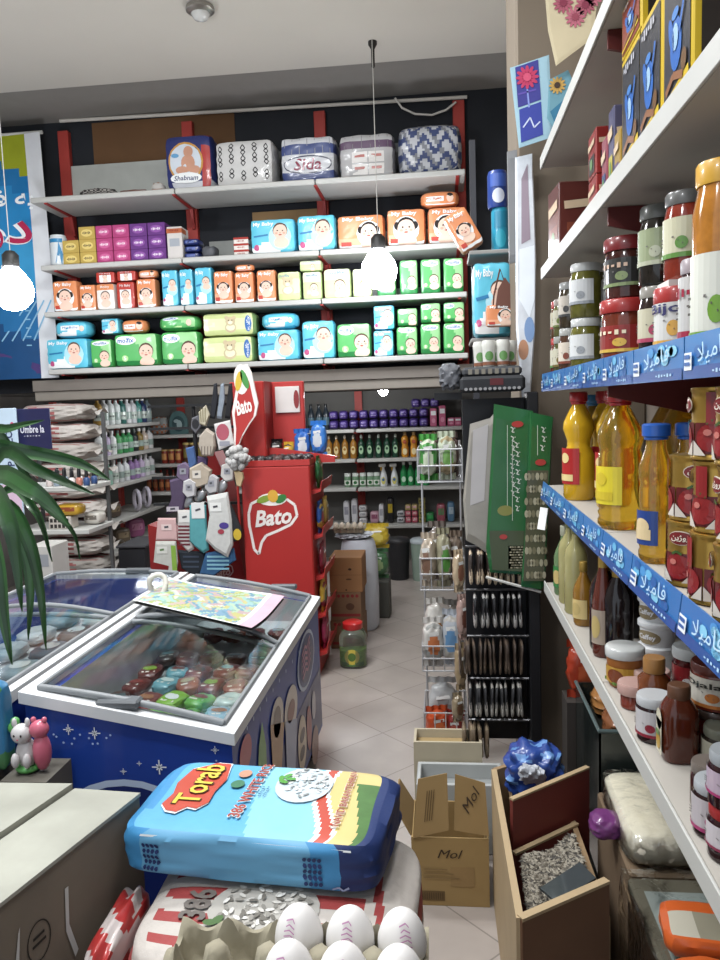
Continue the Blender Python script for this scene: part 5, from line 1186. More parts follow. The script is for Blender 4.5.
for i, (x, y) in enumerate(((.52, 1.22), (.52, 1.13))):
    for lv, k in cans: put('tomcan', tomcan, (x, y, ZO+k*.1085), f"tomato paste can, {lv} of the {('farther', 'nearer')[i]} column in the second row", 'tomato paste can', 'tomato paste cans', rz=i+k)
# ---------------------------------------------------------------- jars
def jar(r, h, fill, lid, lab=None, lab2=None, lh=.02, lz=(.25, .7), neck=.9, txt=None, tc='8a1f1f', dk=0, pw=2, lr=None, name='jar'):
    e = bpy.data.objects.new(name, None); COL.objects.link(e)
    hb = h-lh
    MB().lathe([(r*.9, 0), (r, h*.03), (r, hb*.82), (r*neck, hb*.95), (r*neck*.97, hb)], mat(fill, .12, var=.5, scale=45, coat=.6), 24, pw=pw).build('glass_body', e)
    lr = lr or r*neck*1.04
    MB().lathe([(lr, hb-.003), (lr*1.02, hb), (lr*1.02, h-.004), (lr*.96, h), (.001, h-.001)], mat(lid, .35, coat=.3, var=.05), 24).build('lid', e)
    if lab:
        m = MB(); g = G(m, cyl(r*1.012, 0, PI*1.2)); w = r*1.25
        g.rect(-w, h*lz[0], w, h*lz[1], pl(lab), 1, 12)
        zc = h*(lz[0]+lz[1])/2; dh = h*(lz[1]-lz[0])
        if lab2: [g.line([(-w*.7, zc+dh*(.02-.09*q)), (w*(.1+.15*q), zc+dh*(.02-.09*q))], dh*.03, pl('55504a'), 3) for q in range(3)]; g.disc(w*.35, zc-dh*.14, w*.22, dh*.16, pl(lab2), 2); g.rect(-w, h*lz[0], w, h*lz[0]+dh*.12, pl(lab2), 2, 8)
        if txt: g.text(txt, 0, zc+dh*.24, w*1.3, dh*.26, pl(tc), 3, bold=.02)
        m.build('printed_label', e)
    return e
ZJ = RZ[2]+.001
def jy(u, X, v=330): return P(u, v, X=X).y
JG = 'jars on the shelf with the upper blue strip'
lower = [(552, .41, 'j1', dict(r=.03, h=.135, fill='6a2a20', lid='a82828', lab='b9b4a0', lab2='4a7a3a'), 'small red lidded pickle jar at the far end of the jar shelf, lower row'),
 (560, .41, 'j2', dict(r=.03, h=.135, fill='4a4a24', lid='8a8a84', lab='b4b09a', lab2='6a5a2a'), 'small grey lidded pickle jar second from the far end, lower row'),
 (570, .415, 'j3', dict(r=.036, h=.15, fill='4a2f20', lid='9a9a96', lab='c4b8a8', lab2='7a3a2a'), 'brown pickle jar with pale label left of the lower olive jar'),
 (586, .42, 'ol', dict(r=.045, h=.155, fill='5c5a1e', lid='b4b6b4', lab='c2c4c4', lab2='8a8f94'), 'olive jar with silver lid, lower one of the stacked pair'),
 (601, .47, 'j4', dict(r=.042, h=.155, fill='55501e', lid='a4a4a0', lab='cfcfc8', lab2='4a6a2a'), 'green pickle jar half hidden behind the large red lidded jar')]
tops = {}
for u, X, k, kw, lab in lower:
    y = min(jy(u, X), (2.765, 2.70)[u == 560]); put(k, lambda: jar(**kw), (X, y, ZJ), lab, 'jar', JG); tops[u] = (X, y, ZJ+kw['h'])
for u0, k, kw, lab in ((552, 'k1', dict(r=.028, h=.125, fill='5a3a24', lid='a03030', lab='b0a890', lab2='8a2a2a'), 'small jar stacked on the red lidded pickle jar at the far end'),
 (560, 'k2', dict(r=.028, h=.125, fill='5a5a30', lid='8a8078', lab='b0ac98', lab2='5a6a2a'), 'small jar stacked on the second pickle jar from the far end'),
 (570, 'k3', dict(r=.034, h=.145, fill='3a3020', lid='8a8c8a', lab='b4aca0', lab2='3a3a3a'), 'dark pickle jar stacked on the brown pickle jar'),
 (586, 'ol', dict(r=.045, h=.155, fill='5c5a1e', lid='b4b6b4', lab='c2c4c4', lab2='8a8f94'), 'olive jar with silver lid, upper one of the stacked pair'),
 (601, 'k4', dict(r=.042, h=.155, fill='5a5430', lid='b0b0ac', lab='c6c8c8', lab2='9aa0a8'), 'pickle jar stacked beside the upper olive jar')):
    x, y, z = tops[u0]; put(k, lambda: jar(**kw), (x, y, z+.001), lab, 'jar', JG)
y = jy(627, .43); put('big', lambda: jar(.058, .15, '6f2a18', 'a02624', '8c2420', 'c9a03a', lh=.028, neck=.97, lr=.06, lz=(.2, .6), txt='1.5', tc='e0d0b0'), (.43, y, ZJ), 'large tomato paste jar with red lid, lower of two stacked', 'jar', JG)
put('big2', lambda: jar(.052, .14, '3f1c16', '7a1f22', '2a2a28', '7a8a5a', lh=.028, neck=.97, lr=.054, lz=(.2, .65), txt='Rojin', tc='c9a890'), (.435, y+.01, ZJ+.151), 'dark jar with red lid stacked on the large tomato paste jar', 'jar', JG)
y = jy(660, .45); put('j6', lambda: jar(.042, .15, '2a1a16', '8a857c', 'b9b49a', 'a83a5a'), (.45, y, ZJ), 'dark pickle jar behind the red lidded sauce jar, lower row', 'jar', JG)
put('k6', lambda: jar(.042, .16, '1f1a14', '5a5c58', '8f9a74', 'b0b49a', lh=.025), (.45, y, ZJ+.151), 'black pickle jar with greenish label in the upper row', 'jar', JG)
y = jy(679, .415); put('j7', lambda: jar(.04, .115, '54241c', 'a82a28', 'c9c8c4', 'd09a3a', lh=.024, neck=.98, lr=.042, lz=(.12, .85), txt='Bijo', tc='3a3a6a'), (.415, y, ZJ), 'sauce jar with red lid and round white label', 'jar', JG)
put('k7', lambda: jar(.038, .15, '8a2c1a', '5a5a58', 'c2bfa0', '5a8a3a'), (.43, y+.01, ZJ+.127), 'tall jar of red pickles stacked behind the red lidded sauce jar', 'jar', JG)
o = tag(MB().box(.39, y-.025, ZJ+.1155, .47, y+.045, ZJ+.1265, pa('cfcac4')).build('shelf_card'), 'white card lying on the red lidded sauce jar', 'card')
y = jy(702, .41); put('j8', lambda: jar(.034, .14, '3a1418', '9a8f94', 'b9b8b6', 'a02440', lz=(.12, .8), txt='270', tc='9a1f3a'), (.41, y, ZJ), 'cherry jam jar with a pink and white label', 'jar', JG)
put('k8', lambda: jar(.036, .15, '2a1814', '3a3a3c', '8a4a2a', '5a2a20'), (.45, y+.03, ZJ+.001), 'dark jar standing behind the cherry jam jar', 'jar', JG)
put('k9', lambda: jar(.036, .14, '4a1f18', '6a6a66', 'a88a4a', '6a7a3a'), (.452, y+.03, ZJ+.152), 'dark red pickle jar on the top right of the jar shelf', 'jar', JG)
y = jy(722, .41); put('j9', lambda: jar(.042, .26, 'a8681c', 'c9962a', 'cfd0c4', '6a9a2a', lh=.03, lz=(.02, .5), neck=.85, name='sauce_bottle'), (.41, y, ZJ), 'tall amber jar with yellow lid at the right frame edge', 'jar', JG)
for i in range(7):
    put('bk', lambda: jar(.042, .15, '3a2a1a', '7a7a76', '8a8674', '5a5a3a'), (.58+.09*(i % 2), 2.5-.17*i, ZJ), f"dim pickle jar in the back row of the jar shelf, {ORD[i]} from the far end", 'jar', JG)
# ---------------------------------------------------------------- shelf of tea (2.145)
ZT = RZ[3]+.001
def teabox(c, sc=1):
    m = MB(); w, l, h = .045, .155, .232
    m.box(0, -l/2, 0, w, l/2, h, pl('c9a81c'), .003)
    g = G(m, plane((0, 0, h/2), (0, -1, 0), (0, 0, 1)))
    g.rect(-l*.44, -h*.44, l*.44, h*.44, pl(c), 1); g.line([(-l*.42, -h*.38), (l*.42, -h*.3)], .012, pl('c9a81c'), 2)
    b = pl('2a62b4'); g.disc(.0, -.01, .03, .04, b, 2); g.disc(.0, .0, .016, .02, pl('8fb4d8'), 3); g.disc(-.02, .01, .012, .03, b, 3, rot=.4); g.line([(.02, .0), (.04, .03), (.045, .045)], .01, b, 3); g.disc(0, .035, .018, .008, pl('3f7ac4'), 3)
    g.text('Ahmad Tea' if 0 else 'Tea', 0, .085, .09, .025, pl('b8b8c0'), 3, shear=.2); g.line([(-.05, -.07), (-.01, -.055), (.04, -.07)], .012, pl('8a5a3a'), 3); g.disc(.045, -.05, .014, .016, pl('6a4a2a'), 3)
    g = G(m, plane((w/2, -l/2, h/2), (1, 0, 0), (0, 0, 1))); g.rect(-w/2+.012, -h*.49, w*.49, h*.49, pl('2c2622'), 1)  # near side painted dark for the shadow and goods beside it, yellow edge left
    return m.build('tea_box')
TB = 'yellow tea boxes'
for u, c, lab, dz in ((677, '33343a', 'nearest yellow tea box with a blue teapot', 0), (650, '33343a', 'middle yellow tea box with a blue teapot', 0), (631, '33343a', 'farthest yellow tea box with a blue teapot, lower of two', 0), (631, '8a3420', 'red fronted yellow tea box stacked on the farthest one', .238)):
    y = P(u, 90, X=.385).y; put('tea'+c, lambda: teabox(c), (.385, y, ZT+dz), lab, 'tea box', TB, sc=(1, 1, .42) if dz else (1, 1, 1.02))
def pbox(w, l, h, c, c2, nm, bev=.003):
    m = MB(); m.box(0, -l/2, 0, w, l/2, h, pl(c), bev)
    for S in (plane((0, 0, h/2), (0, -1, 0), (0, 0, 1)),): g = G(m, S); g.rect(-l*.35, -h*.4, l*.35, -h*.02, pl(c2), 1); g.line([(-l*.4, h*.2), (l*.4, h*.24)], h*.12, pl('c9b090'), 2); g.disc(0, -h*.2, l*.16, h*.12, pl('5a8a4a'), 2)
    g = G(m, plane((w/2, -l/2, h/2), (1, 0, 0), (0, 0, 1))); g.rect(-w*.35, -h*.4, w*.35, -h*.02, pl(c2), 1); g.line([(-w*.4, h*.2), (w*.4, h*.24)], h*.1, pl('c9b090'), 2)
    return m.build(nm)
y = P(592, 150, X=.4).y
for k in (0, 1): put('redtin', lambda: pbox(.075, .1, .115, '8c2420', '2a2426', 'tea_tin'), (.4, y, ZT+k*.1155), f"red tea tin, {('lower', 'upper')[k]} of two stacked left of the yellow boxes", 'tea tin', 'red tea tins')
for i, (u, h, c, c2) in enumerate(((604, .16, '8a3a4a', '3a4a7a'), (611, .2, '4a4a6a', 'b0a030'), (617, .13, '9a7a2a', '5a3a6a'))):
    y = P(u, 130, X=.395).y; tag(pbox(.07, .055, h, c, c2, 'spice_box'), f"small patterned spice box between red tins and yellow tea, {ORD[i]} from the far end", 'box', 'small spice boxes').location = (.395, y, ZT)
y = P(561, 210, X=.41).y
m = pbox(.17, .16, .25, '5a2620', '7a3a28', 'gift_box'); m.location = (.385, y+.0, ZT); m.rotation_euler.z = .08; tag(m, 'dark red gift box at the far end of the tea shelf', 'box')
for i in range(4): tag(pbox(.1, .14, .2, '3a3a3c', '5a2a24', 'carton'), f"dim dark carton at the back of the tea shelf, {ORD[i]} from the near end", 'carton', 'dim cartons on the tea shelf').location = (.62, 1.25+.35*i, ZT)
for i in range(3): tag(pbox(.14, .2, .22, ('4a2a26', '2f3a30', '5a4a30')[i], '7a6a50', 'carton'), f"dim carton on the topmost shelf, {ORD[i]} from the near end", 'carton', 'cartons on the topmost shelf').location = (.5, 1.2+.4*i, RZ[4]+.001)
# ---------------------------------------------------------------- lowest shelf
ZL = RZ[0]+.001
LG = 'bottles on the lowest right-hand shelf'
def glassb(body, r, h, foil, lab=None, fr=.72, sh=.55, trans=.3, pw=2):
    e = bpy.data.objects.new('bottle', None); COL.objects.link(e)
    MB().lathe([(r*.9, 0), (r, .008), (r, h*sh), (r*.85, h*(sh+.08)), (r*.36, h*.8), (r*.32, h*.93)], mat(body, .12, trans=trans, var=.05, coat=.5), 20, pw=pw).build('body', e)
    MB().lathe([(r*.36, h*fr), (r*.4, h*fr+.004), (r*.4, h*.985), (r*.34, h)], mat(foil, .35, .4), 16).build('cap', e)
    if lab:
        m = MB(); g = G(m, cyl(r*1.02, 0, PI*1.2)); g.rect(-r*1.1, h*.12, r*1.1, h*.42, pl(lab), 1, 10); g.disc(0, h*.27, r*.5, h*.1, pl('b8a060'), 2); m.build('printed_label', e)
    return e
def at_(u, v): p = P(u, v, Z=ZL); return p
for u, v, k, mk, lab in (
  (556, 594, 'gb', lambda: glassb('6a8a5a', .036, .24, 'b8b8a0', '2f7a3a', .85), 'pale green bottle with a green label at the far end of the lowest shelf'),
  (564, 602, 'lj', lambda: glassb('b4ac70', .036, .29, '8a8c5a', None, .86, .62), 'lime juice bottle at the far end of the lowest shelf, behind the front one'),
  (575, 612, 'lj', None, 'lime juice bottle in front at the far end of the lowest shelf'),
  (581, 624, 'am', lambda: glassb('9a6a1c', .03, .19, '9a7a30', 'c9b070', .84), 'small amber bottle between the lime juice and the brown bottles'),
  (594, 655, 'br', lambda: glassb('6a2a1c', .027, .3, 'b09040', 'a09080', .66, .48), 'red brown syrup bottle with gold neck and pale label'),
  (604, 648, 'dk', lambda: glassb('1d1416', .038, .27, 'b08f3c', None, .72, .58), 'dark syrup bottle with gold neck, second from the brown one'),
  (618, 657, 'dk', None, 'dark syrup bottle with gold neck beside the white tubs'),
  (618, 640, 'dk', None, 'dark syrup bottle with gold neck in the second row')):
    p = at_(u, v)
    if v == 640: p = Vector((p.x+.05, p.y+.05, ZL))
    put(k, mk, (max(p.x, RX+.042), p.y, ZL), lab, 'bottle', LG)
def wtub(lab, lidc='e6e8ea'):
    e = bpy.data.objects.new('cream_tub', None); COL.objects.link(e); r = .045; h = .052
    MB().lathe([(r*.84, 0), (r*.86, .003), (r*.97, h)], pl('e6e8ea'), 24).build('body', e)
    MB().lathe([(r*1.02, h-.006), (r*1.06, h-.004), (r*1.06, h+.006), (r*.95, h+.009)], pl(lidc), 24).build('lid', e)
    m = MB(); g = G(m, cyl(r*.945, 0, PI*1.25)); g.disc(0, h*.45, .034, .017, pl(lab), 1, 16); g.text('Caffey' if lab == '8a7a5a' else FAM, 0, h*.45, .045, .016, pl('d8d8dc'), 2, bold=.03); m.build('printed_label', e); return e
p = at_(653, 668)
for k in range(5): put(('wt', k in (1, 2)), lambda: wtub('8a7a5a' if k in (1, 2) else '23306a'), (p.x+.012, p.y+.005, ZL+k*.0615), f"white cream tub, {('bottom', 'second from the bottom', 'middle', 'second from the top', 'top')[k]} of the stack of five", 'tub', 'white cream tubs', rz=-.1*k)
p = at_(613, 684)
def ytub():
    e = bpy.data.objects.new('halva_tub', None); COL.objects.link(e)
    MB().lathe([(.035, 0), (.037, .004), (.042, .075)], mat('9a5a24', .4, var=.1), 24).build('body', e)
    MB().lathe([(.044, .07), (.045, .074), (.045, .09), (.041, .094), (.001, .093)], mat('b4b6b4', .2, coat=.5), 24).build('lid', e)
    m = MB(); g = G(m, cyl(.041, 0, PI*1.25)); g.rect(-.05, .012, .05, .05, pl('b5862c'), 1, 10); g.disc(0, .03, .02, .016, pl('7a3a1c'), 2); g.line([(-.04, .015), (.0, .012), (.04, .02)], .008, pl('5a7a30'), 3); m.build('printed_label', e); return e
put('yt', ytub, (max(p.x, RX+.05), p.y, ZL), 'round orange tub with clear lid before the dark syrup bottles', 'tub', LG)
JJ = 'jars at the front of the lowest shelf'
def add(u, v, key, mk, lab, dx=0, dz=0, cat='jar'): p = at_(u, v); put(key, mk, (max(p.x+dx, RX+.041), p.y, ZL+dz), lab, cat, JJ)
add(683, 688, 'm1', lambda: jar(.042, .1, '4a1418', 'b4babc', '8a1f24', 'c9c4c4', lh=.022, lr=.043, neck=.98, lz=(.1, .6)), 'tub with clear lid and red label beside the white tub stack', .02)
add(622, 706, 'm2', lambda: jar(.03, .055, '7a2f20', 'b08a80', None, None, lh=.02, lr=.036, neck=.95), 'small jar with a checked cloth lid near the shelf edge', 0)
add(629, 690, 'm3', lambda: jar(.034, .05, '8a5a40', 'b4948a', None, None, lh=.018, lr=.04, neck=.95), 'small flat jar with a pink checked lid behind the other checked one', .05)
add(648, 714, 'm4', lambda: jar(.033, .125, '6a3414', '9a6a34', None, None, lh=.028, neck=.62, lr=.022, name='honey_bottle'), 'amber honey bottle with orange cap behind the jam jar', .012)
add(650, 738, 'm5', lambda: jar(.034, .09, '2a1014', 'b0b2b4', 'b9b6b8', '8c1c30', lh=.016, lr=.0345, neck=.95, lz=(.15, .72)), 'dark jam jar with silver lid and a red and white label', .0)
def honey():
    e = bpy.data.objects.new('honey_bottle', None); COL.objects.link(e)
    MB().lathe([(.03, 0), (.033, .006), (.033, .085), (.03, .1), (.018, .118), (.017, .12)], mat('55200f', .15, trans=.15, coat=.5), 24, pw=3.2).build('body', e)
    MB().lathe([(.02, .116), (.0205, .118), (.0205, .138), (.018, .141)], mat('5a3824', .5), 20).build('cap', e)
    m = MB(); g = G(m, plane((-.0345, .0, .055), (0, -1, 0), (0, 0, 1))); g.disc(0, .02, .017, .02, pl('c4bea4'), 1); g.rect(-.017, -.045, .017, .02, pl('c4bea4'), 1); g.disc(0, -.02, .013, .018, pl('b58a20'), 2); g.disc(.0, -.005, .01, .006, pl('4a7a30'), 3); m.build('printed_label', e); return e
add(674, 757, 'hb', honey, 'square dark honey bottle with a yellow fruit label at the shelf edge', .008, 0, 'honey bottle')
add(700, 748, 'm7', lambda: jar(.045, .085, '5a1410', '3a2a22', None, None, lh=.012, neck=.98), 'dark red jam jar under the carrot jam jar', .03)
add(700, 748, 'm8', lambda: jar(.046, .085, '74281a', '5a241c', 'c4beb0', 'b86a2c', lh=.014, neck=.97, lz=(.1, .75), txt='Ojala', tc='2a2a24'), 'carrot jam jar with a large white label, stacked on a dark red jar', .03, .086)
add(706, 765, 'm9', lambda: jar(.036, .075, '1f1a14', '55564a', '8f8c7c', '4a4a3a', lh=.014), 'black jar with olive lid right of the honey bottle', .03)
add(703, 805, 'n1', lambda: jar(.032, .075, '3a1a14', '6a6058', None, None, lh=.014), 'brown jar with a dark lid at the near end of the shelf', .012)
add(712, 832, 'n2', lambda: jar(.034, .085, '2a1416', 'a0a4a8', 'b8b0b4', 'a8306a', lh=.014, lz=(.15, .75)), 'rose jam jar with a pink flower label at the near shelf edge', .006)
add(728, 800, 'n3', lambda: jar(.036, .085, '5a1818', '8a8f94', 'a87a94', '8c2a5a', lh=.014), 'jam jar behind the rose jam jar, at the right frame edge', .02)
add(732, 856, 'n4', lambda: jar(.034, .08, '2a1014', '9a1f20', 'c4bcc0', '8c2a4a', lh=.014), 'jam jar with red lid nearest to the camera, lower one', .0)
add(732, 856, 'n5', lambda: jar(.034, .08, '2a1014', '8f9498', 'b4a0b0', 'a8306a', lh=.014), 'jam jar with silver lid nearest to the camera, stacked on the red lidded one', .0, .081)
# ================================================================ corner shelf behind the pillar
t = thing('corner_shelf', 'narrow dark corner shelf with packs behind the pillar', 'shelving')
kz = [P(500, 251, Y=3.8).z, P(500, 338, Y=3.8).z]
for z in kz: MB().box(.14, 3.75, z-.02, .62, 4.05, z, mat('8f8d8a', .5), .004).build('shelf', t)
for x in (.16, .6): MB().box(x, 4.03, 0, x+.03, 4.06, 3.0, mat('33343a', .5)).build('post', t)
def onk(u0, u1, v0, z, mk, lab, cat='pack', Y=3.8, rz=0, ry=0, d=.16):
    a, b = P(u0, v0, Y=Y), P(u1, v0, Y=Y); o = mk(b.x-a.x, a.z-z); o.location = ((a.x+b.x)/2, Y+d/2, z+.001); o.rotation_euler = (0, ry, rz); return tag(o, lab, cat)
def roundpack(c, c2, c3):
    def mk(w, h):
        m = MB().lathe([(w*.46, 0), (w*.5, .01), (w*.5, h-.02), (w*.44, h)], pl(c), 20); g = G(m, cyl(w*.51, 0)); g.rect(-w*.4, h*.55, w*.45, h*.9, pl(c2), 1, 8); g.disc(0, h*.3, w*.3, h*.2, pl(c3), 2); return m.build('wipes_pack')
    return mk
onk(492, 510, 205, kz[0], roundpack('1f8fb0', '1f7fa0', '2a9fb8'), 'turquoise wipes pack on the upper corner shelf', 'pack', 3.8)
zt2 = P(500, 205, Y=3.8).z
onk(488, 509, 168, zt2, roundpack('24408f', '3a5ab0', 'c2c8d8'), 'navy wipes pack standing on the turquoise one', 'pack', 3.8)
m = soft('orange', .12, .2, .1, 3); o = m.build('nappy_pack'); q_ = P(478, 240, Y=3.85); o.location = (.155+.01, 3.83, kz[0]+.02); o.rotation_euler = (0, -.5, 0); tag(o, 'orange nappy pack leaning out of the corner shelf', 'nappy pack')
def bigblue(w, h): return soft('blue', w, h, .16, 8).build('nappy_pack')
onk(472, 512, 262, kz[1], bigblue, 'large blue nappy bag on the lower corner shelf', 'nappy pack', 3.72)
o = soft('orange', .13, .1, .08, 5).build('nappy_pack'); p = P(500, 327, Y=3.62); o.location = (p.x, 3.62, p.z); tag(o, 'small orange pack hanging before the large blue nappy bag', 'nappy pack')
p = P(507, 300, Y=3.6); m = MB(); m.prism([(-.045, -.04), (.045, -.04), (.035, .05), (0, .1), (-.03, .05)], 'Y', 0, .03, mat('6a4034', .6)).tube([(.0, .015, .08), (-.02, .015, .14), (-.05, .015, .02), (-.055, .015, -.06), (.0, .015, -.09)], .004, mat('5a3428', .6), 6)
tag(m.build('small_handbag', None, (p.x-.01, 3.58, p.z)), 'small brown bag with a looped strap hanging before the blue nappy bag', 'bag')
# ================================================================ black sachet rack
BK = mat('17171a', .4); X0, X1 = P(466, 600, Y=3.06).x, .365
t = thing('sachet_rack', 'tall black rack with hooks full of sachets beside the pillar', 'rack')
MB().box(X0, 3.06, .3, X1, 3.1, 1.70, BK).build('back_panel', t)
MB().box(.315, 2.93, 0, .357, 3.06, 1.72, BK, .004).build('post', t)
MB().box(X0, 3.06, 0, X0+.03, 3.1, .3, BK).build('post', t)
rows = [(585, 468, 522, 9, 'd0bca0', '3a302c'), (628, 472, 524, 8, 'b4b2ae', '2a2a2c'), (674, 458, 522, 13, '6a5a4c', '4a3e36'), (716, 468, 525, 11, 'b8b4ac', '3a3a3c'), (757, 462, 489, 5, '8a7a62', '6a5a48')]
hh = .15
for v, *_ in rows:
    z = P(490, v, Y=2.985).z+hh+.005; MB().tube([(X0, 2.99, z), (X1-.045, 2.99, z)], .005, mat('6a6a6c', .3, .6), 6).build('hook_bar', t)
def sachet(c, c2, th):
    se = SE(th, .1, hh, 3.5, .04, 5); m = MB().at(0, 0, hh/2); se.mesh(m, lambda ax, s, a, b: mat(c, .4, coat=.3, var=.3, scale=30) if b < -.25+.2*math.sin(a*4) else mat(c2, .4, coat=.3, var=.3, scale=30), (4, 8, 10)); return m.build('sachet')
rn = ['topmost', 'second', 'third', 'fourth', 'lowest']
for r, (v, u0, u1, n, c, c2) in enumerate(rows):
    for i in range(n):
        u = u0+(u1-u0)*(i+.5)/n; p = P(u, v, Y=2.985)
        put(('sa', r), lambda: sachet(c, c2, (.016, .016, .013, .014, .02)[r]), (p.x, 2.985, p.z+.004*math.sin(i*3.1)), f"hanging sachet in the {rn[r]} row of the black rack, {ORD[i]} from the left", 'sachet', 'sachets on the black rack', rz=.12*math.sin(i*2.3), ry=.05*math.sin(i*1.7))
# green nut bags in front of the rack
def nuts(poly_):
    def f(g, q):
        rnd = random.Random(9)
        xs = [q(u, v) for u, v in poly_]; x0 = min(x for x, z in xs); x1 = max(x for x, z in xs); z0 = min(z for x, z in xs); z1 = max(z for x, z in xs)
        g.poly(xs, pl('4a4a34'), 1)
        for j in range(9):
            z = z0+(z1-z0)*(j+.5)/9
            for i in range(6):
                x = x0+(x1-x0)*(.1+.8*(i+.5)/6)+.004*math.sin(j*2+i); g.disc(x, z, (x1-x0)*.075, (z1-z0)*.035, pl(('8a8468', '6f6a50', 'a09a80')[(i+j) % 3]), 2, 8)
    return f
def script(u, v0, v1):
    def f(g, q):
        a, b = q(u, v0), q(u, v1); g.line([a, b], .002, pl('b8c4b4'), 2)
        rnd = random.Random(int(u))
        for k in range(int((v1-v0)/9)):
            x, z = q(u+5+rnd.uniform(-1, 1), v0+9*k+4); g.line([(x-.006, z+.008), (x+.004, z+.002), (x-.002, z-.01), (x+.007, z-.012)], .004, pl('c2cabc'), 2); g.disc(x+.009, z+.004, .002, .002, pl('c2cabc'), 2, 6)
    return f
grn = mat('1c5a2c', .3, var=.2, coat=.5)
flat([(470, 424), (490, 418), (497, 410), (497, 560), (476, 545), (466, 540), (463, 500)], mat('8a857c', .3, var=.3, coat=.5, bump=.3), .03, 'hanging_nut_bag', 2.955, lambda g, q: g.poly([q(473, 430), q(488, 424), q(484, 500), q(470, 505)], pl('a8a4a4'), 1), 'clear grey bag hanging behind the green nut bags', 'nut bag', 'hanging nut bags')
flat([(494, 404), (533, 411), (531, 575), (490, 572), (486, 548)], grn, .03, 'hanging_nut_bag', 2.92, both(lambda g, q: g.poly([q(489, 530), q(529, 530), q(529, 571), q(492, 569)], pl('3f4a30'), 1), lambda g, q: g.disc(*q(517, 424), .022, .012, pl('a8302c'), 3), nuts([(508, 545), (526, 545), (526, 568), (508, 568)]), script(507, 425, 505), script(512, 440, 520), lambda g, q: g.disc(*q(505, 510), .03, .02, pl('7a7a3a'), 1), lambda g, q: g.disc(*q(503, 536), .015, .01, pl('a8302c'), 3)), 'green nut bag with white script, left one of the two', 'nut bag', 'hanging nut bags')
flat([(530, 412), (553, 417), (549, 500), (545, 583), (541, 589), (521, 586), (527, 500)], grn, .03, 'hanging_nut_bag', 2.887, both(lambda g, q: g.disc(*q(540, 462), .02, .012, pl('a8302c'), 3), nuts([(527, 470), (548, 470), (543, 580), (523, 580)]), script(537, 425, 455)), 'green nut bag with a clear window, nearest the oil bottles', 'nut bag', 'hanging nut bags')
p0 = P(486, 577, Y=2.90); p1 = P(546, 590, Y=2.90)
o = MB().tube([tuple(p0+Vector((0, 0, 0))), tuple(P(541, 592, Y=2.90))], .006, pl('c9c8c2'), 6).build('hanging_rod'); tag(o, 'white rod along the bottom of the green nut bags', 'rod')
# on top of the rack
m = MB(); zt3 = 1.725; pa0, pa1 = P(460, 390, Y=2.93), P(531, 372, Y=2.93)
m.box(pa0.x, 2.93, zt3, pa1.x-.02, 3.17, zt3+.06, mat('25272b', .7), .012); g = G(m, plane(((pa0.x+pa1.x)/2, 2.93, zt3+.03), (1, 0, 0), (0, 0, 1)))
for i in range(12): g.disc(-.11+i*.018, -.018, .007, .006, pa('8a8a8c'), 1, 8)
g.rect(.0-.02, -.005, .03, .02, pa('5a2428'), 1)
tag(m.build('cloth_stack'), 'folded black cloth with an ornament band on top of the sachet rack', 'cloth')
m = MB().box(pa0.x+.01, 2.95, zt3+.061, pa1.x-.03, 3.15, zt3+.095, mat('3a3c40', .7), .01); g = G(m, plane(((pa0.x+pa1.x)/2, 2.95, zt3+.078), (1, 0, 0), (0, 0, 1)))
for i in range(8): g.rect(-.1+i*.025, -.01, -.085+i*.025, .01, pa('7a756a'), 1)
tag(m.build('cloth_stack'), 'flat dark pack with a pale pattern on the black folded cloth', 'cloth')
for i, (u, y) in enumerate(((480, 3.06), (489, 3.0), (497, 3.08), (503, 3.0), (510, 3.06))):
    def cup():
        m = MB().lathe([(.022, 0), (.026, .07), (.028, .085), (.024, .1)], pl('c6c6be'), 16); g = G(m, cyl(.025, 0)); g.disc(0, .04, .016, .018, pl('5a8a4a')); g.rect(-.03, .005, .03, .018, pl('7a4a34'), 1, 6); return m.build('spice_cup')
    put('cup', cup, (P(u, 360, Y=y).x, y, zt3+.097), f"small white cup with green print on the sachet rack, {ORD[i]} from the left", 'cup', 'small cups on the sachet rack')
m = MB(); SE(.1, .16, .12, 3, .08, 8, 4).mesh(m.at(0, 0, .06), mat('5a5c62', .5, var=.5, scale=25, bump=.4), 10); p = P(460, 390, Y=2.98)
o = m.build('crumpled_bag', None, (p.x-.035, 3.05, 1.73)); tag(o, 'crumpled grey bag at the left end on top of the sachet rack', 'bag')
MB().box(p.x-.1, 3.06, 1.70, X0, 3.1, 1.728, BK).build('side_arm', [o_ for o_ in COL.objects if o_.name == 'sachet_rack'][0])
# hanging clear plastic at the pillar
flat([(515, 158), (532, 154), (534, 200), (536, 260), (535, 330), (530, 400), (522, 398), (516, 330)], mat('d4dae2', .2, var=.25, coat=.8, bump=.5), .03, 'hanging_plastic', 3.12, both(lambda g, q: g.poly([q(519, 250), q(534, 246), q(534, 300), q(529, 318), q(519, 300)], pl('e6eef8'), 1), lambda g, q: g.poly([q(521, 180), q(527, 165), q(530, 240), q(521, 245)], pl('9a8a98'), 1), lambda g, q: g.disc(*q(523, 350), .02, .04, pl('c08a6a'), 1), lambda g, q: g.disc(*q(529, 330), .02, .05, pl('7a9ac8'), 1)), 'long clear plastic bag with papers hanging at the pillar', 'plastic bag')
flat([(507, 152), (517, 150), (517, 262), (509, 264)], mat('77787a', .5), .03, 'hanging_strip', 3.16, None, 'narrow grey metal panel hanging at the pillar edge', 'panel')
FC_ = 'cards hung at the end of the grocery shelving'
def flower(u, v, ru, rv, c, c2): 
    def f(g, q):
        x, z = q(u, v)
        for k in range(12): a = 2*PI*k/12; g.disc(x+.6*ru*math.cos(a), z+.6*rv*math.sin(a), ru*.42, rv*.16, pa(c), 3, 8, rot=a)
        g.disc(x, z, ru*.35, rv*.35, pa(c2), 4)
    return f
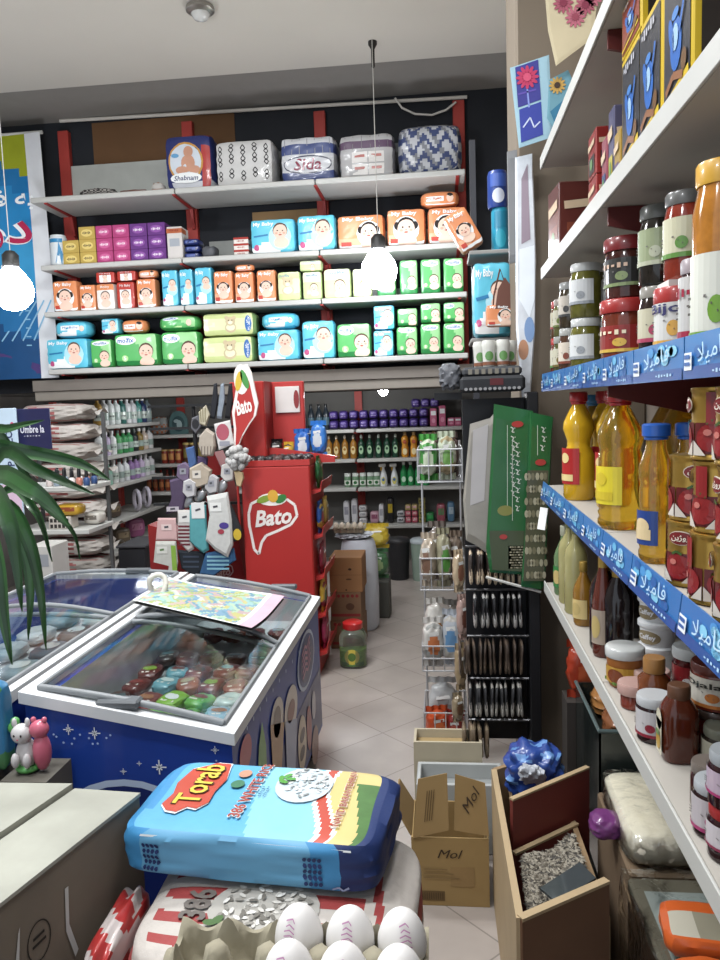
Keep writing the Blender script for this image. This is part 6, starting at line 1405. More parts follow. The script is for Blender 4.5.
flat([(510, 68), (549, 55), (553, 137), (519, 148)], pa('8fb4c4'), .006, 'hanging_flower_card', 2.98, both(lambda g, q: g.poly([q(515, 68), q(538, 60), q(541, 100), q(518, 108)], pa('3a3a8c'), 1), flower(527, 78, .042, .042, 'b8325a', 'c8486a'), lambda g, q: g.poly([q(519, 110), q(541, 102), q(543, 135), q(521, 143)], pa('34409a'), 1), lambda g, q: g.line([q(527, 88), q(529, 108)], .006, pa('7a8ad0'), 2), lambda g, q: g.line([q(523, 128), q(530, 118), q(534, 128), q(540, 122)], .005, pa('b8c4e0'), 2), lambda g, q: g.line([q(518, 95), q(536, 90)], .006, pa('5a4aa8'), 2)), 'blue card with a pink flower hanging at the pillar', 'card', FC_)
flat([(545, -6), (598, -6), (593, 38), (556, 66), (548, 30)], pa('b4a888'), .006, 'hanging_flower_card', 2.84, both(*[flower(u, v, .035, .035, c, c2) for u, v, c, c2 in ((563, 4, '9a4a5c', '7a2a40'), (575, 18, 'a8586a', '8a3a4c'), (585, 6, '9a4a5c', '7a2a40'), (592, -2, 'a8586a', '7a2a40'))]), 'cream card with dark pink roses at the top of the grocery shelving', 'card', FC_)
flat([(549, 80), (568, 70), (578, 92), (570, 112), (553, 128), (547, 118)], pa('5a8a9a'), .006, 'hanging_flower_card', 2.90, both(flower(557, 86, .03, .03, 'b08a40', '3a2a20'), lambda g, q: g.poly([q(550, 112), q(566, 98), q(568, 110), q(554, 122)], pa('2a6a8a'), 1)), 'card with a sunflower between the blue card and the shelf edge', 'card', FC_)
# ================================================================ wire snack rack
WR = mat('b8b8ba', .35, .5)
t = thing('wire_snack_rack', 'upright wire rack with four baskets left of the black sachet rack', 'rack')
wx0, wx1, wy0, wy1 = P(421, 600, Y=3.5).x, P(465, 600, Y=3.5).x, 3.5, 3.78
for x in (wx0+.01, wx1-.005): MB().tube([(x, wy1+.008, 0), (x, wy1+.008, 1.5)], .006, WR, 6).build('upright', t)
wz = [P(440, v, Y=3.5).z for v in (482, 590, 671, 726)]
wz[3] = .02
for i, z in enumerate(wz):
    m = MB(); h = (.15, .15, .12, .2)[i]
    for zz_ in (z, z+h*.5, z+h): m.tube([(wx0, wy0, zz_), (wx1, wy0, zz_), (wx1, wy1, zz_), (wx0, wy1, zz_), (wx0, wy0, zz_)], .004, WR, 6)
    for k in range(5): x = wx0+(wx1-wx0)*k/4; m.tube([(x, wy0, z+h), (x, wy0, z), (x, wy1, z), (x, wy1, z+h)], .003, WR, 5)
    for k in range(1, 4): y = wy0+(wy1-wy0)*k/4; m.tube([(wx0, y, z+h), (wx0, y, z), (wx1, y, z), (wx1, y, z+h)], .003, WR, 5)
    m.build('basket', t)
WB = 'snack bags in the wire baskets'
for i, (b, dx, y, w, h, c, c2, c3, lab) in enumerate((
  (0, .05, 3.55, .085, .2, '3f8a3a', 'b8c4a8', 'b0b4a0', 'green and white snack bag at the front of the top wire basket'),
  (0, .135, 3.56, .085, .21, 'a8b09a', '6a9a4a', '8a7a5a', 'pale snack bag beside the green one in the top wire basket'),
  (0, .06, 3.68, .085, .2, '5a4a44', '7a5a50', None, 'brown snack bag at the back of the top wire basket, left'),
  (0, .15, 3.69, .085, .2, '4a3a38', '6a524c', None, 'dark brown snack bag at the back of the top wire basket, right'),
  (1, .04, 3.55, .075, .24, 'a89a88', '7a5a48', None, 'beige snack bag in the second wire basket, leftmost'),
  (1, .11, 3.55, .07, .26, '8f8a70', '4f8a3a', None, 'snack bag with green print in the middle of the second wire basket'),
  (1, .165, 3.6, .07, .24, '7a6a5c', '5a3a34', None, 'brown snack bag in the second wire basket, rightmost'),
  (1, .08, 3.69, .09, .27, '6a5f58', '8a8070', None, 'grey snack bag at the back of the second wire basket'),
  (2, .05, 3.56, .09, .2, 'b8b4ae', 'b8683a', '8a8a86', 'white and orange snack bag at the front left of the third basket'),
  (2, .145, 3.57, .09, .23, 'aeb4bc', '5a86b0', 'b4b0a8', 'white and blue snack bag at the front right of the third basket'),
  (2, .06, 3.69, .09, .25, 'c4c0b8', 'b4763a', None, 'white and orange snack bag at the back left of the third basket'),
  (2, .15, 3.7, .09, .24, '8f8a84', 'b0623a', None, 'grey and orange snack bag at the back right of the third basket'),
  (3, .06, 3.57, .1, .17, 'b8441c', 'c8602c', None, 'bright orange snack bag at the front of the lowest basket'),
  (3, .15, 3.58, .08, .15, '8a2a24', 'a84a3a', None, 'dark red snack bag beside the orange one in the lowest basket'),
  (3, .09, 3.7, .13, .25, 'aeb0b0', '8a8a8a', None, 'crumpled white bag at the back of the lowest basket'))):
    kk = 1.2 if b in (2, 3) else 1.08; o = bag(w*kk, h*kk, .1, c, c2, c3, i+20); o.location = (wx0+dx, y, wz[b]+.005); o.rotation_euler.z = .3*math.sin(i*2.7); tag(o, lab, 'snack bag', WB)
for i, (u, v0, v1, c, c2) in enumerate(((459, 548, 592, 'b09a7c', '8a5a44'), (463, 592, 640, 'a88a80', '6a4034'), (461, 640, 690, '9a8464', '5a4a38'), (458, 690, 722, '8a7a60', '6a4a34'))):
    p = P(u, v1, Y=3.3); h = (v1-v0)*3.3/760; o = bag(.055, h, .05, c, c2, None, i+40, 'hanging_snack_bag'); o.location = (p.x, 3.3, p.z); o.rotation_euler.z = .5
    tag(o, f"brown snack strip hanging between the wire rack and the sachets, {('topmost', 'second', 'third', 'lowest')[i]} one", 'snack bag', 'hanging snack strips')
# cartons at the foot of the racks
a, b = P(418, 765, Y=2.9).x, P(501, 765, Y=2.9).x; zc = P(460, 762, Y=2.9).z
m = MB(); wh = mat('a6a9a8', .5)
for bb in ((a, 2.72, b, 2.735), (a, 2.9-.015, b, 2.9), (a, 2.735, a+.015, 2.885), (b-.015, 2.735, b, 2.885)): m.box(bb[0], bb[1], 0, bb[2], bb[3], zc, wh, .003)
m.box(a+.015, 2.735, 0, b-.015, 2.885, zc-.06, mat('8a8d8c', .5)); tag(m.build('white_bin'), 'white open bin on the floor behind the brown carton', 'bin')
a, b = P(416, 745, Y=3.12).x, P(480, 745, Y=3.12).x; zc2 = P(450, 738, Y=2.95).z; tt = mat('9a8256', .8, var=.1)
m = MB(); z0 = zc2-.07
for bb in ((a, 2.91, b, 2.92), (a, 3.03, b, 3.04), (a, 2.92, a+.01, 3.03), (b-.01, 2.92, b, 3.03)): m.box(bb[0], bb[1], 0.0, bb[2], bb[3], zc2, mat('b0a58c', .8))
m.box(a+.01, 2.92, 0, b-.01, 3.03, zc2-.035, tt); tag(m.build('shallow_carton'), 'open tan carton tray behind the white bin', 'carton')
# ---------------------------------------------------------------- brown carton in the aisle
kr = mat('9c7f4e', .8, var=.1, scale=6); kr2 = mat('8c7044', .8, var=.1, scale=6)
ca, cb_ = P(413, 905, Z=0), P(490, 908, Z=0); cz = P(450, 838, Y=2.42).z; cyb = 2.66
t = thing('brown_carton', 'open brown carton with raised flaps on the aisle floor', 'carton')
m = MB(); th = .006
for bb in ((ca.x, 2.42, cb_.x, 2.42+th), (ca.x, cyb-th, cb_.x, cyb), (ca.x, 2.42+th, ca.x+th, cyb-th), (cb_.x-th, 2.42+th, cb_.x, cyb-th)): m.box(bb[0], bb[1], .001, bb[2], bb[3], cz, kr)
m.box(ca.x+th, 2.42+th, .001, cb_.x-th, cyb-th, .01, kr2)
g = G(m, plane(((ca.x+cb_.x)/2, 2.42, cz/2), (1, 0, 0), (0, 0, 1)))
g.text('Mol', 0, cz*.27, .085, .03, pa('3a2a1c'), 2, shear=.35); g.rect(-.1, -cz*.42, -.02, -cz*.28, pa('6a5230'), 1)
for i in range(10): g.line([(-.095+i*.0075, -cz*.4), (-.095+i*.0075, -cz*.3)], .002, pa('4a3820'), 2)
for i in range(3): g.line([(-.09, .01-.015*i), (-.01+.02*i, .01-.015*i)], .004, pa('866b42'), 2)
g.rect(.0, -.05, .08, .02, pa('937548'), 1)
m.build('body', t)
def flap(pts, txt, nm='flap'):
    A, B, C, D = pts; n = ((B-A).cross(D-A)).normalized()*.003
    m = MB().hexa([A-n, B-n, C-n, D-n], [A+n, B+n, C+n, D+n], kr2)
    u_ = (B-A).normalized(); v_ = (D-A).normalized(); o_ = (A+B+C+D)/4
    S = plane(o_-n*1.5, u_, v_) if n.y > 0 else plane(o_+n*1.5, u_, v_)
    g = G(m, lambda x, y, off=0: o_+u_*x+v_*y+Vector((0, -1, .4)).normalized()*(.004+off)); txt(g); m.build(nm, t)
f1 = [P(413, 838, Y=2.418), P(449, 830, Y=2.418), P(447, 773, Y=2.46), P(418, 779, Y=2.46)]
f2 = [P(454, 830, Y=2.418), P(489, 836, Y=2.418), P(485, 783, Y=2.46), P(455, 774, Y=2.46)]
flap(f1, lambda g: [g.line([(-.02+.008*i, -.05), (-.02+.008*i, .05)], .003, pa('5a4426'), 1) for i in range(4)]); flap(f2, lambda g: g.text('Mol', 0, .01, .03, .09, pa('3a2a1c'), 2) if 0 else g.text('Mol', .0, .02, .09, .03, pa('3a2a1c'), 2, rot=1.1, shear=.3))
flap([Vector((ca.x, 2.43, cz)), Vector((ca.x, 2.65, cz)), Vector((ca.x-.05, 2.64, cz+.09)), Vector((ca.x-.05, 2.44, cz+.09))], lambda g: None)
# ================================================================ wooden seed bin and the things under the grocery shelf
wd = mat('8f7352', .7, var=.2, scale=8); wr = mat('74302a', .5, var=.15, scale=4); wl2 = mat('a8906c', .6, var=.15, scale=9)
A_, B_, C_ = P(520, 918, Z=.5), P(494, 772, Z=.46), P(607, 880, Z=.5); D_ = B_+(C_-A_)
def wall_(m, p, q, z0, zp, zq, th, mt):
    d = (q-p); d.z = 0; n = Vector((-d.y, d.x, 0)).normalized()*th/2
    p0, q0 = Vector((p.x, p.y, z0)), Vector((q.x, q.y, z0)); p1, q1 = Vector((p.x, p.y, zp)), Vector((q.x, q.y, zq))
    m.hexa([p0-n, q0-n, q0+n, p0+n], [p1-n, q1-n, q1+n, p1+n], mt)
t = thing('seed_bin', 'wooden bin with red brown dividers full of striped seeds', 'bin')
m = MB(); wall_(m, A_, C_, 0, .5, .5, .016, mat('6b4a34', .7, var=.15)); m.build('front_board', t)
m = MB(); wall_(m, A_, B_, 0, .5, .47, .018, wl2); m.build('side_board', t)
m = MB(); wall_(m, C_, D_, 0, .40, .37, .016, wd); m.build('side_board', t)
m = MB(); wall_(m, B_, D_, 0, .47, .47, .016, wd); m.build('back_board', t)
m = MB(); wall_(m, A_, C_, .495, .503, .503, .02, wl2); m.build('front_lip', t)
p0, p1 = P(512, 852, Z=.37), P(588, 816, Z=.37)
m = MB(); wall_(m, p0, p1, .02, .53, .53, .012, wr); m.build('divider', t); m = MB(); wall_(m, p0, p1, .53, .536, .536, .016, wl2); m.build('divider_lip', t)
def isect(a, b, c, d):
    x = ((c.x-a.x)*(d.y-c.y)-(c.y-a.y)*(d.x-c.x))/((b.x-a.x)*(d.y-c.y)-(b.y-a.y)*(d.x-c.x)); return a+(b-a)*x
pz = p0.z; q0_, q1_ = isect(p0, p1, A_, B_), isect(p0, p1, C_, D_); dd_ = (q1_-q0_).normalized(); p0, p1 = q0_+dd_*.014, q1_-dd_*.014; p0.z = p1.z = pz
dv = (p1-p0).normalized(); nv_ = Vector((-dv.y, dv.x, 0))
r0, r1 = p0-nv_*.03, p1-nv_*.03+Vector((0, 0, 0))
m = MB(); wall_(m, r0, r1, .02, .385, .385, .012, wr); m.build('divider', t); m = MB(); wall_(m, r0, r1, .385, .392, .392, .016, wl2); m.build('divider_lip', t)
# seeds
m = MB(); rnd = random.Random(8); ins = .03
sa, sb, sc_ = A_, C_, r0
def inq(u, v): return A_*(1-u)*(1-v)+C_*u*(1-v)+r1*u*v+r0*(1-u)*v
sm1, sm2, sm3 = mat('3f3a34', .6), mat('8f8778', .6), mat('625a4e', .6)
m.sheet(lambda u, v: (inq(.09+u*.8, .1+v*.78).x, inq(.09+u*.8, .1+v*.78).y, .445-.07*v+.01*math.sin(u*9)), 10, 8, mat('2f2a25', .8))
for i in range(2200):
    u, v = rnd.uniform(.1, .88), rnd.uniform(.12, .87); q = inq(u, v); a = rnd.uniform(0, PI); L_ = .012; wv = .0045; c_, s_ = math.cos(a), math.sin(a); z = .449-.07*v+.01*math.sin(u*9)+rnd.uniform(0, .008); tl = rnd.uniform(-.4, .4)
    ps = [(-L_, 0), (0, -wv), (L_, 0), (0, wv)]; vs = [(q.x+x*c_-y*s_, q.y+x*s_+y*c_, z+x*tl) for x, y in ps]+[(q.x, q.y, z+.004)]
    m.add(vs, [(0, 1, 4), (1, 2, 4), (2, 3, 4), (3, 0, 4)], (sm1, sm2, sm3, sm2)[i % 4])
o = m.build('striped_seeds'); tag(o, 'heap of striped sunflower seeds in the wooden bin', 'seeds', None, 'stuff')
e0 = [P(540, 890, Z=.475), P(557, 905, Z=.475), P(596, 880, Z=.48), P(580, 864, Z=.48)]
n_ = Vector((0, 0, .006)); m = MB().hexa([p+Vector((0, 0, .0)) for p in e0], [p+n_ for p in e0], mat('5c6468', .08, .6, coat=.6))
tag(m.build('seed_scoop_plate'), 'shiny grey acrylic plate lying on the seeds', 'plate')
# blue bag behind the dividers
p = P(528, 790, Z=.42); m = MB(); SE(.2, .15, .22, 3, .075, 8, 3).mesh(m.at(0, 0, .1), lambda ax, s, a, b: mat('23408a', .35, coat=.4) if (math.sin(5*a+3*b)+math.sin(7*b-2*a)) < .9 else mat('5a86c0', .35, coat=.4), 14)
m.at(-.0, -.06, .13, 0, .5); SE(.1, .05, .12, 2.6, .12, 8, 2).mesh(m, mat('a4a8b0', .4, bump=.4), 8)
o = m.build('blue_bag', None, (p.x+.02, p.y-.02, .40)); o.rotation_euler = (.15, 0, -.2); tag(o, 'blue and white crumpled bag behind the red brown divider', 'bag')
m = MB().box(p.x-.06, p.y-.08, .37, p.x+.1, p.y+.05, .39, wd); m.build('inner_board', t)
# dark acrylic display bin with bread
AC = mat('6f7a78', .1, metal=.05, kind='clear'); px0, px1, py0, py1 = .45, .79, 2.29, 2.70
t = thing('acrylic_bin', 'dark clear plastic bin under the lowest grocery shelf', 'bin')
ed = mat('3a4444', .25, coat=.5)
for b in ((px0, py0, px0+.006, py1), (px0, py0, px1, py0+.006), (px0, py1-.006, px1, py1)):
    MB().box(b[0], b[1], .2, b[2], b[3], .68, mat('2c3432', .15, trans=.35, coat=.6)).build('side_panel', t)
MB().tube([(px0, py1, .68), (px0, py0, .68), (px1, py0, .68)], .007, mat('5a6a6a', .2, coat=.6), 6).build('top_edge', t)
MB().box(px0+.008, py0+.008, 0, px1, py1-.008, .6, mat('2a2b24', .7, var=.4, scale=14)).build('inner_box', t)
def bread(c, c2, seed):
    se = SE(.21, .15, .11, 3, .04, 7, seed); m = MB().at(0, 0, .055); se.mesh(m, mat(c, .25, var=.25, scale=14, coat=.7, bump=.2), 12); g = G(m, se.top); g.rect(-.06, -.05, .05, .03, pl(c2), 1, 4, 4); g.line([(-.04, .05), (.06, .04)], .02, pl('b8b4b0'), 1); return m.build('bread_pack')
for (u, v, z, Yk, c, c2, lab, rz) in ((568, 668, .7, 2.56, 'a8703a', 'b8a088', 'pack of brown bread rolls in the acrylic bin, farther one', .3), (585, 705, .66, 2.44, '8f5634', 'a03a38', 'pack of bread with a red label in the acrylic bin, nearer one', -.2)):
    o = bread(c, c2, int(u)); p = P(u, v, Z=z); o.location = (px0+.14, (2.60 if u < 575 else 2.41), .602); o.rotation_euler = (0, -.1, rz*.4); tag(o, lab, 'bread')
o = bread('8a4a34', 'b05a3a', 3); o.location = (px0+.13, 2.6, .72); o.rotation_euler = (0, 0, .1); tag(o, 'bread pack lying on the farther brown bread rolls', 'bread')
o = bag(.16, .22, .08, 'a8351c', 'b8502c', None, 51); o.location = (.50, 2.76, .6); o.rotation_euler.z = .1; tag(o, 'red orange bag behind the bread packs below the shelf', 'bag')
MB().box(.42, 2.71, 0, .7, 2.83, .598, mat('3a3430', .8)).build('small_cabinet'); tag(COL.objects[-1], 'dark low box at the far end under the grocery shelf', 'box')
# purple bag, flat bread slab, wrapped box
p = P(601, 836, Z=.5); m = MB(); SE(.09, .1, .07, 2.6, .05, 6, 2).mesh(m.at(0, 0, .03), mat('6f3470', .3, coat=.5, var=.2), 10); o = m.build('purple_bag', None, (p.x+.01, p.y+.0, .505)); tag(o, 'small purple plastic bag between the seeds and the flat bread', 'bag')
BL = [P(612, 812, Z=.56), P(608, 778, Z=.58), P(640, 768, Z=.6), P(692, 838, Z=.56), P(626, 850, Z=.55)]
x0s, x1s, y0s, y1s = .445, .68, 1.87, 2.25
se = SE(x1s-x0s, y1s-y0s, .085, 7, .012, 8, 2); m = MB().at(0, 0, .0425)
se.mesh(m, mat('ece2cc', .5, var=.2, scale=18, bump=.3), (12, 16, 5)); bl_ = m.build('flat_bread', None, ((x0s+x1s)/2, (y0s+y1s)/2, .50)); bl_.rotation_euler.z = .0; tag(bl_, 'stack of pale flat bread wrapped in clear plastic under the shelf', 'bread')
se = SE(x1s-x0s+.025, y1s-y0s+.025, .1, 6, .03, 14, 5); m = MB().at(0, 0, 0); se.mesh(m, mat('f2f4f4', .12, metal=.08, bump=.9, scale=9, kind='clear'), (14, 18, 6)); m.build('plastic_wrap', bl_, (0, 0, .046))
MB().box(.44, 1.86, 0, .79, 2.27, .498, mat('6f5a44', .8, var=.15), .006).build('brown_box'); tag(COL.objects[-1], 'brown box that carries the flat bread under the shelf', 'box')
t = thing('wrapped_carton', 'cardboard box wrapped in clear plastic at the lower right corner', 'carton')
wx, wX, wy, wY, wz_ = .42, .79, 1.05, 1.80, .53
m = MB().box(wx, wy, 0, wX, wY, wz_, mat('6a6252', .7, var=.15, scale=5), .006); g = G(m, plane(((wx+wX)/2, (wy+wY)/2, wz_), (1, 0, 0), (0, 1, 0))); g.rect(-.16, -.1, .0, .32, pa('9aa09c'), 1); g.rect(.01, -.1, .19, .37, pa('7a6448'), 1); m.build('body', t)
m = MB(); m.sheet(lambda u, v: (wx-.012+.006*math.sin(v*23+u*9), wy+v*(wY-wy+.02), .02+u*(wz_+.0)), 18, 26, mat('f0f3f2', .06, metal=.16, bump=1.0, scale=8, kind='clear'))
m.sheet(lambda u, v: (wx-.012+u*(wX-wx), wy+v*(wY-wy+.02), wz_+.012+.008*math.sin(u*17)*math.cos(v*21)), 20, 26, mat('f0f3f2', .06, metal=.1, bump=1.0, scale=8, kind='clear')); m.build('plastic_wrap', t)
for i, (v0, c) in enumerate(((.0, 'c4531c'), (.115, '8f8a74'), (.23, 'c4531c'))):
    pass
for i, (x, y, lab) in enumerate(((.53, 1.55, 'orange and grey flat pack on the wrapped cardboard box, farther one'), (.51, 1.38, 'orange and grey flat pack on the wrapped cardboard box, nearer one'))):
    se = SE(.2, .15, .05, 5, .02, 8, i); m = MB().at(0, 0, .025)
    se.mesh(m, lambda ax, s, a, b: pl('c8541c') if (ax == 2 and s > 0 and (b > .3 or b < -.75)) or ax != 2 else (pl('8a8470') if a > -.3 else pl('b4ae9c')), (12, 12, 4)); o = m.build('flat_pack', None, (x, y, wz_+.022)); o.rotation_euler.z = -.12; tag(o, lab, 'pack', 'orange flat packs')
# ================================================================ foreground: rice bags, carton, eggs
def zrange(): pass
tb = SE(.605, .345, .115, 8, .012, 6, 2)
b1, b2, b3, b4 = [mat(h_, .55, var=.1, scale=14, bump=.12) for h_ in ('4f9fc8', '3585bc', '1c2f63', '78b8d4')]
rd_, yl_, gn_, wt_ = mat('b8402c', .45), mat('c4b06a', .45, var=.1), mat('3f6a2c', .5, var=.3, scale=40), mat('dfe6e8', .45)
def tcol(ax, s, a, b):
    if ax == 2 and s > 0:
        w_ = .1*math.sin(b*2.2+.6)
        if a > .9: return b3
        if a+w_ > .42:
            q = a+w_
            if q < .46: return wt_
            if q < .54: return rd_
            if q < .57: return wt_
            if a > .74-.1*b and b < .55: return gn_
            return yl_
        if a < -.88 and b > -.5: return b2
        return b4 if (a+.1*b) > -.1 else b1
    if ax == 1 and s < 0: return b3 if a > .72 else (b2 if a < -.82 or .5 < a else mat('5a9cc4', .45, var=.1))
    if ax == 0: return b3 if s > 0 else b2
    return b2
m = MB().at(0, 0, .0575); tb.mesh(m, tcol, (100, 64, 10))
g = G(m, tb.top); R90 = PI/2
rb = [(-.245, -.07), (-.235, -.02), (-.245, .03), (-.23, .1), (-.2, .125), (-.19, .15), (-.15, .15), (-.14, .12), (-.125, .06), (-.13, .0), (-.125, -.05), (-.145, -.08), (-.17, -.075), (-.19, -.1), (-.22, -.095)]
g.poly([(x*1.0, y*1.06) for x, y in rb], wt_, 3); g.poly([(x, y) for x, y in rb], rd_, 4)
g.text('Torab', -.183, .03, .2, .075, pl('4a2a1a'), 5, rot=R90, bold=.03); g.text('Torab', -.183, .03, .195, .068, pl('d8b83a'), 6, rot=R90, bold=.015)
g.disc(-.09, .1, .017, .02, pl('c08a70'), 4); g.disc(-.09, .045, .017, .02, pl('3f7a5a'), 4)
g.text('386 WHITE RICE', -.045, .03, .27, .032, pl('d8d8d4'), 4, rot=R90, bold=.04); g.text('386 WHITE RICE', -.045, .03, .265, .028, pl('b04438'), 5, rot=R90, bold=.01)
g.text('PREMIUM', -.02, .02, .05, .008, pl('2a5a7a'), 4, rot=R90); g.text('PURE 10 KG', -.008, .02, .05, .008, pl('2a5a7a'), 4, rot=R90)
rnd = random.Random(2); g.disc(.075, .065, .07, .085, pl('b9c8d0'), 3, 24)
for i in range(70):
    a, r = rnd.uniform(0, 2*PI), math.sqrt(rnd.uniform(0, 1)); g.disc(.078+.055*r*math.cos(a), .07+.07*r*math.sin(a), .009, .004, pl(('d8dcdc', 'b0b4b4', 'e6e8e6', '8a9090')[i % 4]), 4+i % 3, 6, rot=rnd.uniform(0, PI))
for q in range(4): g.disc(.025+.012*math.cos(q*1.5), .075+.014*math.sin(q*1.5), .014, .007, pl('4f9a3a'), 7, 8, rot=q*.9)
g.text('NAVID BARANTEHRAN', .19, .02, .26, .022, pl('d8c8b0'), 4, rot=R90, bold=.03); g.text('NAVID BARANTEHRAN', .19, .02, .255, .018, pl('a83a30'), 5, rot=R90)
gf = G(m, tb.front)
for x0 in (-.235, .14):
    for i in range(4):
        for j in range(5): gf.disc(x0+i*.011, -.03+j*.013, .005, .0055, b3, 2, 6)
gf.line([(-.25, .043), (.25, .045)], .004, wt_, 2); gf.line([(.2, -.04), (.215, -.035), (.225, -.042), (.24, -.036)], .004, pl('8a9ac0'), 2)
tc_ = P(262, 815, Z=.82)
t = m.build('rice_bag', None, (-.43, 1.655, .677)); t.rotation_euler.z = -.09
tag(t, 'blue bag of white rice with a red and yellow name ribbon', 'rice bag')
sb_ = SE(.6, .52, .2, 4.5, .014, 6, 4)
cw, crd = mat('b8b0a8', .6, var=.1, bump=.2, scale=30), mat('9c3a38', .6, var=.1, bump=.2, scale=30)
def scol(ax, s, a, b):
    if ax == 2 and s > 0: return crd if (math.sin(b*20+.6*a) > .1 and (a < -.25 or a > .25 or b > .72)) and abs(b) < .97 and a < .66 or (.7 < a+.15*b < .78) else cw
    if ax == 1 and s < 0: return crd if math.sin(b*6+.5) > .2 and abs(a) < .8 else cw
    return crd if (ax == 0 and math.sin(b*7) > .3) else cw
m = MB().at(0, 0, .1); sb_.mesh(m, scol, (70, 60, 14)); g = G(m, sb_.top)
g.disc(-.02, -.1, .12, .1, pa('a8a49c'), 2, 24); rnd = random.Random(6)
for i in range(90):
    a, r = rnd.uniform(0, 2*PI), math.sqrt(rnd.uniform(0, 1)); g.disc(-.02+.1*r*math.cos(a), -.1+.085*r*math.sin(a), .011, .005, pa(('c4c0b8', '8a867e', 'd4d2cc', '6a665e')[i % 4]), 3+i % 3, 6, rot=rnd.uniform(0, PI))
for q in range(4): g.disc(-.12+.014*q, -.16+.01*math.sin(q*2), .016, .01, pa('4a6a3a'), 7, 8, rot=q)
g.text('386', -.17, -.1, .1, .07, pa('6a625c'), 4, rot=R90, bold=.03)
t = m.build('rice_bag', None, (-.368, 1.53, .472)); t.rotation_euler.z = -.03; tag(t, 'red and white striped rice bag under the blue one', 'rice bag')
m = MB(); sc2 = SE(.58, .5, .175, 4.2, .02, 6, 7); sc2.mesh(m.at(0, 0, .0875), scol, (24, 20, 10)); o = m.build('rice_bag', None, (-.37, 1.54, .297)); tag(o, 'striped rice bag lowest in the pile under the blue one', 'rice bag')
MB().box(-.66, 1.25, 0, -.07, 1.82, .295, mat('5a4a38', .8, var=.2), .01).build('pallet_box'); tag(COL.objects[-1], 'low wooden platform under the pile of rice bags', 'platform')
m = MB(); SE(.075, .3, .29, 3.5, .04, 7, 9).mesh(m.at(0, 0, .145), lambda ax, s, a, b: pl('a82a28') if math.sin(b*7+a*2) > -.1 else pl('b8aca8'), 14); o = m.build('plastic_bag', None, (-.712, 1.44, .362)); tag(o, 'red and white plastic bag squeezed between the carton and the rice bags', 'bag')
MB().box(-.745, 1.3, 0, -.675, 1.62, .36, mat('4a3f34', .8)).build('narrow_crate'); tag(COL.objects[-1], 'dark narrow crate beside the rice bag platform', 'crate')
# carton with two lid flaps at the left
t = thing('lidded_carton', 'worn carton with a whitish two part lid at the lower left', 'carton')
zc = .80; gp = [P(65, 792, Z=zc), P(0, 834, Z=zc)]; rt = [P(139, 795, Z=zc), P(0, 905, Z=zc)]
dirn = (rt[0]-rt[1]).normalized(); 
far, near = rt[0]+dirn*.0, rt[1]-dirn*.35
wdt = .40; nrm = (P(65, 790, Z=.80)-P(139, 795, Z=.80)).normalized()
def sl_(s, d): return far-dirn*d+nrm*s
Ld = (far-near).length
cw_ = mat('98988c', .7, var=.3, scale=7, bump=.15); cs_ = mat('766b5c', .75, var=.3, scale=5)
lo = lambda p: Vector((p.x, p.y, .3)); hi = lambda p, z=zc: Vector((p.x, p.y, z))
m = MB().hexa([lo(sl_(0, Ld)), lo(sl_(0, 0)), lo(sl_(wdt, 0)), lo(sl_(wdt, Ld))], [hi(sl_(0, Ld), zc-.004), hi(sl_(0, 0), zc-.004), hi(sl_(wdt, 0), zc-.004), hi(sl_(wdt, Ld), zc-.004)], cs_)
g = G(m, plane(hi(sl_(0, .33), zc-.13), dirn, (0, 0, 1))); 
for a in range(24): g.line([(.03*math.cos(2*PI*a/24), .04*math.sin(2*PI*a/24)), (.03*math.cos(2*PI*(a+1)/24), .04*math.sin(2*PI*(a+1)/24))], .003, pa('2f2a24'))
g.line([(-.015, .01), (.015, .012)], .006, pa('2f2a24')); g.line([(-.018, -.005), (.018, -.003)], .006, pa('2f2a24'))
g.poly([(.075, .06), (.085, .06), (.08, -.02), (.1, -.09), (.09, -.1), (.07, -.03)], pa('c0c0bc'), 2); g.poly([(-.05, .05), (-.045, .06), (-.055, -.02), (-.05, -.1), (-.06, -.1), (-.066, -.02)], pa('b8b8b4'), 2)
m.build('body', t)
wf = .165
for (s0, s1, d0, lift, nm) in ((-.004, wf, 0, .0, 'lid_flap'), (wf+.006, wdt, .0, .012, 'lid_flap')):
    pts = [sl_(s0, Ld), sl_(s0, d0), sl_(s1, d0), sl_(s1, Ld)]
    m = MB().hexa([hi(p, zc-.002) for p in pts], [hi(p, zc+.006+(lift if i in (0, 1) else 0)) for i, p in enumerate(pts)], cw_); m.build(nm, t)
c_ = sl_(wdt/2, Ld/2)
MB().box(c_.x-.22, .9, 0, c_.x+.2, 1.8, .295, mat('4a4238', .8)).build('low_bench'); tag(COL.objects[-1], 'dark low bench under the worn carton', 'bench')
# toy figure and blue pack
p = P(30, 788, Y=1.93)
t = thing('toy_figure', 'small plastic toy of a white kitten hugging a pink one with a green ball', 'toy', (p.x-.0, 1.93, .7))
MB().box(-.05, -.05, -.7, .085, .09, .0, mat('5a564e', .8)).build('toy_box'); o = COL.objects[-1]; o.location = (p.x, 1.92, .7); tag(o, 'narrow grey box standing behind the worn carton', 'box')
wt2, pk, gr2 = pl('c4c0c0'), pl('c05a70'), pl('4f9a4a')
m = MB().ell((0, 0, .055), (.03, .025, .045), wt2).ell((-.005, -.01, .115), (.03, .026, .028), wt2).ell((-.025, -.01, .145), (.008, .006, .014), wt2, 8, 6).ell((.014, -.01, .147), (.008, .006, .014), wt2, 8, 6).ell((-.018, -.03, .045), (.012, .012, .022), wt2, 8, 6).ell((.016, -.03, .045), (.012, .012, .022), wt2, 8, 6)
for q in (-.014, .006): m.ell((q, -.035, .118), (.003, .002, .004), pl('222222'), 6, 4)
m.ell((-.004, -.036, .107), (.003, .002, .002), pk, 6, 4).ell((0, -.0, .012), (.034, .03, .013), gr2); m.build('white_kitten', t)
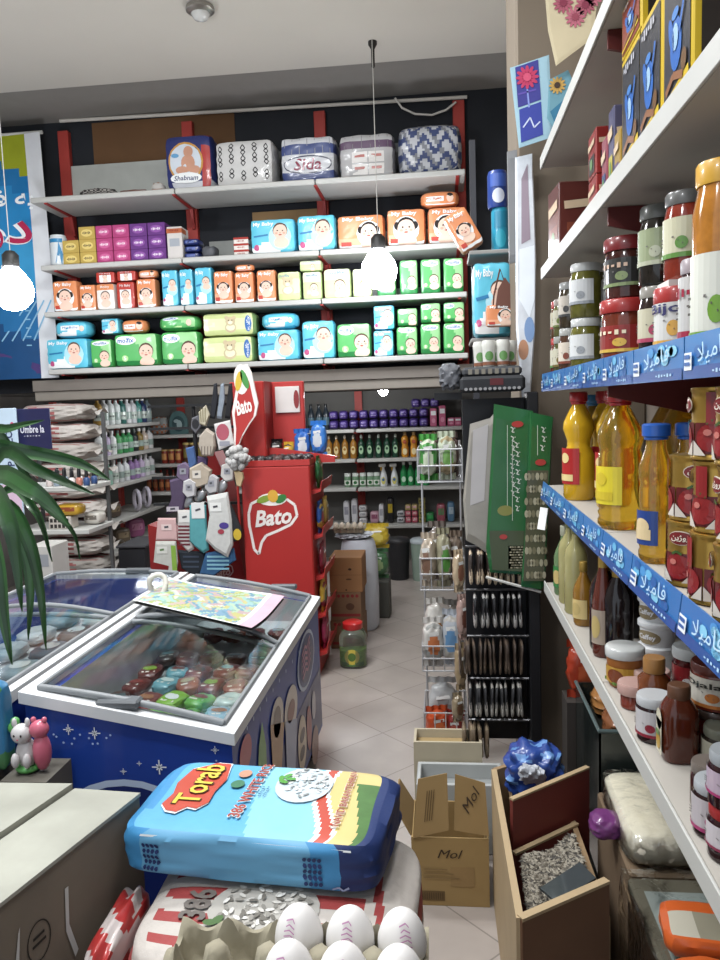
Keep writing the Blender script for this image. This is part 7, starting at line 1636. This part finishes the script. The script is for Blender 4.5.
MB().ell((.045, 0, .06), (.026, .024, .055), pk).ell((.042, -.002, .125), (.028, .024, .026), pk).ell((.026, 0, .15), (.008, .008, .01), pk, 8, 6).ell((.058, 0, .15), (.008, .008, .01), pk, 8, 6).build('pink_kitten', t)
MB().ell((-.035, .005, .125), (.018, .016, .018), gr2).ell((-.028, 0, .145), (.013, .012, .013), gr2).build('green_ball', t)
p = P(4, 740, Y=1.88); m = MB(); SE(.09, .06, .26, 5, .02, 7, 3).mesh(m.at(0, 0, .13), lambda ax, s, a, b: pl('3f7a4a') if b < -.6 else pl('2a6f9c'), 10); o = m.build('blue_pack', None, (P(-12, 740, Y=1.9).x, 1.94, .70)); tag(o, 'tall blue pack cut by the left frame edge beside the toy', 'pack')
MB().box(-.09, -.05, -.699, .03, .06, .0, mat('5a564e', .8)).build('pack_box'); o2 = COL.objects[-1]; o2.location = (o.location.x-.02, 1.94, .699); tag(o2, 'grey box under the tall blue pack at the left frame edge', 'box')
# counter, egg trays and eggs
pit = .0475; e_ = [P(301, 932, Z=1.142), P(403, 932, Z=1.142)]
pit = (e_[1].x-e_[0].x)/2; ex0 = e_[0].x-3*pit; ey = e_[0].y-.01
TR2 = mat('8f8873', .9, var=.15, scale=30, bump=.12)
nx, ny = 6, 5; cxm = ex0+3*pit; cym = ey-(ny-1)/2*pit
struct_c = MB().box(cxm-.13, .3, .0, cxm+.13, .83, 1.047, mat('6a5f52', .6, var=.15), .008).build('counter'); tag(struct_c, 'shop counter just below the picture that carries the egg trays', 'counter')
for k, z in enumerate((1.05, 1.098)):
    o = eggtray(5, 5, pit, .05, TR2).build('egg_tray', None, (cxm, cym, z)); o.rotation_euler.z = 0
    tag(o, ('lower egg tray under the one in the foreground', 'grey cardboard egg tray with six white eggs in the foreground')[k], 'egg tray')
EG = mat('d2cfcc', .45, var=.03)
def egg():
    r = pit*.47; pr = []
    for j in range(17):
        a = PI*j/16; z = -math.cos(a); rr = math.sin(a)*(1-.1*z); pr.append((max(rr*r, 1e-4), r*1.28*(z+1)))
    m = MB().lathe(pr, EG, 24)
    pk_ = pa('b07aa0'); zt_ = 2.56*r
    def S(x, y, off=0):
        zz = min(max(.78+y/r*.4, .02), .99); a = math.acos(-(2*zz-1)); rr = math.sin(a)*(1-.1*(2*zz-1))*r+off; th = -PI/2+x/r
        return Vector((rr*math.cos(th), rr*math.sin(th), zt_*zz+off))
    g = G(m, S); rnd = random.Random(1)
    for i in range(5): g.line([(-.007+rnd.uniform(-.002, .002), .006-.004*i), (.0+rnd.uniform(-.003, .003), .008-.004*i), (.006, .005-.004*i)], .0011, pk_, 1)
    return m.build('egg')
for j in range(2):
    for i in range(3):
        put('egg', egg, (ex0+(3+i)*pit, ey-j*pit, 1.114), f"white egg with a pink stamp in the {('back', 'front')[j]} row of the foreground tray, {('left', 'middle', 'right')[i]} one", 'egg', 'white eggs in the foreground tray', rz=(i-1)*.25+.1*j)
# ================================================================ plant at the left edge
t = thing('potted_plant', 'tall plant with long arching green leaves at the left edge', 'plant', (-1.42, 1.36, 0))
MB().lathe([(.11, 0), (.14, .26), (.15, .26), (.15, .3), (.13, .3), (.12, .27)], mat('7a4a36', .7), 24).build('pot', t)
MB().lathe([(.001, .268), (.125, .27)], mat('2f241c', .9), 20, False).build('soil', t)
MB().tube([(0, 0, .26), (.02, 0, .7), (.14, .06, 1.2), (.42, .18, 1.5)], .022, mat('6a5a40', .8, bump=.4), 10, r1=.016).build('stem', t)
LV = [mat('244a22', .35, var=.25, coat=.3), mat('2f5c2c', .35, var=.25, coat=.3), mat('1f4222', .35, var=.25, coat=.3)]
leaves = [([(-45, 470), (-15, 440), (10, 428), (44, 420)], 1.5, .03), ([(-50, 480), (-15, 452), (27, 452), (68, 460), (90, 468), (110, 480)], 1.55, .04), ([(-50, 480), (0, 455), (33, 468), (67, 483), (94, 494)], 1.45, .035),
 ([(-50, 480), (-5, 476), (27, 487), (50, 504), (70, 526)], 1.35, .05), ([(-50, 482), (10, 488), (33, 508), (43, 528), (52, 562)], 1.5, .026), ([(-48, 484), (-10, 490), (8, 520), (16, 560), (22, 612)], 1.3, .05),
 ([(-48, 482), (5, 505), (28, 540), (40, 590), (46, 650)], 1.4, .042), ([(-48, 486), (-20, 510), (-4, 560), (4, 620), (12, 665)], 1.35, .05), ([(-50, 480), (-20, 430), (5, 440), (40, 500), (72, 530), (80, 560)], 1.6, .025), ([(-48, 484), (-15, 500), (22, 545), (30, 590), (28, 640)], 1.5, .045)]
def cr(pts, n=18):
    out = []; k = len(pts)
    for i in range(n+1):
        s = i/n*(k-1); j = min(int(s), k-2); f = s-j
        p0, p1, p2, p3 = pts[max(j-1, 0)], pts[j], pts[j+1], pts[min(j+2, k-1)]
        out.append(.5*((2*p1)+(p2-p0)*f+(2*p0-5*p1+4*p2-p3)*f*f+(3*p1-p0-3*p2+p3)*f**3))
    return out
for i, (pts, Y, w) in enumerate(leaves):
    q = [P(u, v, Y=Y+(1.55-Y)*max(0, 1-k/1.5)) for k, (u, v) in enumerate(pts)]; q[0] = Vector((-1.02+.01*math.sin(i*2), 1.53+.01*math.cos(i*2), 1.44+.006*i)); c = cr(q); n = len(c)
    m = MB(); vs = []; fs = []; ms = []
    for k, p in enumerate(c):
        tg = (c[min(k+1, n-1)]-c[max(k-1, 0)]).normalized(); sd = tg.cross(Vector((0, -1, .25))).normalized(); f = k/(n-1); ww = w*.38*(min(1, .35+f*2.2))*(1-f**3)+.0006
        fold = Vector((0, -1, .4)).normalized()*ww*.35
        vs += [p-sd*ww+fold*0, p-sd*ww*.5-fold*.6, p+fold*-.0+Vector((0, .004, 0)), p+sd*ww*.5-fold*.6, p+sd*ww]
    for k in range(n-1):
        for j in range(4): fs.append((k*5+j, k*5+j+1, k*5+6+j, k*5+5+j)); ms.append(LV[i % 3] if j not in (1, 2) else LV[(i+1) % 3])
    base = Vector((-1.42, 1.36, 0)); m.add([v-base for v in vs], fs, ms, True); m.build('leaf', t)
# ================================================================ light
w = bpy.data.worlds.new('world'); SC.world = w; w.use_nodes = True
bg = w.node_tree.nodes['Background']; bg.inputs[0].default_value = (.82, .9, 1, 1); bg.inputs[1].default_value = .9
SC.view_settings.exposure = .25
def lamp(kind, loc, e, col=(1, .97, .93), size=.3, rot=(0, 0, 0)):
    l = bpy.data.lights.new('lamp', kind); l.energy = e; l.color = col
    if kind == 'AREA': l.shape = 'RECTANGLE'; l.size = size; l.size_y = size*.3
    else: l.shadow_soft_size = size
    o = bpy.data.objects.new('lamp', l); COL.objects.link(o); o.location = loc; o.rotation_euler = rot
lamp('AREA', (-1.6, 1.2, 4.05), 70, (.95, .98, 1), 1.2)  # unseen fill lamp, added under the ceiling to brighten the foreground
lamp('AREA', (-1.2, 3.4, 4.05), 80, (.95, .98, 1), 1.2)  # second added ceiling fill, unseen, for the middle of the shop
lamp('POINT', (-1.6, 2.2, 2.9), 60, (.97, .98, 1), .15)  # unseen point fill, added to lift the ceiling and everything around
lamp('POINT', (-.7, .2, 2.9), 34, (.97, .98, 1), .1)  # added fill point above the camera, out of view
lamp('AREA', (.1, 1.6, 3.6), 22, (.97, .98, 1), .5)  # extra unseen fill, added for the goods at the lower right
lamp('POINT', (-1.0, 7.2, 1.7), 12, (.97, .98, 1), .08)
lamp('POINT', (-2.3, 6.9, 1.7), 9, (.97, .98, 1), .08)
